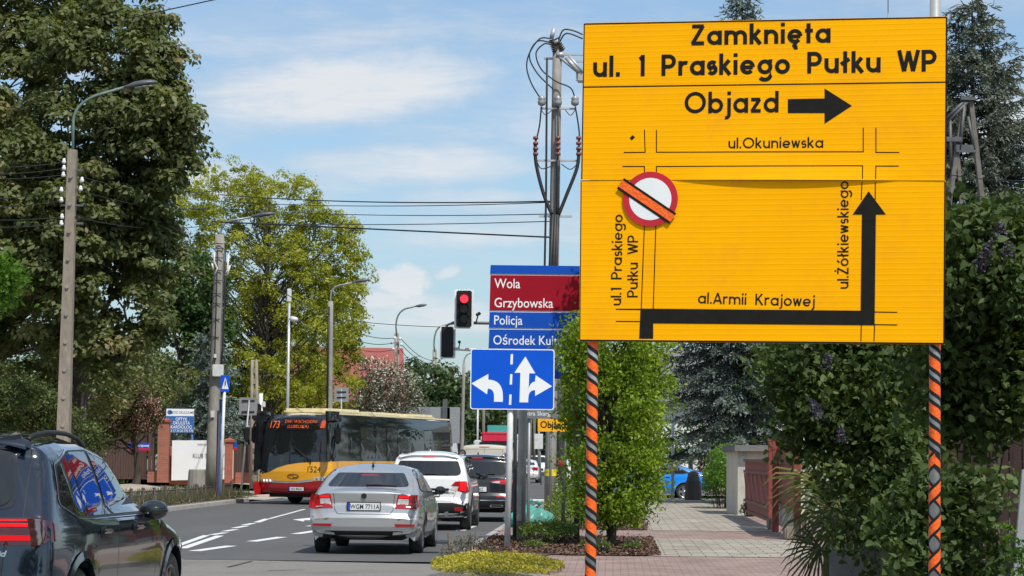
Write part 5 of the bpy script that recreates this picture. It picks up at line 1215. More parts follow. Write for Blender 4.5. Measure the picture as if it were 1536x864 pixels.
# ---- city bus
def bus():
    L, H, W0 = 11.9, 2.92, 1.275
    t = thing('city_bus', 'yellow and red city bus with black front turning across the road', 'bus')
    yl = mat('yellow_bus_paint', (.80, .37, .012), .3, var=.04, coat=.8, dirt=(.55, .27, .03), dscale=1.5, damt=.3); rd = mat('red_bus_paint', (.40, .012, .015), .3, coat=.8, dirt=(.22, .02, .02), damt=.4)
    bk = glass('bus_black', (.010, .011, .012), .06); cream = mat('cream_roof_paint', (.74, .66, .42), .45, dirt=(.5, .44, .28))
    S = Shell([(.25, .34), (.08, .40, .06), (.02, .75, .1), (.0, 1.05, .2), (.05, 1.6, .3), (.22, 2.45, .4), (.40, 2.80, .2), (.75, H, .2), (11.6, H, .15), (11.82, 2.75, .1), (11.9, .45, .1), (11.7, .34)], W0, [.3, .6, 1.2, 1.8, 2.5, 2.95], [.965, 1, 1, .99, .965, .94], [0, .5, 11.3, L], [.985, 1, 1, .985], [(2.75, .48, .56), (8.6, .48, .56)], .33, cr=.14, er=.16, flare=.0, p=2.2, step=.09)
    bo = S.body('body', yl, t); me = bo.data; me.materials.append(bk); me.materials.append(cream); me.materials.append(rd)
    for p in me.polygons:
        c = p.center; zt = 1.39 if c.x > -.9 else 1.0 if c.y < .8 else 1.39
        p.material_index = 2 if c.z > 2.86 and c.y > .62 else 1 if c.z > zt else 3 if c.z < .72 and c.y < 2.4 else 0
    # black front above a sweeping yellow apron
    sweep = [(-1.12, .98), (-.85, 1.03), (-.55, 1.17), (-.2, 1.27), (.2, 1.33), (.6, 1.36), (1.12, 1.37)]
    fr = S.end('windscreen_surround', sweep+[(1.10, 2.88), (-1.10, 2.88)], bk, t, .005, .09)
    S.end('windscreen', [(-.98, 1.20, .08), (-.96, 2.30, .05), (.98, 2.30, .05), (1.0, 1.46, .08), (-.15, 1.40, .3), (-.6, 1.28, .2)], M['glass'], t, .010, .09)
    S.end_seam([(-.12, 1.30), (-.12, 2.33)], t, .025, M['black'], .014, 'windscreen_divider')
    S.end('bumper', [(-1.13, .37), (-1.13, .70), (-.4, .67, .2), (.4, .67, .2), (1.13, .80), (1.13, .37)], rd, t, .006, .09)
    S.end('grey_strip', [(-.72, .69), (-.72, .76), (0, .73), (.66, .83), (.66, .74), (.2, .685), (-.2, .68)], mat('bus_grey', (.35, .35, .36), .4), t, .008, .06)
    for sg, dz in ((-1, 0), (1, .08)):
        q = [(sg*.70, .70+dz, .02), (sg*.70, .80+dz, .02), (sg*1.11, .83+dz, .02), (sg*1.11, .69+dz, .02)]
        h = S.end('headlight', q if sg > 0 else q[::-1], M['lamp_clear'], t, .009, .06)
        mb = MB()
        for x in (.80, .93, 1.04): y = S.Yend([x], [.76+dz])[0]; mb.ball((sg*x, y+.012, .76+dz), .045, 10)
        mb.build('headlamp_lens', emis('bus_headlamp', (1, .95, .85), .8) if sg < 0 else M['chrome'], h)
    for sg in (1, -1):
        S.side('front_side_black', [(-.2, 1.37 if sg > 0 else .98), (-.2, 2.98), (.9, 2.98), (.9, 1.40)], bk, t, sg, .005, .12)
        S.side('side_glazing', [(.8, 1.40), (.8, 2.88, .03), (11.6, 2.83, .05), (11.75, 1.40, .05)], bk, t, sg, .0045, .25)
        S.side('bumper_side', [(-.2, .3), (-.2, .71 if sg < 0 else .78), (1.2, .72), (2.1, .62), (2.1, .3)], rd, t, sg, .005, .15)
        S.side('skirt', [(3.4, .3), (3.4, .60), (7.95, .60), (7.95, .3)], rd, t, sg, .005, .3)
        gm = glass('bus_window_grey', (.035, .036, .036), .06)
        S.side('driver_window', [(.75, 1.55, .05), (.75, 2.32, .05), (1.45, 2.32, .05), (1.45, 1.55, .05)], gm, t, sg, .010, .3)
        S.side('driver_window', [(1.62, 1.62, .03), (1.62, 2.2, .03), (1.78, 2.2, .03), (1.78, 1.62, .03)], M['glass'], t, sg, .010, .3)
        yy = 2.5
        for i, wd in enumerate((1.25, 1.05, 1.0, 1.35, 1.3, 1.0)):
            S.side('upper_window', [(yy, 2.12, .03), (yy, 2.50, .03), (yy+wd-.1, 2.50, .03), (yy+wd-.1, 2.12, .03)], gm if i < 3 else M['glass'], t, sg, .010, .3)
            S.side('lower_window', [(yy, 1.48, .03), (yy, 2.04, .03), (yy+wd-.1, 2.04, .03), (yy+wd-.1, 1.48, .03)], gm if i < 4 else M['glass'], t, sg, .010, .3); yy += wd
        for z in (1.6, 1.75, 1.9, 2.05, 2.2, 2.35): S.seam([(10.5, z), (11.3, z)], t, sg, .06, M['plastic'], .010, 'engine_grille')
        wheel(t, sg*1.09, 2.75, .48, .29, sg, M['rim_dark'], 8); wheel(t, sg*1.09, 8.6, .48, .29, sg, M['rim_dark'], 8)
    # turned front wheels show below the bumper through the arch; roof pods
    mb = MB(); mb.box((0, 2.4, H+.07), (1.7, 2.6, .20), bev=.07); mb.box((.1, 5.3, H+.04), (1.9, 3.0, .16), bev=.06); mb.box((0, 9.4, H+.05), (1.9, 2.2, .18), bev=.07); mb.build('roof_pod', cream, t)
    mb = MB(); mb.box((1.12, 6.3, H-.02), (.05, 10.6, .07), bev=.02); mb.build('roof_edge', cream, t)
    led = emis('amber_led', (1.0, .17, .04), .6)
    S.end_text('173', -.80, 2.44, .24, led, t, off=.014, bold=-.004, xs=.85); S.end_text('DW. WSCHODNI', .12, 2.60, .105, led, t, off=.014, xs=.95, bold=-.012, space=1.05); S.end_text('(LUBELSKA)', .06, 2.44, .105, led, t, off=.014, xs=.95, bold=-.012, space=1.05)
    mb = MB(); v = [(.80, 2.44), (.96, 2.44), (.95, 2.64), (.88, 2.72), (.81, 2.64)]; y = S.Yend([a for a, b in v], [b for a, b in v], .014); mb.add([(a, q, b) for (a, b), q in zip(v, y)], [(0, 1, 2, 3, 4)]); mb.build('display_symbol', emis('amber_led_dim', (.8, .12, .04), .4), t)
    S.end_text('1524', .70, 1.04, .19, M['ink'], t, off=.012, bold=.0, xs=.9)
    mb = MB(); ys = []; N = 24
    pts = [(.02+.19*cos(2*pi*i/N), .90+.07*sin(2*pi*i/N)) for i in range(N+1)]; S.end_seam(pts, t, .022, M['ink'], .012, 'emblem'); S.end_seam([(-.13, .915), (.03, .94), (.03, .86), (.17, .885)], t, .02, M['ink'], .012, 'emblem')
    plate(t, S.Yend([0], [.50])[0]-.03, .50, 'WX 8963C', x=.12)
    mb = MB(); a = S.Yend([.0], [1.95])[0]; b = S.Yend([.7], [1.38])[0]; mb.tube([(.62, b-.05, 1.36), (-.02, a-.06, 1.85)], .018, 6); mb.tube([(.60, b-.05, 1.40), (.05, a-.06, 1.84)], .01, 6); mb.tube([(.60, b-.03, 1.36), (.52, b-.03, 1.0)], .012, 6); mb.build('wiper', M['plastic'], t)
    for sg, y, z in ((1, .55, 2.3), (-1, .2, 2.2)):
        mb = MB(); mb.tube([(sg*1.15, .45, 2.66), (sg*1.42, .25, 2.66), (sg*1.46, .2, 2.5)], .035, 8); mb.box((sg*1.45, .22, 2.22), (.20, .14, .55), bev=.05); mr = mb.build('wing_mirror', M['plastic'], t)
    mb = MB(); mb.box((.55, .75, 1.75), (.25, .12, .3), bev=.05); mb.build('driver_vest', mat('yellow_vest', (.75, .65, .05), .6), t)
    S.side('fleet_number', [(11.3, 2.55), (11.3, 2.72), (11.65, 2.72), (11.65, 2.55)], mat('dull_gold', (.5, .33, .03), .5), t, 1, .012, .2)
    p = Vector((-5.72, 72, 0)); phi = radians(18.2); c = Vector((-cos(phi), sin(phi), 0))*1.275
    t.location = (p.x+c.x, p.y+c.y, .01); t.rotation_euler = (0, 0, -phi)
bus()

# ---- blue fastback crossing behind the footpath
def fastback():
    L, H, W0 = 4.47, 1.45, .91
    t = thing('blue_car', 'bright blue fastback car crossing beyond the end of the footpath', 'car')
    pm = mat('bright_blue_paint', (.015, .25, .78), .25, .0, var=.04, coat=1.0)
    S = Shell([(.25, .24), (.05, .30, .05), (.0, .55, .08), (.06, .66, .05), (.04, .92, .04), (.06, 1.02, .02), (.55, 1.15, .2), (1.35, H-.06, .6), (2.0, H, .6), (3.2, 1.03, .25), (L-.4, .82, .4), (L-.03, .6, .15), (L, .4, .1), (L-.15, .22)], W0, [.2, .35, .55, .75, .92, 1.02, 1.15, 1.35, 1.5], [.90, .96, 1.0, .995, .97, .93, .88, .79, .72], [0, .4, 1.0, 2, 3.4, L-.6, L], [.94, .985, 1, 1, .995, .96, .82], [(.95, .315, .36), (3.65, .315, .36)], .21, cr=.07, er=.085)
    S.body('body', pm, t)
    for sg in (1, -1):
        S.side('pillar_trim', [(.72, 1.03, .02), (1.15, 1.24, .1), (1.7, 1.34, .2), (2.15, 1.355, .2), (3.05, 1.0, .02), (2.9, .965), (1.0, .98, .05)], M['plastic'], t, sg, .004)
        S.side('quarter_window', [(.85, 1.035, .02), (1.18, 1.21, .05), (1.30, 1.25, .02), (1.33, 1.0, .02)], M['glass_mid'], t, sg, .008)
        S.side('rear_side_window', [(1.40, 1.0, .02), (1.37, 1.265, .02), (1.95, 1.335, .02), (2.0, .99, .02)], M['glass_mid'], t, sg, .008)
        S.side('front_side_window', [(2.08, .99, .02), (2.04, 1.335, .02), (2.2, 1.325, .1), (2.85, 1.03, .03), (2.85, .985, .02)], M['glass_mid'], t, sg, .008)
        for pts in ([(2.03, .97), (2.0, .3)], [(1.35, .99), (1.25, .8), (1.5, .3)], [(3.0, .97), (2.95, .3)]): S.seam(pts, t, sg)
        for y in (1.6, 2.6):
            x = S.X(y, .87)[0]; mb = MB(); mb.box((sg*(x+.016), y, .875), (.03, .2, .03), bev=.01); mb.build('door_handle', pm, t)
        S.side('tail_lamp_wrap', [(-.1, .80), (-.1, 1.0), (.12, 1.0, .02), (.42, .97, .02), (.25, .86, .02)], M['lamp_red'], t, sg, .005)
        S.side('sill_trim', [(1.35, .22), (1.35, .29), (3.25, .29), (3.25, .22)], M['chrome'], t, sg, .006)
        S.side('bumper_trim', [(-.1, .25), (-.1, .42), (.4, .38, .02), (.5, .25)], M['galv_light'], t, sg, .006)
        wheel(t, sg*.78, .95, .315, .21, sg, M['rim'], 5); wheel(t, sg*.78, 3.65, .315, .21, sg, M['rim'], 5); mirror(t, .87, 2.85, 1.0, pm, sg)
    S.end('rear_window', [(-.62, 1.08, .05), (-.5, H-.12, .05), (.5, H-.12, .05), (.62, 1.08, .05)], M['glass'], t, .006)
    p = GD(1062, 87.2, .0)
    t.location = (p.x, p.y, .016); t.rotation_euler = (0, 0, radians(90-1))
fastback()

# ---- far traffic
def far_saloon(label, d, px, hd, col):
    L, H, W0 = 4.6, 1.45, .9; t = thing('saloon_car', label, 'car'); pm = mat('far_white_paint', col, .3, var=.03, coat=.8)
    S = Shell(saloon_profile(L, H), W0, [.2, .35, .55, .75, .92, 1.02, 1.15, 1.35, 1.5], [.90, .96, 1.0, .995, .97, .925, .87, .775, .70], [0, .4, 1.0, 2, 3.4, L-.6, L], [.95, .985, 1, 1, .995, .96, .84], [(1.0, .315, .365), (3.6, .315, .365)], .22, cr=.075, er=.085, step=.09)
    S.body('body', pm, t)
    S.end('rear_window', [(-.66, 1.09, .05), (-.55, H-.135, .07), (.55, H-.135, .07), (.66, 1.09, .05)], M['glass'], t, .006, .15)
    S.end('bumper_lower', [(-.70, .26), (-.62, .40), (.62, .40), (.70, .26)], M['plastic'], t, .008, .15)
    for sg in (1, -1):
        S.side('side_window', [(.93, 1.06), (1.2, 1.25), (1.6, 1.345), (2.28, 1.355), (3.0, 1.05), (3.0, .985)], M['glass'], t, sg, .006, .15)
        q = [(sg*.5, .80), (sg*.5, .95), (sg*.84, .96), (sg*.84, .76)]; S.end('tail_lamp', q if sg > 0 else q[::-1], M['lamp_red'], t, .008, .15)
        wheel(t, sg*.775, 1.0, .315, .215, sg, M['rim'], 7, 16); wheel(t, sg*.775, 3.6, .315, .215, sg, M['rim'], 7, 16)
    plate(t, S.Yend([0], [.775])[0]-.02, .775, 'WA 118')
    place(t, d, px, radians(hd))
far_saloon('white saloon driving away far down the road, right of the grey mast', 138, 786, 3.0, (.70, .71, .71))
def far_van():
    L, H, W0 = 4.4, 1.75, .9; t = thing('oncoming_van', 'small white van with dark windscreen farthest down the road', 'van'); pm = mat('far_van_white', (.72, .73, .73), .35, coat=.6)
    S = Shell([(.15, .25), (0, .35, .05), (0, .7, .1), (.12, .95, .2), (.75, 1.08, .15), (1.45, 1.68, .2), (2.0, H, .4), (4.2, H-.03, .2), (L, 1.5, .1), (L, .4, .05), (L-.1, .25)], W0, [.2, .5, .8, 1.1, 1.5, 1.8], [.93, 1, 1, .97, .88, .8], [0, .5, L-.3, L], [.9, 1, 1, .97], [(.8, .32, .37), (3.5, .32, .37)], .24, step=.09)
    S.body('body', pm, t); S.end('windscreen', [(-.68, 1.12, .05), (-.6, 1.60, .08), (.6, 1.60, .08), (.68, 1.12, .05)], M['glass'], t, .008, .2)
    S.end('grille', [(-.5, .45), (-.5, .62), (.5, .62), (.5, .45)], M['plastic'], t, .008, .2)
    for sg in (1, -1):
        q = [(sg*.55, .68), (sg*.5, .82), (sg*.8, .86), (sg*.82, .72)]; S.end('headlight', q if sg > 0 else q[::-1], M['lamp_clear'], t, .008, .2); S.side('side_window', [(1.2, 1.1), (1.6, 1.58), (2.6, 1.6), (2.7, 1.1)], M['glass'], t, sg, .006, .3)
        wheel(t, sg*.78, .8, .32, .2, sg, M['rim'], 6, 16); wheel(t, sg*.78, 3.5, .32, .2, sg, M['rim'], 6, 16)
    plate(t, -.012, .40, 'WD 50'); place(t, 190, 806, radians(1.5))
far_van()
def lorry():
    t = thing('lorry', 'lorry with red tailboard and green header board standing beyond the beige van', 'lorry'); d = 112; k = d/3400
    ch = MB(); ch.box((0, 3.5, .9), (1.0, 7, .25)); ch.box((0, .1, .62), (2.0, .12, .14)); ch.build('chassis', M['under'], t)
    b = MB(); b.box((0, 2.2, 1.75), (2.3, 4.2, 1.3), bev=.05); b.build('cargo_body', mat('lorry_white', (.62, .63, .62), .5), t)
    r = MB(); r.box((0, .08, 2.55), (1.5, .16, .48), bev=.05); r.box((0, .05, 2.72), (1.62, .14, .10), bev=.03); r.build('red_tailboard', mat('signal_red_paint', (.62, .02, .06), .45), t)
    g = MB(); g.box((0, 4.6, 2.7), (1.5, .25, 1.0), bev=.03); hb = g.build('header_board', mat('teal_paint', (.05, .27, .25), .5), t)
    b = MB(); b.box((0, .03, 2.2), (1.7, .3, .2)); b.build('tail_lift', M['plastic'], t)
    b = MB(); b.box((0, 5.6, 1.7), (2.2, 1.7, 2.1), bev=.12); cab = b.build('cab', mat('cab_white', (.6, .6, .6), .4), t)
    b = MB(); b.box((0, 4.73, 2.2), (1.6, .04, .6)); b.build('window', M['glass'], cab)
    for sg in (1, -1):
        b = MB(); b.box((sg*.9, .03, .85), (.3, .08, .16), bev=.02); b.build('tail_lamp', M['lamp_red'], t)
        wheel(t, sg*.95, 1.6, .45, .3, sg, M['rim'], 6, 16); wheel(t, sg*.95, 5.7, .45, .3, sg, M['rim'], 6, 16)
    place(t, d, 745, radians(2.8))
lorry()
# ------------------------------------------------------------------ walls, gates and buildings
def brick_mat(name, c1, c2, mort, bw=.25, bh=.075):
    m = new_mat(name); t = NT(m); tc = t.n('ShaderNodeTexCoord'); sp = t.n('ShaderNodeSeparateXYZ'); t.l(tc.outputs['Object'], sp.inputs[0])
    ad = t.n('ShaderNodeMath', operation='ADD'); t.l(sp.outputs['X'], ad.inputs[0]); t.l(sp.outputs['Y'], ad.inputs[1]); cb = t.n('ShaderNodeCombineXYZ'); t.l(ad.outputs[0], cb.inputs[0]); t.l(sp.outputs['Z'], cb.inputs[1])
    br = t.n('ShaderNodeTexBrick'); br.inputs['Scale'].default_value = 1; br.inputs['Brick Width'].default_value = bw; br.inputs['Row Height'].default_value = bh; br.inputs['Mortar Size'].default_value = .008
    br.inputs['Color1'].default_value = (*c1, 1); br.inputs['Color2'].default_value = (*c2, 1); br.inputs['Mortar'].default_value = (*mort, 1); t.l(cb.outputs[0], br.inputs['Vector'])
    t.l(br.outputs['Color'], t.b.inputs['Base Color']); t.b.inputs['Roughness'].default_value = .85; return m
M['brick'] = brick_mat('red_brick', (.40, .105, .055), (.30, .075, .04), (.22, .17, .14))
M['fence_brown'] = mat('dark_brown_boards', (.075, .042, .034), .75, var=.3, scale=8, stretch=(3, 3, .4))
M['plaster'] = mat('cream_plaster', (.66, .60, .49), .9, var=.06, scale=2, dirt=(.45, .40, .32), dscale=1.2, damt=.5)
M['white_wall'] = mat('white_render', (.74, .74, .72), .9, var=.05, dirt=(.55, .54, .5), damt=.4)
M['gate_red'] = mat('brownish_red_gate_paint', (.27, .05, .04), .5, var=.15, scale=6, dirt=(.12, .04, .03), damt=.5)
M['roof_grey'] = mat('grey_roof_edge', (.16, .155, .15), .7, var=.15)
d = 86
zb = .5
def pillar(label, px, w, ztop, dd=86):
    b0 = GD(px, dd, zb); t = thing('brick_pillar', label, 'pillar', b0); mb = MB(b0); h = ztop-zb
    mb.box(b0+Vector((0, 0, h/2)), (w, w, h)); mb.build('shaft', M['brick'], t)
    mb = MB(b0); mb.box(b0+Vector((0, 0, h+.04)), (w+.1, w+.1, .08)); mb.add([b0+Vector((x*(w/2+.05), y*(w/2+.05), h+.08)) for x, y in ((-1, -1), (1, -1), (1, 1), (-1, 1))]+[b0+Vector((0, 0, h+.17))], [(0, 1, 4), (1, 2, 4), (2, 3, 4), (3, 0, 4)]); mb.build('cap', mat('pillar_cap', (.30, .085, .05), .8), t)
pillar('red brick gate pillar at the left edge of the white tennis banner', 245.5, .42, 2.78)
pillar('red brick pillar right of the white tennis banner, half behind lamp pole', 344, .30, 2.05)
p0, p1 = GD(237, 85.95, zb), GD(255, 85.95, zb)
# white banner on the wall between the pillars
b0 = GD(300, 85.9, zb); t = thing('banner', 'white tennis club banner hung on the wall between two brick pillars', 'banner', b0)
fr = flat_frame(Vector((b0.x, b0.y, 0)), 0); w = 84*85.9/3400/2
Zd = lambda py, dd=86: W(300, py, dd).z
bn = board('sheet', mat('white_banner', (.74, .75, .75), .55, var=.04, scale=1.2, bump=.25, bscale=1.5), t, fr, [(-w, Zd(721)), (w+.2, Zd(718)), (w+.2, Zd(660)), (-w, Zd(661))], -.05, .02, b0)
ink = mat('grey_ink', (.12, .12, .13), .6)
for s, px, py, cap in [('KLUB TENISOWY', 315, 687, .17), ('www.kortytenis.pl', 311, 668, .10), ('szkoła', 335, 704, .10), ('OLA', 336, 687, .17)]:
    if s == 'OLA': continue
    q = W(px, py, 85.9); mb = MB(b0); text(mb, s, cap, lambda a, b: Vector((q.x+a, 85.86, q.z+b)), xs=.72); mb.build('lettering', ink, bn)
# billboard above
b0 = GD(286, 88.5, .5); t = thing('billboard', 'blue and white eye clinic board on posts above the tennis banner', 'billboard', b0)
fr = flat_frame(Vector((b0.x, b0.y, 0)), 0); K = 88.5/3400; X_ = lambda px: (px-286)*K; Zc = lambda py: W(270, py, 88.5).z
pb = board('panel', M['sheet_back'], t, fr, [(X_(248), Zc(649)), (X_(290), Zc(649)), (X_(290), Zc(613)), (X_(248), Zc(613))], -.04, 0, b0)
board('white_field', M['sign_white'], pb, fr, [(X_(248.4), Zc(624)), (X_(289.6), Zc(624)), (X_(289.6), Zc(613.4)), (X_(248.4), Zc(613.4))], .001, .004, b0)
M['bill_blue'] = mat('billboard_blue', (.03, .13, .36), .5, var=.06)
board('blue_field', M['bill_blue'], pb, fr, [(X_(248.4), Zc(648.6)), (X_(289.6), Zc(648.6)), (X_(289.6), Zc(624)), (X_(248.4), Zc(624))], .001, .004, b0)
for s, px, py, cap, m in [('NZOZ OKULUS-MED', 273, 620.5, .10, ink), ('OPTYK', 271, 631, .13, M['sign_white']), ('OKULISTA', 271, 636.8, .13, M['sign_white']), ('KARDIOLOG', 271, 642.8, .13, M['sign_white']), ('603 17 24 20 770 778', 270, 648, .10, M['sign_white'])]:
    mb = MB(b0); x0, z0 = X_(px), Zc(py); text(mb, s, cap, lambda a, b: fr(x0+a, z0+b, .007), xs=.8, bold=.01); mb.build('lettering', m, pb)
mb = MB(b0); c = (X_(253.5), Zc(618.5)); mb.add([fr(c[0]+.10*cos(a), c[1]+.09*sin(a), .007) for a in [2*pi*i/16 for i in range(16)]], [tuple(range(16))]); mb.build('logo_disc', M['bill_blue'], pb)
mb = MB(b0); mb.add([fr(X_(a), Zc(b), .007) for a, b in ((250, 632.5), (252, 630.5), (252, 631.8), (254.5, 631.8), (254.5, 633.2), (252, 633.2), (252, 634.5))], [tuple(range(7))]); mb.build('arrow', M['sign_white'], pb)
mb = MB(b0)
for px in (250.5, 288.5): mb.tube([GD(px, 88.58, .5), W(px, 614, 88.58)], .045, 8)
mb.build('post', mat('blue_post', (.05, .16, .38), .5), t)
def board_fence(label, x0, x1, dd0, dd1, ztop, step=.14, m='fence_brown', zb=.5, cat='fence', plinth=None):
    a = GD(x0, dd0, zb); b = GD(x1, dd1, zb); v = b-a; L = v.length; t = thing('board_fence', label, cat, a); u = v.normalized(); ang = atan2(u.y, u.x); Mz = Matrix.Rotation(ang, 3, 'Z')
    mb = MB(a); rr = random.Random(int(x0)); n = int(L/step)
    for i in range(n):
        c = a+u*(step*(i+.5)); h = ztop-zb-.12+rr.uniform(-.015, .015); mb.box(c+Vector((0, 0, .12+h/2)), (step*.86, .022+rr.uniform(0, .006), h), M=Mz)
    mb.build('boards', M[m], t)
    mb = MB(a)
    for z in (.35, ztop-zb-.25): mb.box(a+v/2+Vector((0, .04, z)), (L, .05, .09), M=Mz)
    mb.build('rail', M[m], t)
    if plinth: mb = MB(a); mb.box(a+v/2+Vector((0, .06, .2)), (L, .25, .4), M=Mz); mb.build('plinth', plinth, t)
    return t
board_fence('tall dark brown board gate left of the brick pillar', 222, 237, 86.1, 86.1, 2.55, plinth=M['brick'])
board_fence('dark brown board fence behind the pink blossom tree', 140, 221, 84, 86.3, 2.35)
board_fence('dark brown board fence right of the tennis banner', 350, 378, 86.2, 87, 1.95, plinth=M['brick'])
def street_plate(label, px, py, dd, w, txt):
    b0 = W(px, py, dd); t = thing('street_name_plate', label, 'street sign', b0); fr = flat_frame(b0, 0)
    pl = board('plate', M['sign_blue2'], t, fr, [(-w/2, -.06), (w/2, -.06), (w/2, .14), (-w/2, .14)], 0, .02, b0); board('red_band', M['red_film'], t, fr, [(-w/2, -.14), (w/2, -.14), (w/2, -.06), (-w/2, -.06)], 0, .02, b0)
    if txt: mb = MB(b0); text(mb, txt, .10, lambda a, b: fr(a, b, .023), xs=.85, bold=.01); mb.build('lettering', M['sign_white'], pl)
street_plate('blue street name plate with red band on the dark fence behind pink tree', 209, 670, 84.0, .80, 'Armii Krajowej')
street_plate('small blue plate with red band beside the right brick pillar', 351, 669, 85.9, .22, '')
# tennis club wall behind banner
a = GD(252, 86.4, .4); t = thing('garden_wall', 'low brick wall hidden behind the white tennis banner', 'wall', a); mb = MB(a); mb.box(GD(299, 86.4, .4)+Vector((0, 0, .75)), (88*86.4/3400, .2, 1.45)); mb.build('wall', M['brick'], t)
# concrete bins
def bin_(label, p, r0, r1, h, m, lid=None, n=8):
    t = thing('litter_bin', label, 'litter bin', p); mb = MB(p); mb.lathe([(r0*.96, 0), (r0, .04), (r1, h-.04), (r1*.96, h), (r1*.8, h), (r1*.78, h-.15)], n, p, smooth=False); mb.build('bin_body', m, t)
    if lid: mb = MB(p); mb.lathe([(r1*.84, h-.02), (r1*.86, h+.06), (r1*.74, h+.16), (r1*.72, h+.27), (r1*.3, h+.34), (0, h+.35)], n+4, p); mb.build('lid', lid, t)
    else: mb = MB(p); mb.lathe([(0, h-.1), (r1*.78, h-.1)], n, p); mb.build('liner', M['black'], t)
bin_('grey concrete litter bin standing beside the round lamp pole', GD(299, 78, .36), .40, .36, .70, M['concrete_grey'], None, 16)
bin_('dark concrete litter bin with rounded lid in front of the blue car', GD(1040, 81, .128), .31, .27, .68, mat('dark_washed_concrete', (.10, .085, .075), .9, var=.35, scale=40, bump=.4), mat('bin_lid', (.12, .115, .10), .8, var=.2))

# low iron fence along the left kerb
a = RT(52, -12.85); mb = MB(); t = thing('low_fence', 'low rusty iron fence guarding the litter strip by the left kerb', 'fence', (a.x, a.y, .18))
org = Vector((a.x, a.y, .18)); mp_ = MB(org); mr = MB(org); rr = random.Random(3); M['fence_iron'] = mat('rusty_brown_iron', (.11, .085, .07), .8, var=.3, scale=10)
s = 52.0
while s < 76.6:
    tl_ = rr.uniform(-.04, .04); p = RT(s, -12.85, .16); q = RT(s+tl_, -12.85+tl_, .16+.50+rr.uniform(-.03, .03)); mp_ = MB(org); mp_.box((p+q)/2, (.075, .06, (q-p).length), M=(q-p).to_track_quat('Z', 'Y').to_matrix()); mp_.build('post', M['fence_iron'], t); s += 1.6
s = 52.1
while s < 76.4:
    p = RT(s, -12.85, .20); q = RT(s+.02, -12.85, .56); mr.tube([p, q], .009, 4, cap=False); s += .17
mr.tube([RT(52, -12.85, .55), RT(60, -12.85, .57), RT(68, -12.85, .53), RT(76.5, -12.85, .57)], .016, 5); mr.tube([RT(52, -12.85, .28), RT(76.5, -12.85, .28)], .014, 5)
mr.build('railing', M['fence_iron'], t)

# shed, gate and pillars on the right of the footpath
b0 = GD(1107, 60, .12); t = thing('garden_shed', 'small cream flat-roofed shed behind the brownish red gate', 'shed', b0)
w = 115*60/3400; h = W(1107, 677, 60).z-.12
mb = MB(b0); mb.box(b0+Vector((w/2, 1.6, h/2)), (w, 3.2, h)); mb.build('wall', M['plaster'], t)
mb = MB(b0); mb.box(b0+Vector((.11, -.02, h/2)), (.24, .06, h-.01)); mb.build('corner_pilaster', mat('grey_plaster', (.46, .43, .37), .9), t)
mb = MB(b0); mb.box(b0+Vector((w/2, 1.5, h+.08)), (w+.24, 3.6, .17), bev=.01); mb.build('roof', M['roof_grey'], t)
def gate(label, s0, s1, tt, ztop, zbot, low_panel=None, group=None, braces=True):
    a = RT(s0, tt, .12); b = RT(s1, tt, .12); v = b-a; L = v.length; u = v.normalized(); ang = atan2(u.y, u.x); Mz = Matrix.Rotation(ang, 3, 'Z'); t = thing('metal_gate', label, 'gate', a)
    mb = MB(a); n = int(L/.115)
    for i in range(n): c = a+u*(L*(i+.5)/n); mb.box(c+Vector((0, 0, (ztop+zbot)/2)), (L/n*.84, .02, ztop-zbot), M=Mz)
    mb.build('slat_panel', M['gate_red'], t)
    mb = MB(a)
    for z in (zbot+.04, zbot+.30, ztop-.30, ztop-.02): mb.box(a+v/2+Vector((0, 0, z))+Vector((u.y, -u.x, 0))*.03, (L, .05, .07), M=Mz)
    for q in (.03, L-.03): mb.box(a+u*q+Vector((0, 0, (ztop+zbot)/2))+Vector((-u.y, u.x, 0))*.03, (.06, .05, ztop-zbot), M=Mz)
    mb.build('frame', mat('gate_frame_brown', (.17, .05, .04), .5, var=.2), t)
    if braces:
        mb = MB(a); k = 6
        for i in range(k):
            c0 = a+u*(L*i/k)+Vector((0, 0, ztop-.35)); c1 = a+u*(L*(i+.7)/k)+Vector((0, 0, zbot+.35)); o_ = Vector((u.y, -u.x, 0))*.03
            mb.box((c0+c1)/2+o_, (.025, .015, (c1-c0).length), M=(c1-c0).to_track_quat('Z', 'Y').to_matrix())
        mb.build('chevron_braces', mat('gate_highlight', (.40, .15, .13), .4), t)
    if low_panel:
        mb = MB(a); mb.box(a+v/2+Vector((0, 0, zbot/2+.08)), (L*.96, .02, zbot-.1), M=Mz); mb.build('kick_panel', M['galv_light'], t)
    return t
gate('long brownish red metal drive gate with zigzag braces', 59.2, 49.3, 3.42, 1.46, .12)
gate('narrow brownish red wicket gate with pale lower panel, beside the tall gate posts', 48.7, 43.0, 3.40, 1.72, .52, True, braces=False)
for lab, s_, tt in [('far tall brownish red gate post at the hinge of the drive gate', 49.0, 3.38), ('middle tall brownish red gate post standing in front of the wicket', 46.6, 3.30), ('near tall brownish red gate post next to the palm fronds', 42.6, 3.42)]:
    p = RT(s_, tt, .12); t = thing('gate_post', lab, 'post', p); mb = MB(p); mb.box(p+Vector((0, 0, .93)), (.13, .13, 1.86), bev=.008); mb.build('shaft', M['gate_red'], t); mb = MB(p); mb.box(p+Vector((0, 0, 1.875)), (.15, .15, .03)); mb.build('cap', M['gate_red'], t)
p = RT(42.0, 3.6, .12); t = thing('gate_pillar', 'pale green rendered gate pillar behind the palm fronds', 'pillar', p); mb = MB(p); mb.box(p+Vector((.15, 0, .9)), (.42, .42, 1.8), bev=.01); mb.build('shaft', mat('pale_green_render', (.36, .43, .38), .9, var=.1), t); mb = MB(p); mb.box(p+Vector((.15, 0, .2)), (.5, .5, .4), bev=.01); mb.build('base', M['concrete_grey'], t)
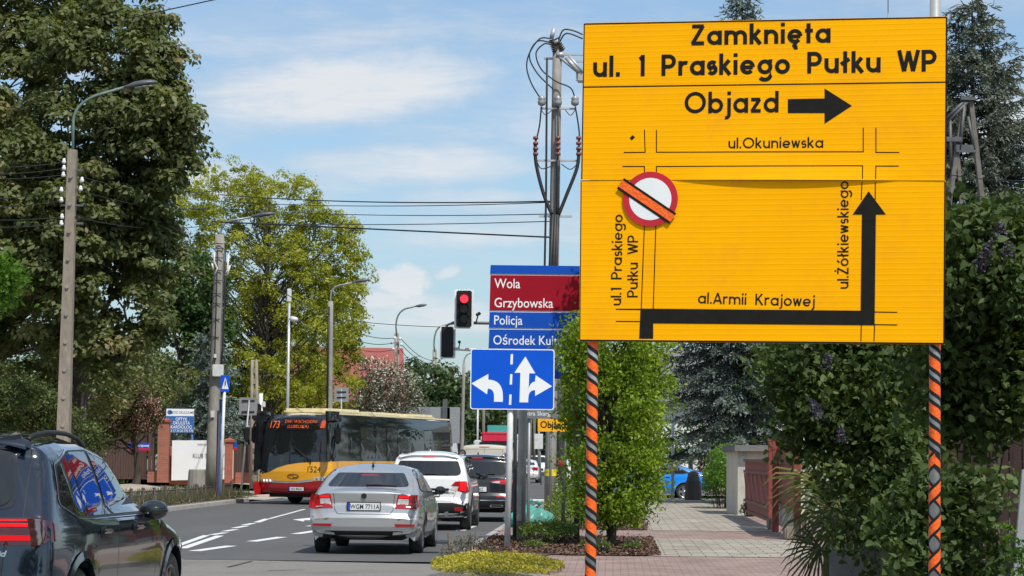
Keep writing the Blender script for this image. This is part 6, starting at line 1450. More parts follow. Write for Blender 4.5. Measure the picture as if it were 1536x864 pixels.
p = RT(48.2, 3.35, .12); t = thing('kerb_block', 'rough concrete block at the foot of the drive gate', 'block', p); mb = MB(p); mb.box(p+Vector((0, 0, .12)), (.2, .5, .24), bev=.03); mb.build('stone', M['concrete'], t)
p = RT(42.3, 3.3, .12); t = thing('kerb_block', 'rough concrete block under the near red gate post', 'block', p); mb = MB(p); mb.box(p+Vector((0, 0, .12)), (.3, .4, .25), bev=.03); mb.build('stone', M['concrete'], t)
p = RT(34.5, 4.3, .1); t = thing('garden_wall', 'pale low garden wall below the palm fronds', 'wall', p); mb = MB(p); mb.box(p+Vector((.3, 2.0, .30)), (.2, 6.5, .6), bev=.01); mb.build('wall', M['white_wall'], t)
b0 = GD(1345, 22, .1); t = thing('planter_edge', 'dark weathered concrete edging below the lilac leaves at the bottom right', 'edging', b0); mb = MB(b0); mb.box(b0+Vector((.35, .6, .28)), (.16, 4.5, .62), M=Matrix.Rotation(radians(14), 3, 'Z'), bev=.015); mb.build('slab', mat('mossy_concrete', (.12, .115, .10), .95, var=.3, bump=.3), t)
p = GD(1470, 21.5, .1); board_fence('dark maroon board fence glimpsed behind the lilac at the right edge', 1380, 1620, 23.5, 22.5, 1.9, m='fence_brown', zb=.1)
b0 = GD(1531, 17, .1); t = thing('tin_sheet', 'leaning pale grey metal panel at the right edge of the picture', 'panel', b0)
mb = MB(b0); q = [W(1519, 880, 17), W(1560, 880, 17.4), W(1580, 690, 17.4), W(1534, 705, 17)]; n_ = Vector((0, .04, 0)); mb.add(q+[v+n_ for v in q], [(0, 1, 2, 3), (7, 6, 5, 4), (0, 4, 5, 1), (1, 5, 6, 2), (2, 6, 7, 3), (3, 7, 4, 0)]); mb.build('metal_face', M['galv_light'], t)
d = 83.5; b0 = GD(1009, 80, .13); t = thing('white_post', 'white post with a yellow push box in front of the blue car', 'post', b0); mb = MB(b0); mb.tube([b0, W(1009.5, 600, 80)], .055, 12); mb.build('shaft', M['white_pole'], t); mb = MB(b0); mb.box(W(1013, 701, 79.9), (.09, .12, .24), bev=.02); mb.build('push_box', mat('push_yellow', (.75, .5, .02), .4), t)
d = 92; b0 = GD(1025, d, .13); t = thing('notice_board', 'white notice board on thin legs behind the blue car', 'notice board', b0); mb = MB(b0)
for px in (1019, 1031): mb.tube([GD(px, d, .13), W(px, 690, d)], .02, 6)
mb.build('leg', M['grey_pole'], t); fr = flat_frame(W(1025, 695, d), 0); board('panel', M['sign_white'], t, fr, rrect(-.20, -.2, .20, .16, .02), 0, .02, b0)
# houses
def gable_house(label, cx, dd, w, dep, zw, zr, roofm, wallm, rz=0.0, z0=.1):
    p = GD(cx, dd, z0); t = thing('house', label, 'house', p, rz); mb = MB(); mb.box((0, dep/2, zw/2), (w, dep, zw)); mb.add([(-w/2, 0, zw), (w/2, 0, zw), (w/2, dep, zw), (-w/2, dep, zw), (-w/2, dep/2, zr-.1), (w/2, dep/2, zr-.1)], [(0, 3, 4), (1, 5, 2)]); wl = mb.build('wall', wallm, t)
    mb = MB(); e = .5
    for a, b in (((-e, zw-.25), (dep/2, zr)), ((dep+e, zw-.25), (dep/2, zr))):
        mb.prism([(a[0], a[1]), (b[0], b[1]), (b[0], b[1]+.18), (a[0], a[1]+.18)], lambda y, z: Vector((-w/2-.5, y, z)), lambda y, z: Vector((w/2+.5, y, z)))
    rf = mb.build('roof', roofm, t)
    for i in range(3):
        for z in ([1.4, 4.2] if zw > 5 else [1.4]):
            x = -w/2+w*(i+.5)/3; mb = MB(); mb.box((x, -.02, z), (1.3, .08, 1.3)); wn = mb.build('window', M['sign_white'], t); mb = MB(); mb.box((x, -.065, z), (1.1, .02, 1.1)); mb.build('pane', M['glass'], wn)
    return t
M['roof_red'] = mat('red_tile_roof', (.27, .065, .055), .7, var=.15, scale=3, stretch=(1, 1, 6))
gable_house('white house with bright red roof beyond the bus, partly behind blossom', 512, 142, 6.9, 6, 4.7, 8.2, M['roof_red'], M['white_wall'], radians(6))
gable_house('low grey roofed house right of the blossom tree, beyond the bus', 628, 150, 3.6, 5, 2.2, 4.6, mat('slate_roof', (.10, .11, .12), .7), M['white_wall'], radians(-8))
gable_house('white house glimpsed between spruce trunk and cream shed', 1118, 106, 9, 8, 4.2, 6.6, M['roof_grey'], M['white_wall'])
b0 = GD(668, 140, .1); t = thing('road_board', 'large grey double road board behind the bus rear', 'road sign', b0); mb = MB(b0); mb.box(W(660, 638, 140), (1.2, .08, 2.2)); mb.box(W(680, 638, 140), (.8, .08, 2.2)); mb.build('panel', M['sheet_back'], t); mb = MB(b0); mb.box(W(667, 650, 139.8), (.28, .12, 4.2)); mb.build('post', M['pole_dark'], t)
for lab, px, y0, dd, r in [('wooden pole beyond the lorry, left of the pale lane-sign post', 725, 575, 150, .12), ('slim grey pole standing behind the lorry', 716, 600, 125, .07), ('brown wooden pole right of the grey signal mast, far down the road', 795, 560, 165, .14), ('second brown wooden pole right of the mast, farther away', 801, 575, 185, .14), ('thin lamp pole beyond distant white saloon', 808, 590, 150, .08)]:
    b0 = GD(px, dd, .1); t = thing('utility_pole', lab, 'pole', b0); mb = MB(b0); mb.tube([b0, W(px+.8, y0, dd)], [r, r*.75], 8); mb.build('shaft', M['wood_grey'] if 'wood' in lab else M['galv_light'], t)
    mb = MB(b0); mb.box(W(px+.8, y0+8, dd-.1), (r*9, .1, .1)); mb.build('crossarm', M['wood_grey'], t)
d = 120; b0 = GD(812, d, .13); t = thing('road_sign', 'tall white paper-like road board beside distant white van', 'road sign', b0); mb = MB(b0); mb.tube([b0, W(809, 650, d)], .04, 6); mb.build('post', M['grey_pole'], t); mb = MB(b0); mb.box(W(808, 662, d-.1), (.45, .04, .8)); mb.build('plate', M['white_pole'], t)

# ------------------------------------------------------------------ overhead cables
def wire(label, a, b, sag=.25, r=.014, group='overhead cables'):
    A = W(*a); B = W(*b); t = MB(A); pts = [A.lerp(B, i/14)-Vector((0, 0, sag*4*(i/14)*(1-i/14))) for i in range(15)]; t.tube(pts, r, 5); o = t.build('overhead_cable', M['cable'], None); o.location = A; tag(o, label, 'cable', group)
wire('topmost of the four cables crossing the sky left of the power pole', (330, 292, 95), (826, 302, 64.3), .15, .022)
wire('cable just below the topmost one, crossing the sky to the power pole', (330, 302, 95), (826, 303.5, 64.3), .15, .014)
wire('thin middle cable crossing the sky left of the power pole', (330, 312, 95), (826, 321, 64.3), .15, .014)
wire('thin lower cable crossing the sky left of the power pole', (330, 333, 92), (826, 332, 64.3), .1, .014)
wire('thickest and lowest cable sagging from leaves to the power pole', (330, 333, 75), (826, 356, 64.2), .0, .024)
wire('lone cable crossing the top edge of the sky left of centre', (190, 28, 50), (420, -22, 47), .0, .014)
for i, (y0, y1) in enumerate([(243, 243), (252, 255), (262, 258), (285, 296), (300, 306), (325, 318), (335, 330)]):
    wire('bare wire leading left from insulators of the nearest concrete lamp', (98, y0, 55.9), (-120, y1+2, 52), .12, .011, 'wires at the nearest concrete lamp')
for i, (y0, y1) in enumerate([(262, 285), (283, 310), (325, 334)]):
    wire('bare wire running right from the nearest concrete lamp into the trees', (112, y0, 55.9), (330, y1, 75), .25, .011, 'wires right of the nearest concrete lamp')
wire('black cable hanging from round lamp pole down to the right through the oak', (334, 372, 74.8), (495, 470, 106), .3, .018)
for i, (xa, ya, yb) in enumerate([(500, 483, 507), (505, 500, 514), (505, 514, 524)]): wire('sagging wire left of the curved lamp above the red roof', (xa, ya-4, 120), (591, yb, 138.8), .35, .022, 'wires left of the curved lamp')
for i, (yb, xb, yc) in enumerate([(507, 652, 541), (515, 652, 546), (524, 640, 552)]): wire('sagging wire right of the curved lamp above the red roof', (601, yb, 138.8), (xb, yc, 168), .35, .022, 'wires right of the curved lamp')
wire('faint cable across the sky from the oak to the red traffic light', (500, 478, 110), (700, 491, 100), .1, .015)
wire('upper cable at right edge passing before the spruce', (1424, 262, 48), (1560, 271, 45), .05, .01); wire('lower cable at right edge passing before the spruce', (1424, 290, 48), (1560, 294, 45), .05, .01)

# ------------------------------------------------------------------ vegetation
def noise3(P, f, seed):
    r = np.random.default_rng(seed); out = np.zeros(len(P))
    for i in range(4):
        k = r.normal(size=3)*f*(1.6**i); out += np.sin(P@k+r.uniform(0, 6.28))/(1.35**i)
    return out/2.4
KITE = (np.array([(0, -.5, 0), (.30, -.02, .07), (0, .55, 0), (-.30, -.02, .07)]), np.array([(0, 1, 2, 3)]))
OVAL = (np.array([(0, -.5, 0), (.20, -.28, .05), (.27, .03, .08), (.14, .34, .04), (0, .55, -.05), (-.14, .34, .04), (-.27, .03, .08), (-.20, -.28, .05), (0, 0, -.0)]), np.array([(0, 1, 2, 8), (8, 2, 3, 4), (8, 4, 5, 6), (0, 8, 6, 7)]))
HEART = (np.array([(0, -.40, 0), (.18, -.5, .04), (.38, -.28, .09), (.33, .02, .07), (.17, .30, .02), (0, .62, -.10), (-.17, .30, .02), (-.33, .02, .07), (-.38, -.28, .09), (-.18, -.5, .04), (0, 0, 0)]), np.array([(0, 1, 2, 10), (10, 2, 3, 4), (10, 4, 5, 6), (10, 6, 7, 8), (0, 10, 8, 9)]))
NEEDLE = (np.array([(-.5, 0, 0), (.5, 0, 0), (.36, 1.0, 0), (-.36, 1.0, 0)]), np.array([(0, 1, 2, 3)]))
def leaves(name, C, size, tint, m, par, r, shape=KITE, up=.5, droop=0.0, origin=None, norm=None):
    n = len(C); size = np.broadcast_to(size, (n,))*r.uniform(.7, 1.3, n)
    N = r.normal(size=(n, 3)); N[:, 2] = np.abs(N[:, 2])*.6+up
    if norm is not None: N = norm+r.normal(size=(n, 3))*.38+np.array([0, 0, up*.5])
    N /= np.linalg.norm(N, axis=1)[:, None]
    T = r.normal(size=(n, 3)); T[:, 2] -= droop; T -= N*(T*N).sum(1)[:, None]; T /= np.linalg.norm(T, axis=1)[:, None]; B = np.cross(N, T)
    tv, tf = shape; k = len(tv)
    V = C[:, None, :] + size[:, None, None]*(tv[None, :, 0, None]*B[:, None, :]+tv[None, :, 1, None]*T[:, None, :]+tv[None, :, 2, None]*N[:, None, :])
    Fc = (np.arange(n)[:, None, None]*k+tf[None]).reshape(-1, 4)
    o = np.array(origin if origin is not None else (0, 0, 0)); V = V.reshape(-1, 3)-o
    return np_mesh(name, V, Fc, m, par, np.repeat(np.clip(tint, 0, 1), len(tf)))
def crown_points(ells, nclump, per, spread, r, shell=.45, flat=.6, drop=.22):
    """leaf centres: clumps inside a set of ellipsoids, with gaps where the noise is low"""
    vol = np.array([e[1][0]*e[1][1]*e[1][2] for e in ells])**.72; vol /= vol.sum(); C = []; cl = []
    for (c, R), w in zip(ells, vol):
        k = int(nclump*w)+1; d = r.normal(size=(k, 3)); d /= np.linalg.norm(d, axis=1)[:, None]; q = (shell**3+(1-shell**3)*r.random(k))**(1/3)
        q *= 1+.20*noise3(d*2.1, 1.3, 5+int(abs(c[0]*7))%50)
        cl.append(np.array(c)+d*q[:, None]*np.array(R))
    cl = np.concatenate(cl); g = noise3(cl, .9, 11); cl = cl[g > -1+drop*2*1.0] if drop > 0 else cl
    k = len(cl); ct = r.normal(.5, .17, k)
    off = r.normal(size=(k, per, 3))*spread; off[:, :, 2] *= flat
    P = (cl[:, None, :]+off).reshape(-1, 3); t = (ct[:, None]+r.normal(0, .13, (k, per))).ravel()
    return cl, P, t
def puffs(ells, ncl, per, R, r, shell=.6, drop=.2, flat=.72):
    """leaf clumps: each a leafy cap, open and dark underneath"""
    cl, _, _ = crown_points(ells, ncl, 1, .01, r, shell, 1, drop); k = len(cl); rad = R*r.uniform(.55, 1.35, k)
    d = r.normal(size=(k, per, 3)); d /= np.linalg.norm(d, axis=2)[:, :, None]; d[:, :, 2] = np.where(d[:, :, 2] < -.25, -d[:, :, 2], d[:, :, 2])
    q = r.uniform(.55, 1.08, (k, per))*(1+.25*np.sin(d[:, :, 0]*5+np.arange(k)[:, None])*np.cos(d[:, :, 1]*4))
    o = d*q[:, :, None]*rad[:, None, None]; o[:, :, 2] = o[:, :, 2]*flat-.30*rad[:, None]*(d[:, :, 0]**2+d[:, :, 1]**2)
    P = (cl[:, None, :]+o).reshape(-1, 3); t = (r.normal(.48, .17, k)[:, None]+r.normal(0, .13, (k, per))).ravel(); return cl, P, t, d.reshape(-1, 3)
def limbs(mb, base, top, cl, r, n, r0, rl, lo=.3):
    base = Vector(base); top = Vector(top); idx = r.permutation(len(cl))[:n]
    for i in idx:
        q = Vector(cl[i]); h = max(lo, min(.97, (q.z-base.z)/(top.z-base.z)-r.uniform(.12, .3))); a = base.lerp(top, h); mid = a.lerp(q, .5)+Vector(r.normal(0, .12, 3))*(q-a).length*.5+Vector((0, 0, .04*(q-a).length))
        rr = rl*(1.25-h); mb.tube([a, a.lerp(mid, .5)+Vector(r.normal(0, .04, 3)), mid, mid.lerp(q, .55)+Vector(r.normal(0, .06, 3)), q], [rr, rr*.8, rr*.55, rr*.35, rr*.12], 6, cap=False)
M['bark'] = mat('grey_brown_bark', (.055, .044, .034), .95, var=.4, scale=9, bump=.8, bscale=25, stretch=(1, 1, .25))
M['bark_light'] = mat('pale_bark', (.16, .135, .11), .95, var=.3, scale=9, bump=.5, bscale=25, stretch=(1, 1, .25))
def tree(label, base, h, ells, nclump, per, spread, lsize, m, seed, trunk_r=.2, nl=30, limb_r=.07, shape=KITE, name='broadleaf_tree', cat='tree', group=None, up=.5, shell=.45, flat=.6, drop=.22, bark='bark', fork=None, extra=None, lo=.3, puff=None):
    r = np.random.default_rng(seed); base = Vector(base); t = thing(name, label, cat, base, group=group)
    nm = None
    if puff: cl, P, ti, nm = puffs(ells, nclump, per, puff, r, shell, drop, flat)
    else: cl, P, ti = crown_points(ells, nclump, per, spread, r, shell, flat, drop)
    mb = MB(base); top = base+Vector((r.normal(0, .03*h), r.normal(0, .03*h), h*.86))
    k = 8; pts = [base.lerp(top, i/k)+Vector((r.normal(0, .012*h), r.normal(0, .012*h), 0))*(1 if 0 < i < k else 0) for i in range(k+1)]
    mb.tube([base-Vector((0, 0, .05))]+[base+Vector((0, 0, .02))]+pts[1:], [trunk_r*1.5, trunk_r*1.2]+[trunk_r*(1-.85*i/k) for i in range(1, k+1)], 10)
    if fork:
        for (dx, hh, rr) in fork: mb.tube([base+Vector((dx*.3, .02, -.05)), base+Vector((dx, .03, hh*.4)), base+Vector((dx*1.4, 0, hh))], [rr, rr*.8, rr*.4], 8)
    limbs(mb, base, top, cl, r, nl, trunk_r, limb_r, lo); mb.build('trunk', M[bark], t)
    leaves('crown', P, lsize, ti, m, t, r, shape, up, origin=base, norm=nm)
    if extra: extra(t, base, cl, r)
    return t
def px_ells(lst, d0):                                # crown lobes measured on the photograph: (px, py, half width, half height, depth offset)
    out = []
    for (px, py, hw, hh, dd) in lst:
        d = d0+dd; c = W(px, py, d); k = d/3400; out.append(((c.x, c.y, c.z), (hw*k, hw*k*.95, hh*k)))
    return out
LM = {}
LM['maple'] = leaf_mat('dark_maple_leaves', [(0, (.045, .062, .018)), (.45, (.115, .142, .046)), (.78, (.19, .205, .08)), (1, (.26, .19, .10))], .36, .55)
LM['maple2'] = leaf_mat('mid_maple_leaves', [(0, (.018, .036, .008)), (.5, (.04, .085, .016)), (1, (.09, .16, .035))], .35)
LM['oak'] = leaf_mat('young_oak_leaves', [(0, (.15, .172, .016)), (.5, (.30, .325, .03)), (1, (.46, .46, .09))], .5)
LM['olive'] = leaf_mat('olive_shrub_leaves', [(0, (.035, .05, .014)), (.5, (.078, .105, .03)), (1, (.15, .175, .06))], .3)
LM['bright'] = leaf_mat('bright_spring_leaves', [(0, (.05, .11, .012)), (.5, (.10, .21, .022)), (1, (.17, .30, .05))], .45)
LM['far'] = leaf_mat('far_tree_leaves', [(0, (.025, .045, .014)), (.5, (.055, .095, .028)), (1, (.11, .16, .055))], .35)
LM['horn'] = leaf_mat('hornbeam_leaves', [(0, (.06, .115, .01)), (.5, (.175, .27, .018)), (1, (.36, .44, .06))], .45, .5, .3)
LM['lilac'] = leaf_mat('lilac_leaves', [(0, (.024, .043, .011)), (.5, (.060, .096, .024)), (1, (.13, .18, .05))], .28, .6, .25)
LM['lilac_pale'] = leaf_mat('climber_and_sunlit_lilac_leaves', [(0, (.030, .055, .017)), (.5, (.07, .11, .033)), (1, (.13, .18, .058))], .3, .6, .25)  # for the climber, and for the lilac top with sunlight in the colour
LM['spruce'] = leaf_mat('blue_spruce_needles', [(0, (.032, .048, .042)), (.5, (.09, .125, .108)), (1, (.24, .30, .265))], .1, .6)
LM['spruce2'] = leaf_mat('grey_green_spruce_needles', [(0, (.028, .038, .028)), (.5, (.075, .095, .07)), (1, (.19, .215, .16))], .1, .6)
LM['pink'] = leaf_mat('pink_blossom', [(0, (.55, .20, .21)), (.5, (.78, .38, .38)), (1, (.88, .62, .60))], .3, .6)
LM['hawthorn'] = leaf_mat('bronze_green_leaves', [(0, (.03, .03, .014)), (.5, (.065, .062, .028)), (1, (.15, .10, .055))], .3)
LM['blossom'] = leaf_mat('white_blossom', [(0, (.48, .47, .43)), (.5, (.66, .65, .61)), (1, (.80, .79, .76))], .3, .6)
LM['blossom_leaf'] = leaf_mat('grey_green_twigs', [(0, (.05, .045, .035)), (.5, (.09, .085, .06)), (1, (.14, .13, .10))], .3)
LM['purple'] = leaf_mat('lilac_flowers', [(0, (.045, .036, .07)), (.5, (.085, .07, .125)), (1, (.15, .13, .20))], .2, .6)
LM['yellow'] = leaf_mat('golden_shrub_leaves', [(0, (.07, .08, .012)), (.4, (.25, .235, .02)), (.75, (.44, .38, .03)), (1, (.66, .58, .09))], .35)
LM['cover'] = leaf_mat('ground_cover_leaves', [(0, (.04, .075, .012)), (.5, (.11, .175, .03)), (.9, (.24, .30, .08)), (1, (.45, .46, .30))], .4)
LM['palm'] = leaf_mat('palm_leaflets', [(0, (.04, .05, .02)), (.5, (.105, .125, .045)), (.8, (.25, .26, .09)), (1, (.44, .42, .19))], .2, .42)
LM['copper'] = leaf_mat('copper_leaves', [(0, (.03, .012, .010)), (.5, (.06, .026, .020)), (1, (.10, .05, .036))], .3)
LM['grass'] = leaf_mat('grass_blades', [(0, (.03, .055, .010)), (.5, (.07, .12, .022)), (1, (.16, .18, .06))], .3)
LM['dry'] = leaf_mat('dry_twigs', [(0, (.05, .042, .028)), (.5, (.11, .095, .06)), (1, (.19, .17, .10))], .2)

# the great maples at the left
tree('huge dark-leaved maple filling the upper left, right-hand crown', GD(120, 72, .5), 14.5, px_ells([(170, 70, 110, 90, 0), (215, 180, 88, 100, -1), (130, 260, 130, 130, 0), (240, 105, 48, 60, 0), (232, 220, 66, 62, 0), (236, 30, 30, 38, 1), (150, 420, 130, 150, 1), (60, 330, 120, 150, -.5), (190, 330, 80, 90, 1)], 64), 760, 120, .22, .18, LM['maple'], 21, .3, 60, .1, up=.5, drop=.18, puff=.50, shell=.4)
tree('huge dark-leaved maple at the left edge, with reddish upper leaves', GD(-20, 74, .5), 16, px_ells([(60, 20, 90, 110, 0), (-10, 100, 110, 120, 0), (0, 260, 110, 140, -1), (-60, 400, 130, 150, 0), (50, 470, 100, 110, 1), (120, -60, 110, 90, 1)], 67), 520, 125, .23, .185, LM['maple'], 22, .32, 50, .1, up=.5, drop=.18, puff=.52, shell=.5)
tree('sparse yellow-green oak with dark branches between the maple and the sky', GD(395, 116, .3), 16.5, px_ells([(340, 300, 62, 70, 0), (420, 305, 75, 52, 0), (480, 375, 66, 66, 0), (380, 400, 110, 90, 1), (470, 470, 75, 70, 0), (350, 500, 90, 90, 1), (430, 560, 95, 60, 0), (285, 345, 42, 70, 1), (505, 345, 42, 30, 0), (520, 420, 34, 44, 0), (280, 420, 50, 80, 1), (530, 380, 20, 24, 0), (250, 320, 30, 60, 2)], 116), 1350, 78, .28, .14, LM['oak'], 23, .28, 150, .075, shell=.3, drop=.28, flat=.8, lo=.18, puff=.45, up=.35)
tree('lower yellow-green oak filling the gap behind the bus front', GD(455, 126, .3), 10.5, px_ells([(470, 520, 70, 80, 0), (420, 580, 90, 60, 0), (510, 560, 36, 70, 0), (350, 580, 70, 60, 0), (500, 470, 40, 50, 0), (530, 470, 20, 60, 0)], 126), 420, 80, .30, .17, LM['oak'], 123, .25, 30, .08, shell=.45, drop=.12, flat=.8, puff=.5)
tree('mid-green maple between the dark maple and round lamp pole', GD(262, 96, .5), 9.5, px_ells([(285, 440, 60, 62, 0), (262, 520, 66, 60, 0), (318, 500, 40, 50, .5), (240, 420, 42, 50, 0), (320, 560, 34, 40, 1), (270, 580, 50, 40, 2)], 96), 260, 80, .23, .18, LM['maple2'], 24, .14, 25, .05, puff=.55)
tree('bright green spring branch poking in at the left edge', GD(-45, 47, .3), 6.5, px_ells([(-25, 415, 66, 34, 0), (-50, 460, 60, 60, 0), (-10, 440, 36, 20, 0)], 47), 110, 50, .16, .12, LM['bright'], 25, .1, 14, .035)
tree('olive-green shrub mass at the left edge behind the near car', GD(40, 60, .5), 3.2, px_ells([(30, 605, 70, 48, 0), (-30, 600, 80, 55, 0), (80, 630, 40, 40, 0), (110, 655, 50, 40, 2)], 60), 420, 46, .14, .09, LM['olive'], 26, .08, 24, .03, name='shrub', cat='shrub')
tree('dark green shrub under the maples behind the near car', GD(110, 72, .5), 4.5, px_ells([(130, 560, 80, 80, 3), (60, 540, 90, 60, 3), (190, 560, 50, 70, 6), (250, 570, 50, 36, 20), (160, 620, 50, 50, 8)], 72), 420, 44, .2, .14, LM['maple'], 27, .1, 20, .03, name='shrub', cat='shrub')
def pink_extra(t, base, cl, r):
    s = cl[r.permutation(len(cl))[:int(len(cl)*.6)]]; s = s[s[:, 2] > base.z+1.7]
    P = (s[:, None, :]+r.normal(size=(len(s), 22, 3))*np.array([.13, .13, .08])+np.array([0, -.22, .06])).reshape(-1, 3); leaves('blossom', P, .055, r.normal(.5, .22, len(P)), LM['pink'], t, r, KITE, .3, origin=base)
tree('hawthorn with pink blossom in front of the dark board fence', GD(205, 80, .5), 4.0, px_ells([(185, 595, 42, 34, 0), (165, 620, 36, 34, 0), (205, 612, 36, 36, 0), (222, 625, 20, 26, 0), (172, 648, 40, 28, 0)], 80), 360, 34, .13, .085, LM['hawthorn'], 28, .13, 26, .04, extra=pink_extra, name='blossom_tree')
def white_extra(t, base, cl, r):
    s = cl[r.permutation(len(cl))[:int(len(cl)*.55)]]; P = (s[:, None, :]+r.normal(size=(len(s), 12, 3))*.15).reshape(-1, 3); leaves('blossom', P, .13, r.normal(.5, .22, len(P)), LM['blossom'], t, r, KITE, .3, origin=base)
tree('tree with white blossom in front of the red roofed house', GD(590, 124, .2), 6.0, px_ells([(588, 590, 40, 40, 0), (612, 600, 24, 34, 0), (570, 560, 30, 30, 0), (565, 610, 30, 24, 0)], 124), 300, 20, .25, .12, LM['blossom_leaf'], 29, .12, 40, .04, extra=white_extra, name='blossom_tree')

def spruce(label, base, h, r0, z_low, seed, m, lod=1.0, name='spruce_tree', twig=.42, whorl=.42, droop=.35, nw=.035, bend=.25, nb_=None, dens=1.0, thin=1.0):
    r = np.random.default_rng(seed); base = Vector(base); t = thing(name, label, 'tree', base); mb = MB(base)
    mb.tube([base-Vector((0, 0, .05)), base+Vector((0, 0, .4)), base+Vector((0, 0, h*.5)), base+Vector((0, 0, h))], [.017*h*1.25, .017*h, .010*h, .015], 10)
    C = []; D = []; S = []; TT = []
    z = z_low
    while z < h-.15:
        f = (z-z_low)/(h-z_low); R = r0*(1-f)**.85*(1+.12*sin(z*3.1))+.10; nb = nb_ or max(4, int(5+R*2.2))
        ph = r.uniform(0, 6.28)
        for i in range(nb):
            a = ph+2*pi*i/nb+r.normal(0, .18); L = R*r.uniform(.72, 1.13); zz = z+r.normal(0, .12); el = .22*f+.05-droop*(1-f)
            pts = []; k = 9
            for j in range(k+1):
                u = j/k; pts.append(np.array([cos(a)*L*u, sin(a)*L*u, zz+L*(el*u-bend*u*u+bend*1.1*u**3)]))
            mb.tube([base+Vector(p) for p in pts], [max(.006, .035*L/3*(1-u/k)+.006) for u in range(k+1)], 4, cap=False)
            ntw = max(4, int(L/.13*dens)); side = np.array([-sin(a), cos(a), 0.]); ct = r.normal(.52, .16)
            for j in range(ntw):
                u = .18+.82*(j+r.random())/ntw; q = u*k; j0 = min(k-1, int(q)); p = pts[j0]+(pts[j0+1]-pts[j0])*(q-j0)
                for sg in (-1, 1):
                    l = twig*(1.15-u*.75)*r.uniform(.7, 1.25)*(.55+.45*min(1, L/1.5)); d = side*sg*.72+np.array([cos(a), sin(a), 0])*.62+np.array([0, 0, -.30-.35*(1-f)*r.random()]); d /= np.linalg.norm(d)
                    C.append(p); D.append(d); S.append(l); TT.append(ct+r.normal(0, .1))
            for _ in range(2):
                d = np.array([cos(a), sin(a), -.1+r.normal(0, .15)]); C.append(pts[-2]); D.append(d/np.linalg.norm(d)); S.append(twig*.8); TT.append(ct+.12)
        z += whorl*r.uniform(.8, 1.2)*(1-.45*f)
    mb.build('trunk', M['bark'], t)
    C = np.array(C); D = np.array(D); S = np.array(S); TT = np.array(TT); n = len(C)
    # each twig carries short needle sprays along its length
    k = max(5, int(9*lod)); u = (np.arange(k)+.5)/k
    P = C[:, None, :]+D[:, None, :]*(S[:, None, None]*u[None, :, None]); P[:, :, 2] -= (S[:, None]*.35*u[None]**2)
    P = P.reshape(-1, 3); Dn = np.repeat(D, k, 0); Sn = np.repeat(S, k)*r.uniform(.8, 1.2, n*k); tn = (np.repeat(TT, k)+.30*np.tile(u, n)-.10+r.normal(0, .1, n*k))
    rnd = r.normal(size=(n*k, 3)); T = Dn*.75+rnd*.45; T /= np.linalg.norm(T, axis=1)[:, None]; B = np.cross(T, r.normal(size=(n*k, 3))); B /= np.linalg.norm(B, axis=1)[:, None]
    ln = np.clip(Sn*.36, .05, .2)[:, None, None]; tv = NEEDLE[0]
    V = P[:, None, :]+ln*tv[None, :, 1, None]*T[:, None, :]+nw*tv[None, :, 0, None]*B[:, None, :]
    np_mesh('crown', V.reshape(-1, 3), np.arange(n*k*4).reshape(-1, 4), m, t, np.clip(tn, 0, 1)); return t
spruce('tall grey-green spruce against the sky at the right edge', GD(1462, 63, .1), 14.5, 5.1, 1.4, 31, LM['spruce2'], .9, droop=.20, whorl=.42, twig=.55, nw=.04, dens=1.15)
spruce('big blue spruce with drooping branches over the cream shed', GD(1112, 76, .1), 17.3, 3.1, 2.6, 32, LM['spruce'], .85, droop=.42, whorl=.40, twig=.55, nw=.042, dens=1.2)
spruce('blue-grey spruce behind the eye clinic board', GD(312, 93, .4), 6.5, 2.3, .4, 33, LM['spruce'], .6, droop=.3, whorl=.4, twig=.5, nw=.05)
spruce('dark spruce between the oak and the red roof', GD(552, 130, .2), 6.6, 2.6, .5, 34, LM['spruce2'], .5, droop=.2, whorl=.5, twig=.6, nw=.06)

# hornbeam, the tree beside the left sign post
base = GD(920, 37.9, .13)
tree('upright hornbeam with fresh green leaves and twin stems in the bark bed', base, 6.0, px_ells([(915, 745, 66, 46, 0), (920, 660, 90, 62, 0), (925, 590, 88, 60, 0), (925, 520, 88, 60, 0), (952, 440, 58, 60, .2), (948, 350, 46, 60, .2), (950, 270, 34, 60, .2), (866, 590, 30, 44, -.2), (872, 520, 24, 44, 0), (975, 730, 30, 26, 0), (872, 715, 32, 34, 0)], 37.9), 840, 46, .115, .068, LM['horn'], 41, .05, 110, .022, up=.2, shell=.35, shape=OVAL, drop=.12, flat=.7, name='hornbeam_tree', bark='bark', fork=[(-.15, 2.4, .035)], lo=.08)
# shrubs in the beds
def low_shrub(label, px, d, w, dep, h, m, seed, n, ls, shape=KITE, z0=.13, name='shrub', up=.6, twigs=True, mound=.75, cat='shrub'):
    r = np.random.default_rng(seed); base = GD(px, d, z0); t = thing(name, label, cat, base); a = r.uniform(0, 6.28, n); q = np.sqrt(r.random(n)); x = np.cos(a)*q*w/2; y = np.sin(a)*q*dep/2
    top = h*(1-mound*q**2.5)*(1+.28*noise3(np.stack([x, y, x*0], 1)*2.2, 1.3, seed)); z = top*(1-np.abs(r.normal(0, .30, n)))*(1+.25*noise3(np.stack([x, y, x*0], 1)*7, 1.3, seed+9)); P = np.stack([x, y, np.maximum(.02, z)], 1)
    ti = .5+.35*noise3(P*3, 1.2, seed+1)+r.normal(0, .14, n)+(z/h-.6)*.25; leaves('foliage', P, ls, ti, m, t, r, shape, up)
    mb = MB()
    for i in range(40):
        j = r.integers(n); e = Vector(P[j]); s_ = Vector((e.x*.5, e.y*.5, 0)); mb.tube([s_, s_.lerp(e, .6)+Vector((0, 0, .06)), e+Vector((r.normal(0, .03), 0, r.uniform(.0, .12)))], [.008, .005, .002], 4, cap=False)
    mb.build('stems', M['bark'], t); return t
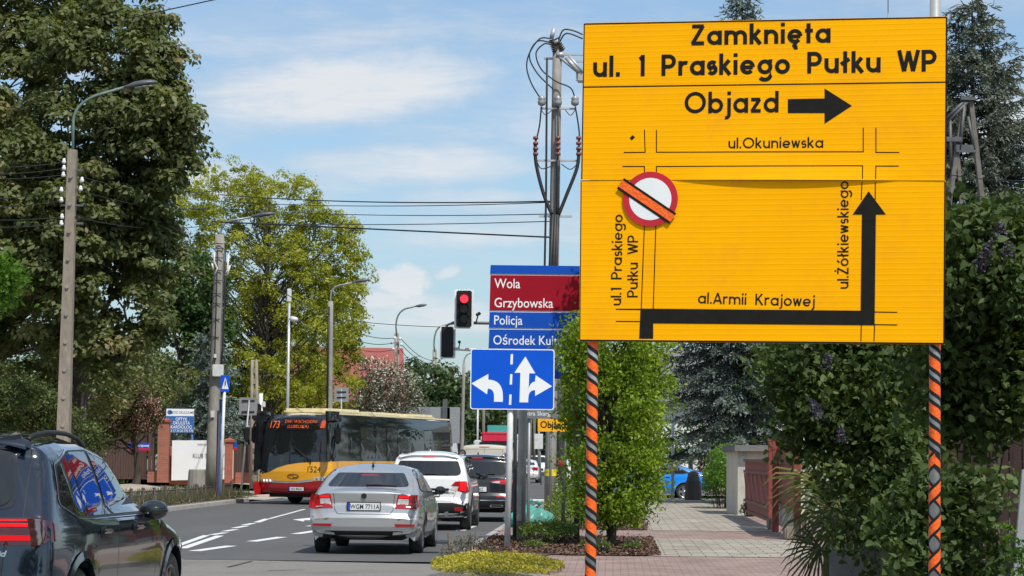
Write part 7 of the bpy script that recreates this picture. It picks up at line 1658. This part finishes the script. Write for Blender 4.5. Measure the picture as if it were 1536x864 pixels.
low_shrub('golden-yellow low shrub spreading along the bottom edge, left of the striped post', 748, 29.9, 1.75, 4.6, .18, LM['yellow'], 51, 12000, .034, z0=.12, up=.8, mound=.45)
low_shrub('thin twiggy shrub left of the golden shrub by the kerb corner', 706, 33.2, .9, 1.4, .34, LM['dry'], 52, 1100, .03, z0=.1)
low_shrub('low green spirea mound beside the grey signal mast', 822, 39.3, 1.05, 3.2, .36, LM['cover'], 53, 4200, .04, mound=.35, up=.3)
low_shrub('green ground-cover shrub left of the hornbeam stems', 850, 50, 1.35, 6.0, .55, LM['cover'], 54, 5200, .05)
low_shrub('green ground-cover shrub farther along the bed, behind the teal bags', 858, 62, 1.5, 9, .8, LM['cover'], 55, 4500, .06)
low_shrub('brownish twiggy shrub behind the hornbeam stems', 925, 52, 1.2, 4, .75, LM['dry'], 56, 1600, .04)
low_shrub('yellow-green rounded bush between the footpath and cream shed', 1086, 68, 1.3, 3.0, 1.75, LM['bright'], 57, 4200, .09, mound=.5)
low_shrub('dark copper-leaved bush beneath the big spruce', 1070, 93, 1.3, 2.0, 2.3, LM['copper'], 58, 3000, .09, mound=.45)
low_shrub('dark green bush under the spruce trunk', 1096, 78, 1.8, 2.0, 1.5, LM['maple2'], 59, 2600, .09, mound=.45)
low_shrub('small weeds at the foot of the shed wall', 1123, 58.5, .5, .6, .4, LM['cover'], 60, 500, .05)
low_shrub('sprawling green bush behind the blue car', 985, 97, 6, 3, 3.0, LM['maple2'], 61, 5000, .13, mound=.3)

for k_, (px_, d_, w_, n_, lab_) in enumerate([(893, 36.6, .5, 420, 'small weed tuft left of the hornbeam stems'), (948, 36.2, .35, 260, 'small weed tuft right of the hornbeam stems'), (905, 35.0, .3, 200, 'tiny weed tuft at the front edge of the bark bed'), (800, 36.4, .4, 300, 'small weed tuft between golden shrub and spirea mound')]):
    low_shrub(lab_, px_, d_, w_, w_*1.4, .16, LM['cover'], 150+k_, n_, .035, z0=.14, mound=.4, up=.2)
# lilac hedge at the right
def lilac(label, d0, ells, ncl, per, spread, ls, m, seed, flowers=(), h=3.5, bx=1350):
    def fl(t, base, cl, r):
        for (px, py, dd) in flowers:
            c = np.array(W(px, py, dd)); n = 110; u = r.random(n); R = .075*(1-u*.65)*r.uniform(.4, 1.15, n); a = r.uniform(0, 6.28, n); ax = np.array([r.normal(0, .3), -.2, 1]); ax /= np.linalg.norm(ax)
            P = c+ax*(u[:, None]-.4)*.17+np.stack([np.cos(a)*R, np.sin(a)*R, 0*a], 1); leaves('flower_panicle', P, .026, r.normal(.45, .25, n), LM['purple'], t, r, KITE, .2, origin=base)
    return tree(label, GD(bx, d0+1.3, .1), h, px_ells(ells, d0), ncl, per, spread, ls, m, seed, .035, 12, .014, shape=HEART, name='lilac_shrub', cat='shrub', up=.35, shell=.3, flat=.8, drop=.1, extra=fl)
lilac('tall dark lilac left of the right-hand striped post, with a few purple flowers', 24, [(1200, 560, 70, 60, 0), (1290, 600, 110, 90, 0), (1330, 480, 120, 110, .5), (1250, 500, 110, 90, .5), (1360, 700, 90, 100, -.5), (1300, 700, 90, 80, 0), (1190, 640, 36, 46, 0), (1230, 650, 60, 40, 0), (1340, 790, 90, 60, -.5)], 620, 26, .12, .075, LM['lilac'], 71, [(1240, 545, 23), (1222, 610, 23), (1262, 655, 23), (1228, 620, 23)], 3.4, 1300)
lilac('tall dark lilac behind the right-hand striped post, reaching the spruce', 19.5, [(1470, 430, 90, 110, 0), (1530, 400, 70, 100, 0), (1440, 560, 80, 100, 0), (1510, 560, 90, 110, 0), (1435, 340, 30, 50, 0), (1480, 345, 40, 40, 0), (1440, 440, 50, 90, .5), (1580, 480, 80, 160, 0), (1470, 620, 60, 60, .2), (1455, 490, 50, 60, -.2)], 560, 26, .10, .072, LM['lilac'], 72, [(1480, 385, 18.6), (1500, 350, 18.6), (1470, 395, 18.6), (1512, 380, 18.6)], 3.3, 1490)
lilac('low leafy climber covering the bottom right corner', 18.5, [(1450, 790, 90, 70, 0), (1420, 830, 70, 60, 0), (1500, 760, 40, 50, 0), (1410, 740, 50, 50, .3), (1380, 800, 60, 70, .5), (1480, 840, 60, 50, 0)], 260, 24, .09, .07, LM['lilac_pale'], 73, (), 1.5, 1450)
tree('small bright green twig of young leaves at the bottom right corner', GD(1520, 15.5, .1), 1.0, px_ells([(1512, 800, 12, 14, 0), (1525, 825, 12, 18, 0), (1535, 850, 16, 20, 0)], 15.5), 24, 14, .02, .035, LM['bright'], 74, .01, 8, .006, name='shrub', cat='shrub')
lilac('green lilac top between big sign and the spruce, sunlit look put into its paler leaves', 18.9, [(1440, 345, 34, 36, 0), (1500, 345, 50, 36, 0), (1445, 420, 40, 60, 0), (1520, 430, 40, 60, -.2)], 90, 22, .09, .07, LM['lilac_pale'], 75, (), 3.9, 1465)  # upper lilac leaves coloured paler to look sunlit
# garden trees that stand right of the picture and shade the lilac
tree('spreading garden tree out of frame that shades the lilac', GD(2500, 15, .1), 9.5, [((8.4, 11.6, 6.6), (2.7, 3.0, 2.4)), ((9.4, 15.5, 6.8), (2.8, 3.0, 2.4)), ((11.0, 20.0, 7.2), (3.0, 3.3, 2.6))], 330, 30, .3, .26, LM['maple2'], 76, .22, 30, .06)
# palm
def palm():
    r = np.random.default_rng(81); base = GD(1245, 27, .1); t = thing('palm', 'fan palm with drooping spiky fronds leaning over the footpath edge', 'palm', base)
    mb = MB(base); top = base+Vector((0, 0, 1.05)); mb.tube([base, base+Vector((.02, 0, .5)), top], [.10, .09, .075], 10)
    V = []; Fc = []; T = []; M['palm_stalk'] = mat('palm_stalk', (.10, .11, .04), .6)
    for (px, py, dd, ang, R, tint, n) in [(1195, 716, 26.6, 175, .62, .72, 26), (1250, 702, 26.8, 165, .55, .55, 24), (1215, 748, 26.5, 205, .55, .78, 24), (1232, 790, 26.4, 240, .62, .4, 26), (1250, 812, 26.2, 250, .6, .3, 26), (1272, 806, 26.6, 285, .55, .35, 24), (1290, 770, 26.5, 320, .5, .3, 22), (1268, 745, 26.9, 330, .5, .25, 22), (1215, 842, 26.2, 235, .5, .3, 22), (1305, 812, 26.4, 295, .5, .35, 20), (1235, 678, 27.2, 110, .5, .3, 20), (1280, 690, 27.3, 60, .5, .25, 20)]:
        c = W(px, py, dd); a0 = radians(ang); R *= 1.15; hub = c-Vector((cos(a0), 0, sin(a0)))*R*.35
        mb.tube([top, top.lerp(hub, .55)+Vector((0, 0, .10)), hub], [.016, .012, .008], 5, cap=False)
        for i in range(n):
            a = a0+radians(-105+210*i/(n-1)+r.normal(0, 3)); L = R*(.75+.25*cos(a-a0))*r.uniform(.85, 1.1); d = Vector((cos(a), r.normal(-.12, .18), sin(a))).normalized(); w = .013
            s_ = d.cross(Vector((0, 1, 0))).normalized(); k = len(V); pts = [hub, hub+d*L*.45, hub+d*L*.8-Vector((0, 0, L*.08)), hub+d*L-Vector((0, 0, L*.28))]
            for q, ww in zip(pts, (.4, 1, .7, .05)): V += [q+s_*w*ww-base, q-s_*w*ww-base]
            for j in range(3): Fc.append((k+2*j, k+2*j+1, k+2*j+3, k+2*j+2)); T.append(min(1, max(0, tint+r.normal(0, .13))))
    mb.build('stalks', M['palm_stalk'], t); np_mesh('fronds', np.array([tuple(v) for v in V]), np.array(Fc), LM['palm'], t, np.array(T))
palm()

# background trees
rb = random.Random(5); bg_i = 0
bg = [(520, 150, 60, 560, 'far'), (610, 170, 62, 555, 'far'), (660, 160, 52, 548, 'far'), (640, 215, 60, 540, 'far'), (700, 190, 46, 560, 'far'), (740, 230, 60, 575, 'maple2'), (790, 240, 50, 585, 'far'), (820, 200, 40, 560, 'far'), (870, 210, 60, 560, 'maple2'), (930, 150, 60, 600, 'far'), (985, 130, 56, 560, 'maple2'), (1030, 125, 60, 560, 'maple2'), (1100, 140, 80, 560, 'far'), (1190, 110, 80, 480, 'maple2'), (1290, 100, 100, 430, 'maple2'), (470, 150, 60, 600, 'oak'), (390, 130, 80, 560, 'far'), (300, 120, 90, 500, 'maple2'), (200, 115, 90, 520, 'maple2'), (90, 110, 100, 500, 'maple2'), (-30, 105, 110, 480, 'maple2'), (1400, 100, 90, 480, 'maple2'), (1500, 95, 90, 470, 'maple2')]
words = ['rounded', 'broad', 'dense', 'tall', 'slender', 'bushy', 'spreading']
where = ['left of red roof', 'above the bus rear', 'under the rear-facing signal', 'farther behind the bus', 'left of the lane sign', 'behind the red lorry', 'beyond the grey signal mast', 'left of the hornbeam', 'behind the hornbeam crown', 'behind blue car roof', 'above the blue car', 'left of the big spruce', 'right of the big spruce', 'behind the cream shed', 'behind the dark lilac', 'behind the oak', 'behind the bus stop signs', 'behind the eye clinic board', 'behind the hawthorn', 'behind olive shrub', 'behind the left maple', 'behind the A-frame support', 'behind the right spruce']
for (px, dd, hw, yt, mm), wh in zip(bg, where):
    bg_i += 1; base = GD(px, dd, .2); hb = (690-yt)/2; cy = yt+hb*.95
    lobes = [(px+rb.uniform(-.25, .25)*hw, yt+hb*.55, hw*.62, hb*.55, 0), (px-hw*.42, cy, hw*.6, hb*.66, 0), (px+hw*.42, cy+rb.uniform(-8, 8), hw*.6, hb*.66, 1), (px, cy+hb*.3, hw*.8, hb*.62, 0)]
    k = dd/3400; tree('%s green tree in the distance %s' % (words[bg_i % 7], wh), base, (690-yt)*k, px_ells(lobes, dd), 95, 75, .32*dd/110, .24*dd/120, LM[mm], 100+bg_i, .2, 12, .06, drop=.15, puff=.75*dd/120, shell=.5, name='background_tree', group='distant trees')
# far belt of woodland: reads as one mass
def wood_belt():
    r = np.random.default_rng(9); n = 26000; px = r.uniform(-400, 2000, n); d = r.uniform(250, 300, n); x = (px-768)/3400*d; top = 7.0+2.0*np.sin(px*.021)+1.4*np.sin(px*.057+1)+r.normal(0, .5, n); z = top*np.sqrt(r.random(n)); P = np.stack([x, d, z], 1)
    o = leaves('woodland', P, 1.15, .5+.3*noise3(P*.25, 1, 3)+r.normal(0, .12, n), LM['far'], None, r, KITE, .4); o['kind'] = 'stuff'; o['label'] = 'far belt of green woodland closing the end of the road'
wood_belt()
def added_wood_behind():  # unseen tree belt, added to darken what the car paint mirrors
    r = np.random.default_rng(19); n = 9000; x = r.uniform(-60, 60, n); top = 8.5+1.8*np.sin(x*.21)+1.2*np.sin(x*.53); P = np.stack([x, r.uniform(-52, -42, n), top*np.sqrt(r.random(n))], 1)
    o = leaves('woodland', P, 1.1, .45+.3*noise3(P*.3, 1, 3)+r.normal(0, .12, n), LM['far'], None, r, KITE, .4); o['kind'] = 'stuff'; o['label'] = 'unseen green woodland added behind the viewpoint to darken reflections in the car bodies'
added_wood_behind()

# ------------------------------------------------------------------ ground clutter (nobody could count it)
def scatter(name, pts, size, m, seed, shape=KITE, up=1.2, label=None):
    r = np.random.default_rng(seed); o = leaves(name, np.array(pts), size, r.normal(.5, .22, len(pts)), m, None, r, shape, up); o['kind'] = 'stuff'
    if label: o['label'] = label
    return o
LM['chips'] = leaf_mat('bark_chips', [(0, (.035, .020, .014)), (.5, (.10, .055, .036)), (.85, (.20, .12, .08)), (1, (.33, .23, .17))], 0.02, .9)
r = np.random.default_rng(4); pts = []
while len(pts) < 15000:
    s_ = 34.3+(r.random()**1.3)*30; tt = r.uniform(-2.2, .72)
    if 41.8 < s_ < 46.7 or (s_ < 36 and tt < -2.2+(36-s_)*.9) or (s_ > 46.7 and tt < -.9): 
        if r.random() > .02: continue
    p = RT(s_, tt, .145+r.random()*.03); pts.append(tuple(p))
scatter('bark_chips', pts, .055, LM['chips'], 5, label='brown bark chips covering the planting bed')
pts = []
for _ in range(9000):
    s_ = r.uniform(46, 79); tt = -12.4-abs(r.normal(0, .5))-.02; tt = max(tt, -14.1); p = RT(s_, tt, zleft(tt)+.03+r.random()*.05); pts.append(tuple(p))
scatter('leaf_litter', pts, .07, LM['dry'], 6, label='dry leaf litter behind the left kerb')
V = []; pts = []
for _ in range(9000):
    s_ = r.uniform(48, 79); tt = r.uniform(-14.4, -12.5) if r.random() < .35 else r.uniform(-20, -16.9); p = RT(s_, tt, zleft(tt)+.06+r.random()*.10); pts.append(tuple(p))
LM_sh = (np.array([(-.06, -.5, 0), (.06, -.5, 0), (.03, .5, 0), (-.03, .5, 0)]), np.array([(0, 1, 2, 3)]))
rg = np.random.default_rng(8); P = np.array(pts); n = len(P)
def blades(name, P, h, m, seed, label):
    r = np.random.default_rng(seed); n = len(P); H = h*r.uniform(.5, 1.3, n); a = r.uniform(0, 6.28, n); w = .012; s_ = np.stack([np.cos(a)*w, np.sin(a)*w, 0*a], 1); l = np.stack([r.normal(0, .25, n)*H, r.normal(0, .25, n)*H, H], 1); b = P.copy(); b[:, 2] -= .05
    V = np.stack([b-s_, b+s_, b+l+s_*.2, b+l-s_*.2], 1).reshape(-1, 3); o = np_mesh(name, V, np.arange(n*4).reshape(-1, 4), m, None, np.clip(r.normal(.5, .22, n), 0, 1)); o['kind'] = 'stuff'; o['label'] = label
blades('grass', P, .16, LM['grass'], 3, 'rough grass and weeds on the left bank')
pts = [tuple(RT(s, -12.5-abs(q), zleft(-12.6)+.05)) for s, q in zip(rg.uniform(48, 76.5, 5000), rg.normal(0, .25, 5000))]
blades('dead_stems', np.array(pts[:1800]), .24, LM['dry'], 4, 'dead brown stems tangled in the low iron fence')

# ------------------------------------------------------------------ small things by the kerb
def bag(label, px, d, r0, seed, col):
    r = np.random.default_rng(seed); p = GD(px, d, .125); t = thing('rubbish_bag', label, 'bag', p); n, m_ = 28, 16; vs = []
    for i in range(m_+1):
        v = i/m_; R = r0*(sin(pi*min(1, v*.93+.07))**.55)*(1 if v < .8 else 1-(v-.8)*3.2); z = r0*1.55*v
        for j in range(n):
            a = 2*pi*j/n; q = R*(1+.09*sin(5*a+seed+v*4)+.07*sin(9*a-v*7)+r.normal(0, .025)); vs.append((q*cos(a), q*sin(a), z*(1+.05*sin(3*a+seed))))
    mb = MB(); mb.add(vs, [(i*n+j, i*n+(j+1) % n, (i+1)*n+(j+1) % n, (i+1)*n+j) for i in range(m_) for j in range(n)]+[tuple(range(m_*n, m_*n+n))], True); o = mb.build('sack', mat('teal_plastic', col, .32, var=.2, scale=7, bump=.9, bscale=14), t)
    mb = MB(); mb.tube([(0, 0, r0*1.5), (.02, 0, r0*1.68)], [.03, .015], 8); mb.lathe([(.02, 0), (.09, .05), (.06, .10)], 9, (.02, 0, r0*1.62)); mb.build('knot', mat('teal_knot', col, .35), t)
bag('bright teal rubbish bag, left of the pair behind the signal mast', 793, 48.5, .30, 3, (.06, .36, .30))
bag('paler green rubbish bag, right of the pair beside the ground cover', 808, 46.5, .30, 5, (.10, .30, .24))
bag('flat teal rubbish bag lying between pale post and signal mast', 774, 47.8, .22, 8, (.05, .33, .28))
b0 = GD(680, 35.0, .05); t = thing('wooden_stake', 'short weathered wooden stake at the kerb beside the golden shrub', 'stake', b0); mb = MB(b0); mb.box(b0+Vector((-.02, 0, .17)), (.085, .07, .42), M=Matrix.Rotation(radians(-5), 3, 'Y'), bev=.008); mb.build('post', M['wood_grey'], t)
